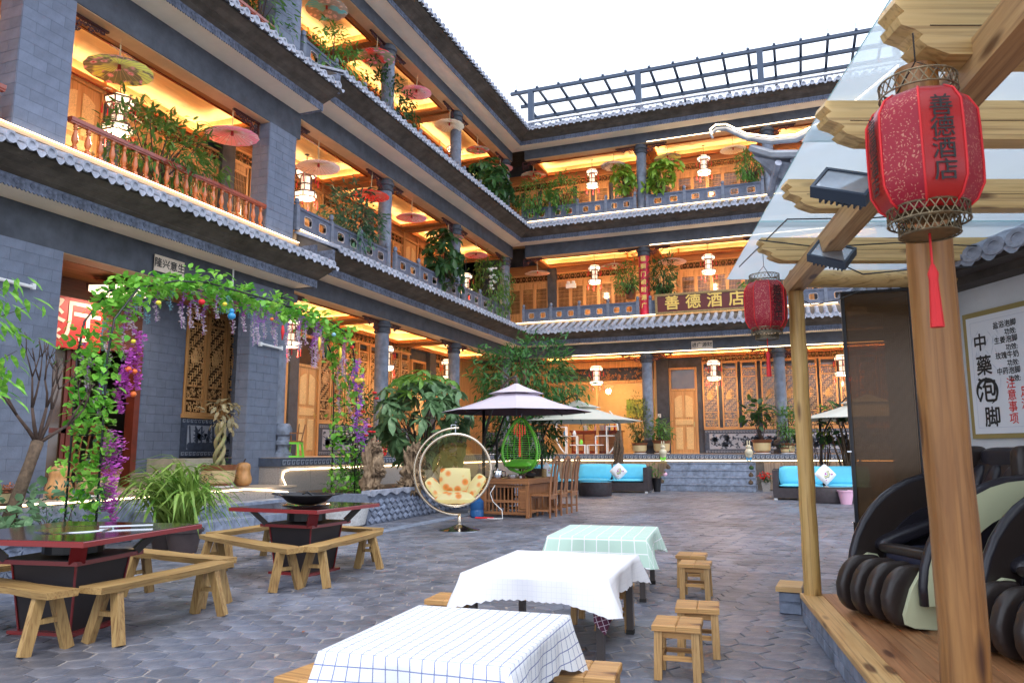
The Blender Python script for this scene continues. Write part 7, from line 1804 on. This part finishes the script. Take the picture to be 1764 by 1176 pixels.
for i in range(46):
    s = .2+.62*i/46+rr.uniform(-.006,.006); y, z = along(s); L = rr.uniform(.35,.85); c = rr.choice(['p','p','m','p','t'])
    m1, m2 = {'p': ('petalp','petalw'), 'm': ('petalm','petalw'), 't': ('petalt','petalt')}[c]
    if c == 't': L *= .6
    fstring(ap(rr.uniform(-8.2,-7.75), y, z-.1), L, m1, m2, .034, i)
for y, z, L, th, sd in ((6.8,1.5,.95,.085,60),(6.9,1.4,1.0,.085,61),(6.9,2.3,.6,.06,62),(7.12,2.75,.75,.06,63),(6.98,2.5,.6,.05,64),(12.2,2.15,.75,.06,65),(12.3,2.7,.6,.05,66),(12.45,1.85,.75,.06,67),(12.1,2.95,.6,.05,68)): fstring(ap(-7.7, y, z), L, 'petalp' if y > 9 else 'petalm', 'petalp' if y > 9 else 'petalm', th, sd)
M['orangefruit'] = mat('orange_fruit', (.75,.15,.02), .4); M['yellowfruit'] = mat('yellow_fruit', (.75,.6,.05), .4); M['bluegourd'] = mat('blue_gourd', (.03,.25,.5), .3)
for y, z, c, r_ in ((6.95,2.25,'orangefruit',.04),(7.05,2.23,'orangefruit',.035),(7.05,1.95,'orangefruit',.04),(7.0,2.6,'yellowfruit',.03),(7.35,3.15,'yellowfruit',.035),(8.55,3.35,'yellowfruit',.035),(8.1,3.3,'red',.045),(8.7,3.2,'bluegourd',.06),(12.1,2.55,'yellowfruit',.055),(12.22,2.56,'yellowfruit',.055),(11.9,3.15,'red',.04),(9.6,3.3,'orangefruit',.03),(11.3,3.3,'petalt',.04)):
    mb = MB(); mb.ell((0,0,0), r_, r_, r_*.9, 10, 7)
    if c == 'bluegourd': mb.ell((0,0,.075), .035,.035,.04, 8, 6)
    o = ob('ornament_fruit', mb, c, ar, True); o.location = ap(-7.66, y, z)
for y, z, m in ((10.9,3.2,'yellowfruit'),(11.55,3.1,'yellowfruit'),(11.1,3.1,'lf_dark'),(9.9,3.25,'red')): mb = MB(); mb.tube([(0,0,0),(0,.01,-.1),(0,0,-.24)], [.015,.03,.008], 7); o = ob('ornament_pod', mb, m, ar, True); o.location = ap(-7.68, y, z)
# ================================================================ things on and before the platforms
M['plasticgreen'] = mat('green_plastic', (.2,.7,.06), .35); M['cushred'] = mat('dark_red_cloth', (.3,.01,.06), .8)
t = thing('plastic_stool', 'bright green plastic stool on the left platform', 'stool', (-9.55,12.82,1.12), .3)
for x in (-1,1):
    for y in (-1,1): mb = MB(); mb.bar((x*.15,y*.15,0),(x*.12,y*.12,.27),.035,.035,(1,0,0)); ob('leg', mb, 'plasticgreen', t)
mb = MB(); mb.bbox(-.14,.14,-.14,.14,.27,.31,.01); ob('seat', mb, 'plasticgreen', t); mb = MB(); mb.box(-.15,.15,-.15,-.14,.0,.04); mb.box(-.15,.15,.14,.15,.0,.04); mb.box(.14,.15,-.15,.15,.0,.04); ob('lower_band', mb, 'plasticgreen', t)
t = thing('upturned_stool', 'dark wooden stool turned upside down on the green plastic one', 'stool', (-9.55,12.82,1.43), .25)
mb = MB(); mb.box(-.14,.14,-.14,.14,0,.025); ob('seat', mb, 'teak', t)
for x in (-1,1):
    for y in (-1,1): mb = MB(); mb.bar((x*.11,y*.11,.025),(x*.16,y*.16,.36),.02,.02,(1,0,0)); ob('leg', mb, 'teak', t)
for y in (-.12,.12): mb = MB(); mb.box(-.12,.12,y-.01,y+.01,.17,.19); ob('stretcher', mb, 'teak', t)
t = thing('red_basket', 'red perforated basket behind the large umbrella plant', 'basket', (-9.6,16.2,1.12)); mb = MB(); mb.lathe([(.16,0),(.2,.05),(.21,.3),(.17,.38)],14); ob('body', mb, 'red', t, 'auto'); mb = MB()
for j in range(3):
    for k in range(5): a = -1.0+k*.35; mb.ell((.21*cos(a), .21*sin(a), .12+j*.09), .008,.015,.015,6,4)
ob('holes', mb, 'yellowfruit', t)
# green egg swing
t = thing('egg_swing', 'lime green rope egg swing hanging behind the tea table', 'swing', (-5.5,15.0,0)); g_ = 'plasticgreen'
def egg(a, v): r_ = .46*sin(pi*min(1, v**.85))**.6*(1-.3*v)+.01; return (r_*cos(a), r_*sin(a)*.8+.1, .78+1.15*v)
mb = MB(); mb.tube([egg(R(-160), i/14) for i in range(15)], .028, 7); mb.tube([egg(R(-20), i/14) for i in range(15)], .028, 7); ob('frame', mb, g_, t, True)
mb = MB()
for k in range(9): a = R(-20+25*k); mb.tube([egg(a, i/10) for i in range(11)], .007, 4)
for j in range(22): v = .08+.85*j/21; mb.tube([egg(R(-20+22.5*i), v) for i in range(10)], .006, 4)
ob('netting', mb, g_, t); cushion(t, 'seat_pad', (0,.05,.98), .3,.25,.07, (R(12),0,0), g_)
mb = MB(); mb.tube([(0,.1,1.93),(0,.1,2.15)], .007, 5); ob('chain', mb, 'chrome', t)
mb = MB(); mb.tube([(-.6,.6,0),(-.75,.6,.8),(-.72,.5,1.5),(-.5,.35,1.95),(-.2,.18,2.17),(0,.1,2.15)], .028, 8); mb.tube([(-.6,.6,.01),(.5,.5,.01)], .03, 6); ob('stand', mb, 'black', t, True)
# plants on the back platform
def potplant(name, label, loc, r, h, cl, kind, matn, size, nper, sd, parts=0, palm=False, droop=.3, spread=.8):
    t = plant(name, label, 'plant', loc); bandpot(t, r, h); rr = random.Random(sd); foliage(t, cl, kind, matn, size, nper, rr, parts, spread, droop, palm=palm); stems(t, (0,0,h*.8), [c[0] for c in cl[::max(1, len(cl)//10)]], rr, .014); return t
rr = random.Random(70)
potplant('potted_fern', 'brown and cream pot with drooping fern left of the entrance door', (-4.33,25.62,1.12), .3, .42, blob((-.05,0,.75), (.35,.3,.35), 40, rr, .4), 'slim', 'lf_mid', .2, 6, 71, droop=.4)
potplant('potted_fiddle_leaf_fig', 'brown and cream pot with a broad leaved fig right of the steps', (-1.14,25.62,1.12), .3, .42, blob((.0,0,1.35), (.35,.3,.35), 11, rr, .5), 'broad', 'lf_dark', .28, 5, 72, 50, droop=.1)
potplant('potted_ficus', 'tall slender small leaved shrub in front of the back round column', (-5.05,25.5,1.12), .26, .34, blob((.0,0,1.15), (.42,.3,.95), 200, rr, .3), 'slim', 'lf_olive', .11, 6, 73, droop=.1)
potplant('potted_shrub', 'leafy shrub beside the second back round column', (-.35,25.5,1.12), .22, .3, blob((.0,0,.95), (.35,.3,.65), 110, rr, .3), 'slim', 'lf_mid', .12, 6, 74, droop=.1)
potplant('jade_plant', 'small potted plants at the foot of the right round column', (-.45,25.35,1.12), .14, .16, blob((.1,0,.3), (.3,.15,.16), 20, rr, .3), 'oval', 'lf_blue', .09, 5, 75)
def rabbit(loc, c, lb):
    t = thing('rabbit_figurine', lb, 'figurine', loc); mb = MB(); mb.ell((0,0,.3), .13,.12,.13,14,10); mb.ell((0,0,.2),.1,.09,.1,12,8); ob('body', mb, 'rabb', t, True)
    mb = MB(); mb.box(-.08,-.01,-.06,.06,0,.16); mb.box(.01,.08,-.06,.06,0,.16); ob('trousers', mb, c, t); mb = MB(); mb.ell((0,0,.47),.085,.08,.075,12,8); ob('head', mb, 'rabb', t, True)
    for sx in (-.035,.035): mb = MB(); mb.ell((sx,0,.6),.02,.015,.085,8,6); ob('ear', mb, 'rabb', t, True)
    for sx in (-.045,.045): mb = MB(); mb.ell((sx,-.05,.03),.045,.08,.03,8,5); ob('foot', mb, 'rabb', t, True)
    mb = MB()
    for sx in (-.03,.03): mb.ell((sx,-.075,.49),.008,.006,.008,6,4)
    ob('eyes', mb, 'ink', t)
M['rabb'] = mat('glazed_cream', (.55,.5,.36), .25, var=.1)
rabbit((-4.2,25.05,.87), 'plasticgreen', 'glazed rabbit figurine in green trousers left of the steps'); rabbit((-1.52,25.05,.87), 'bluegourd', 'glazed rabbit figurine in blue trousers right of the steps')
for i, (x, s_, lb) in enumerate([(-4.12,0,0),(-4.06,1,0),(-4.0,2,0),(-1.45,0,1),(-1.45,1,1),(-1.45,2,1)]):
    t = thing('stone_ornament', ['dark stone ornament on the lowest step at left','pinkish stone ornament on the second step at left','dark stone ornament on the third step at left','dark stone ornament on the lowest step at right','dark stone ornament on the second step at right','mossy stone ornament on the third step at right'][i], 'ornament', (x, 24.18+.3*s_, .215*(s_+1)), 0, 'small ornaments on the steps'); mb = MB(); mb.ell((0,0,.06), .075,.06,.07,9,6); ob('stone', mb, 'pink' if i == 1 else ('bark' if i != 5 else 'lf_dark'), t, True); mb = MB(); mb.ell((0,-.03,.12), .03,.03,.03,7,5); ob('head', mb, 'bark', t, True)
t = plant('poinsettia', 'red poinsettia in a grey square pot beside the steps', 'plant', (-1.02,24.45,0)); mb = MB(); mb.lathe([(.14,0),(.19,.28),(.17,.28),(.15,.22)],4,rot=pi/4); ob('pot', mb, 'granite', t); rr = random.Random(80); cl = blob((0,0,.4),(.15,.12,.12),18,rr,.4); foliage(t, cl, 'oval', 'lf_dark', .1,5,rr); cl = blob((0,0,.5),(.13,.1,.04),10,rr,.4); foliage(t, cl, 'oval', 'lf_red', .1,5,rr,name='bracts')
t = plant('potted_sprig', 'slim plant in a tall dark pot between the left sofa and the steps', 'plant', (-4.12,23.3,0)); mb = MB(); mb.lathe([(.1,0),(.14,.4),(.15,.42),(.12,.42)],12); ob('pot', mb, 'black', t, 'auto'); cl = blob((0,0,.62),(.16,.15,.2),16,rr,.4); foliage(t, cl, 'slim', 'lf_mid', .12,5,rr); stems(t,(0,0,.4),[c[0] for c in cl[::3]],rr,.006)
t = plant('right_fig_tree', 'dark stemmed broad leaved fig behind the right sofa', 'plant', (1.25,22.9,0)); rr = random.Random(81); cl = blob((0,0,2.0),(.55,.35,.45),12,rr,.5); foliage(t, cl, 'broad', 'lf_dark', .32,5,rr,50,.8,.1); stems(t,(0,0,.2),[c[0] for c in cl],rr,.045,'bark')
mb = MB(); mb.tube([(0,0,0),(.03,0,.5),(-.02,0,1.2),(.1,0,1.7)], [.09,.08,.06,.04], 8); ob('trunk', mb, 'bark', t, True)
t = plant('bare_shrub', 'nearly leafless shrub with yellowish leaves behind the right sofa', 'plant', (.5,23.0,0)); rr = random.Random(82); cl = blob((0,0,1.9),(.5,.3,.55),14,rr,.5); foliage(t, cl, 'oval', 'lf_lime', .15,3,rr,0,.8,.1); stems(t,(0,0,.1),[c[0] for c in cl],rr,.02)
t = thing('driftwood_ornament', 'dark twisted driftwood standing before the lobby', 'driftwood', (-5.6,24.7,.3)); rr = random.Random(83); mb = MB()
for k in range(7): a = k*.9; mb.tube([(.03*cos(a),.03*sin(a),0),(.12*cos(a),.1*sin(a),.5),(.16*cos(a+1),.1*sin(a),1.0),(.1*cos(a+2),.1*sin(a),1.3+.1*k)], [.07,.06,.05,.03], 6)
ob('root', mb, 'bark', t, True)
# lobby furniture: curved shelf ring, desk
for x0, lb in ((-8.2,'left half of the white ring shaped display shelf before the lobby'),(-6.0,'right half of the white ring shaped display shelf before the lobby')):
    sx = 1 if x0 < -7 else -1
    t = thing('display_shelf', lb, 'shelf', (x0, 26.3, 1.12)); mb = MB(); mb.tube([(sx*(.95-1.0*cos(R(a))), 0, .78+1.0*sin(R(a))) for a in range(-50, 50, 6)], .03, 6); ob('ring', mb, 'white', t, True)
    for (a, b, z) in ((.1,.75,.62),(.5,1.05,.3),(-.02,.35,.95)): mb = MB(); mb.box(min(sx*a,sx*b), max(sx*a,sx*b), -.12,.12,z,z+.03); mb.box(sx*b-.015,sx*b+.015,-.12,.12,0,z); ob('shelf', mb, 'white', t)
for i, (x, z, c) in enumerate(((-7.9,1.78,'bluegourd'),(-7.55,1.78,'whiteglaze'),(-7.3,1.46,'plasticgreen'),(-6.35,1.78,'ink'),(-6.75,1.46,'orangefruit'))):
    t = thing('small_vase', ['blue small vase on the left display shelf','white small vase on the left display shelf','green dish low on the left display shelf','dark vase on the right display shelf','orange jar low on the right display shelf'][i], 'vase', (x,26.3,z)); mb = MB(); mb.lathe([(.04,0),(.07,.05),(.05,.12),(.03,.16),(.04,.18)],10); ob('vase', mb, c, t, 'auto')
t = thing('reception_desk', 'dark red wood reception desk inside the lobby', 'desk', (-7.3,28.6,1.12)); mb = MB(); mb.box(-.95,.95,-.3,.3,0,.82); ob('body', mb, 'redwoodx', t); mb = MB(); mb.bbox(-1.0,1.0,-.36,.36,.82,.88,.01); ob('top', mb, 'redwoodx', t)
for i in range(4): mb = MB(); mb.fbox(-.88+i*.45,-.48+i*.45,.1,.74,-.3,.02,.02); ob('desk_panel', mb, 'ceilframe', t)
for i, x in enumerate((-7.7,-7.05)):
    t = thing('potted_orchid', ['white pot with trailing plant at the left of the desk','white pot with trailing plant at the right of the desk'][i], 'plant', (x,28.4,2.0)); mb = MB(); mb.lathe([(.07,0),(.12,.18),(.13,.2),(.1,.2)],12); ob('pot', mb, 'whiteglaze', t, 'auto'); rr = random.Random(90+i); cl = blob((0,0,.3),(.25,.15,.18),16,rr,.3); foliage(t, cl, 'slim', 'lf_mid', .14,5,rr,0,.8,.5)
for i, (x, c) in enumerate(((-6.75,'bluegourd'),(-6.55,'red'),(-7.3,'pink'),(-6.9,'pink'))):
    t = thing('bottle', ['blue bottle on the reception desk','red bottle on the reception desk','pink bottle in the middle of the desk','second pink bottle near the blue one'][i], 'bottle', (x,28.35,2.0)); mb = MB(); mb.lathe([(.035,0),(.04,.02),(.04,.16),(.015,.2),(.015,.25)],10); ob('glass', mb, c, t, 'auto')
# chairs inside the restaurant
for x, y, lb in ((-12.0,9.6,'dark dining chair seen through the restaurant door'),(-12.1,10.15,'second dining chair deeper in the restaurant')):
    dchair((x,y,.62), R(-80), lb); 
for i, (x, y, lb) in enumerate(((-.28,5.75,'dry orange leaf on the paving near the deck corner'),(-1.9,5.6,'dry leaf on the paving left of the white cloth'),(-3.3,4.6,'small dry leaf in the open paving'),(-.8,4.05,'pale dry leaf beside the nearest stool'),(-2.6,8.3,'dry leaf on the paving beyond the mint cloth'))):
    t = thing('fallen_leaf', lb, 'leaf', (x, y, .006), rr.random()*6); mb = MB(); mb.add([(0,0,0),(.015,.012,.006),(.045,0,.002),(.015,-.012,.004)], [(0,1,2),(0,2,3)]); ob('blade', mb, 'lf_rust', t)
# ================================================================ roof terrace trellis
t = thing('roof_trellis', 'blue black steel trellis frame on the roof at the back', 'trellis', (-5.2,28,13.2))
def tp(x, y, z): return (x+5.2, y-28, z-13.2)
for x in (-9.7,-5.22,-.64,3.9):
    for y in (28.0,): mb = MB(); mb.box(*[v for v in (x+5.2-.11, x+5.2+.11)], y-28-.1, y-28+.1, 0, 2.82); ob('post', mb, 'steel', t)
for y in (28.0,29.25,30.5,31.75): mb = MB(); mb.bar(tp(-10.6,y,16.05), tp(5.5,y,16.05), .14, .12); ob('long_beam', mb, 'steel', t)
for i in range(17): x = -10.35+i*.93; mb = MB(); mb.bar(tp(x,27.9,16.14), tp(x,32.0,16.14), .1, .07); ob('cross_bar', mb, 'steel', t); mb = MB(); mb.bar(tp(x,28,16.1), tp(x,28,16.42), .02); ob('rod', mb, 'steel', t)
for x in (-9.7,-5.22,-.64): mb = MB(); mb.bar(tp(x,32,13.2), tp(x,32,16), .2); ob('post', mb, 'steel', t)
# kerb course in front of the planter
k_ = thing('kerb_course', 'row of narrow kerb stones before the tiled planter', 'kerb', (-6.2, 9, 0)); 
for i in range(26):
    mb = MB(); mb.bbox(-.12,.12,-.95+i*.4,-.95+i*.4+.392,-.0,.012,.004); ob('kerb_stone', mb, 'bluestone', k_)
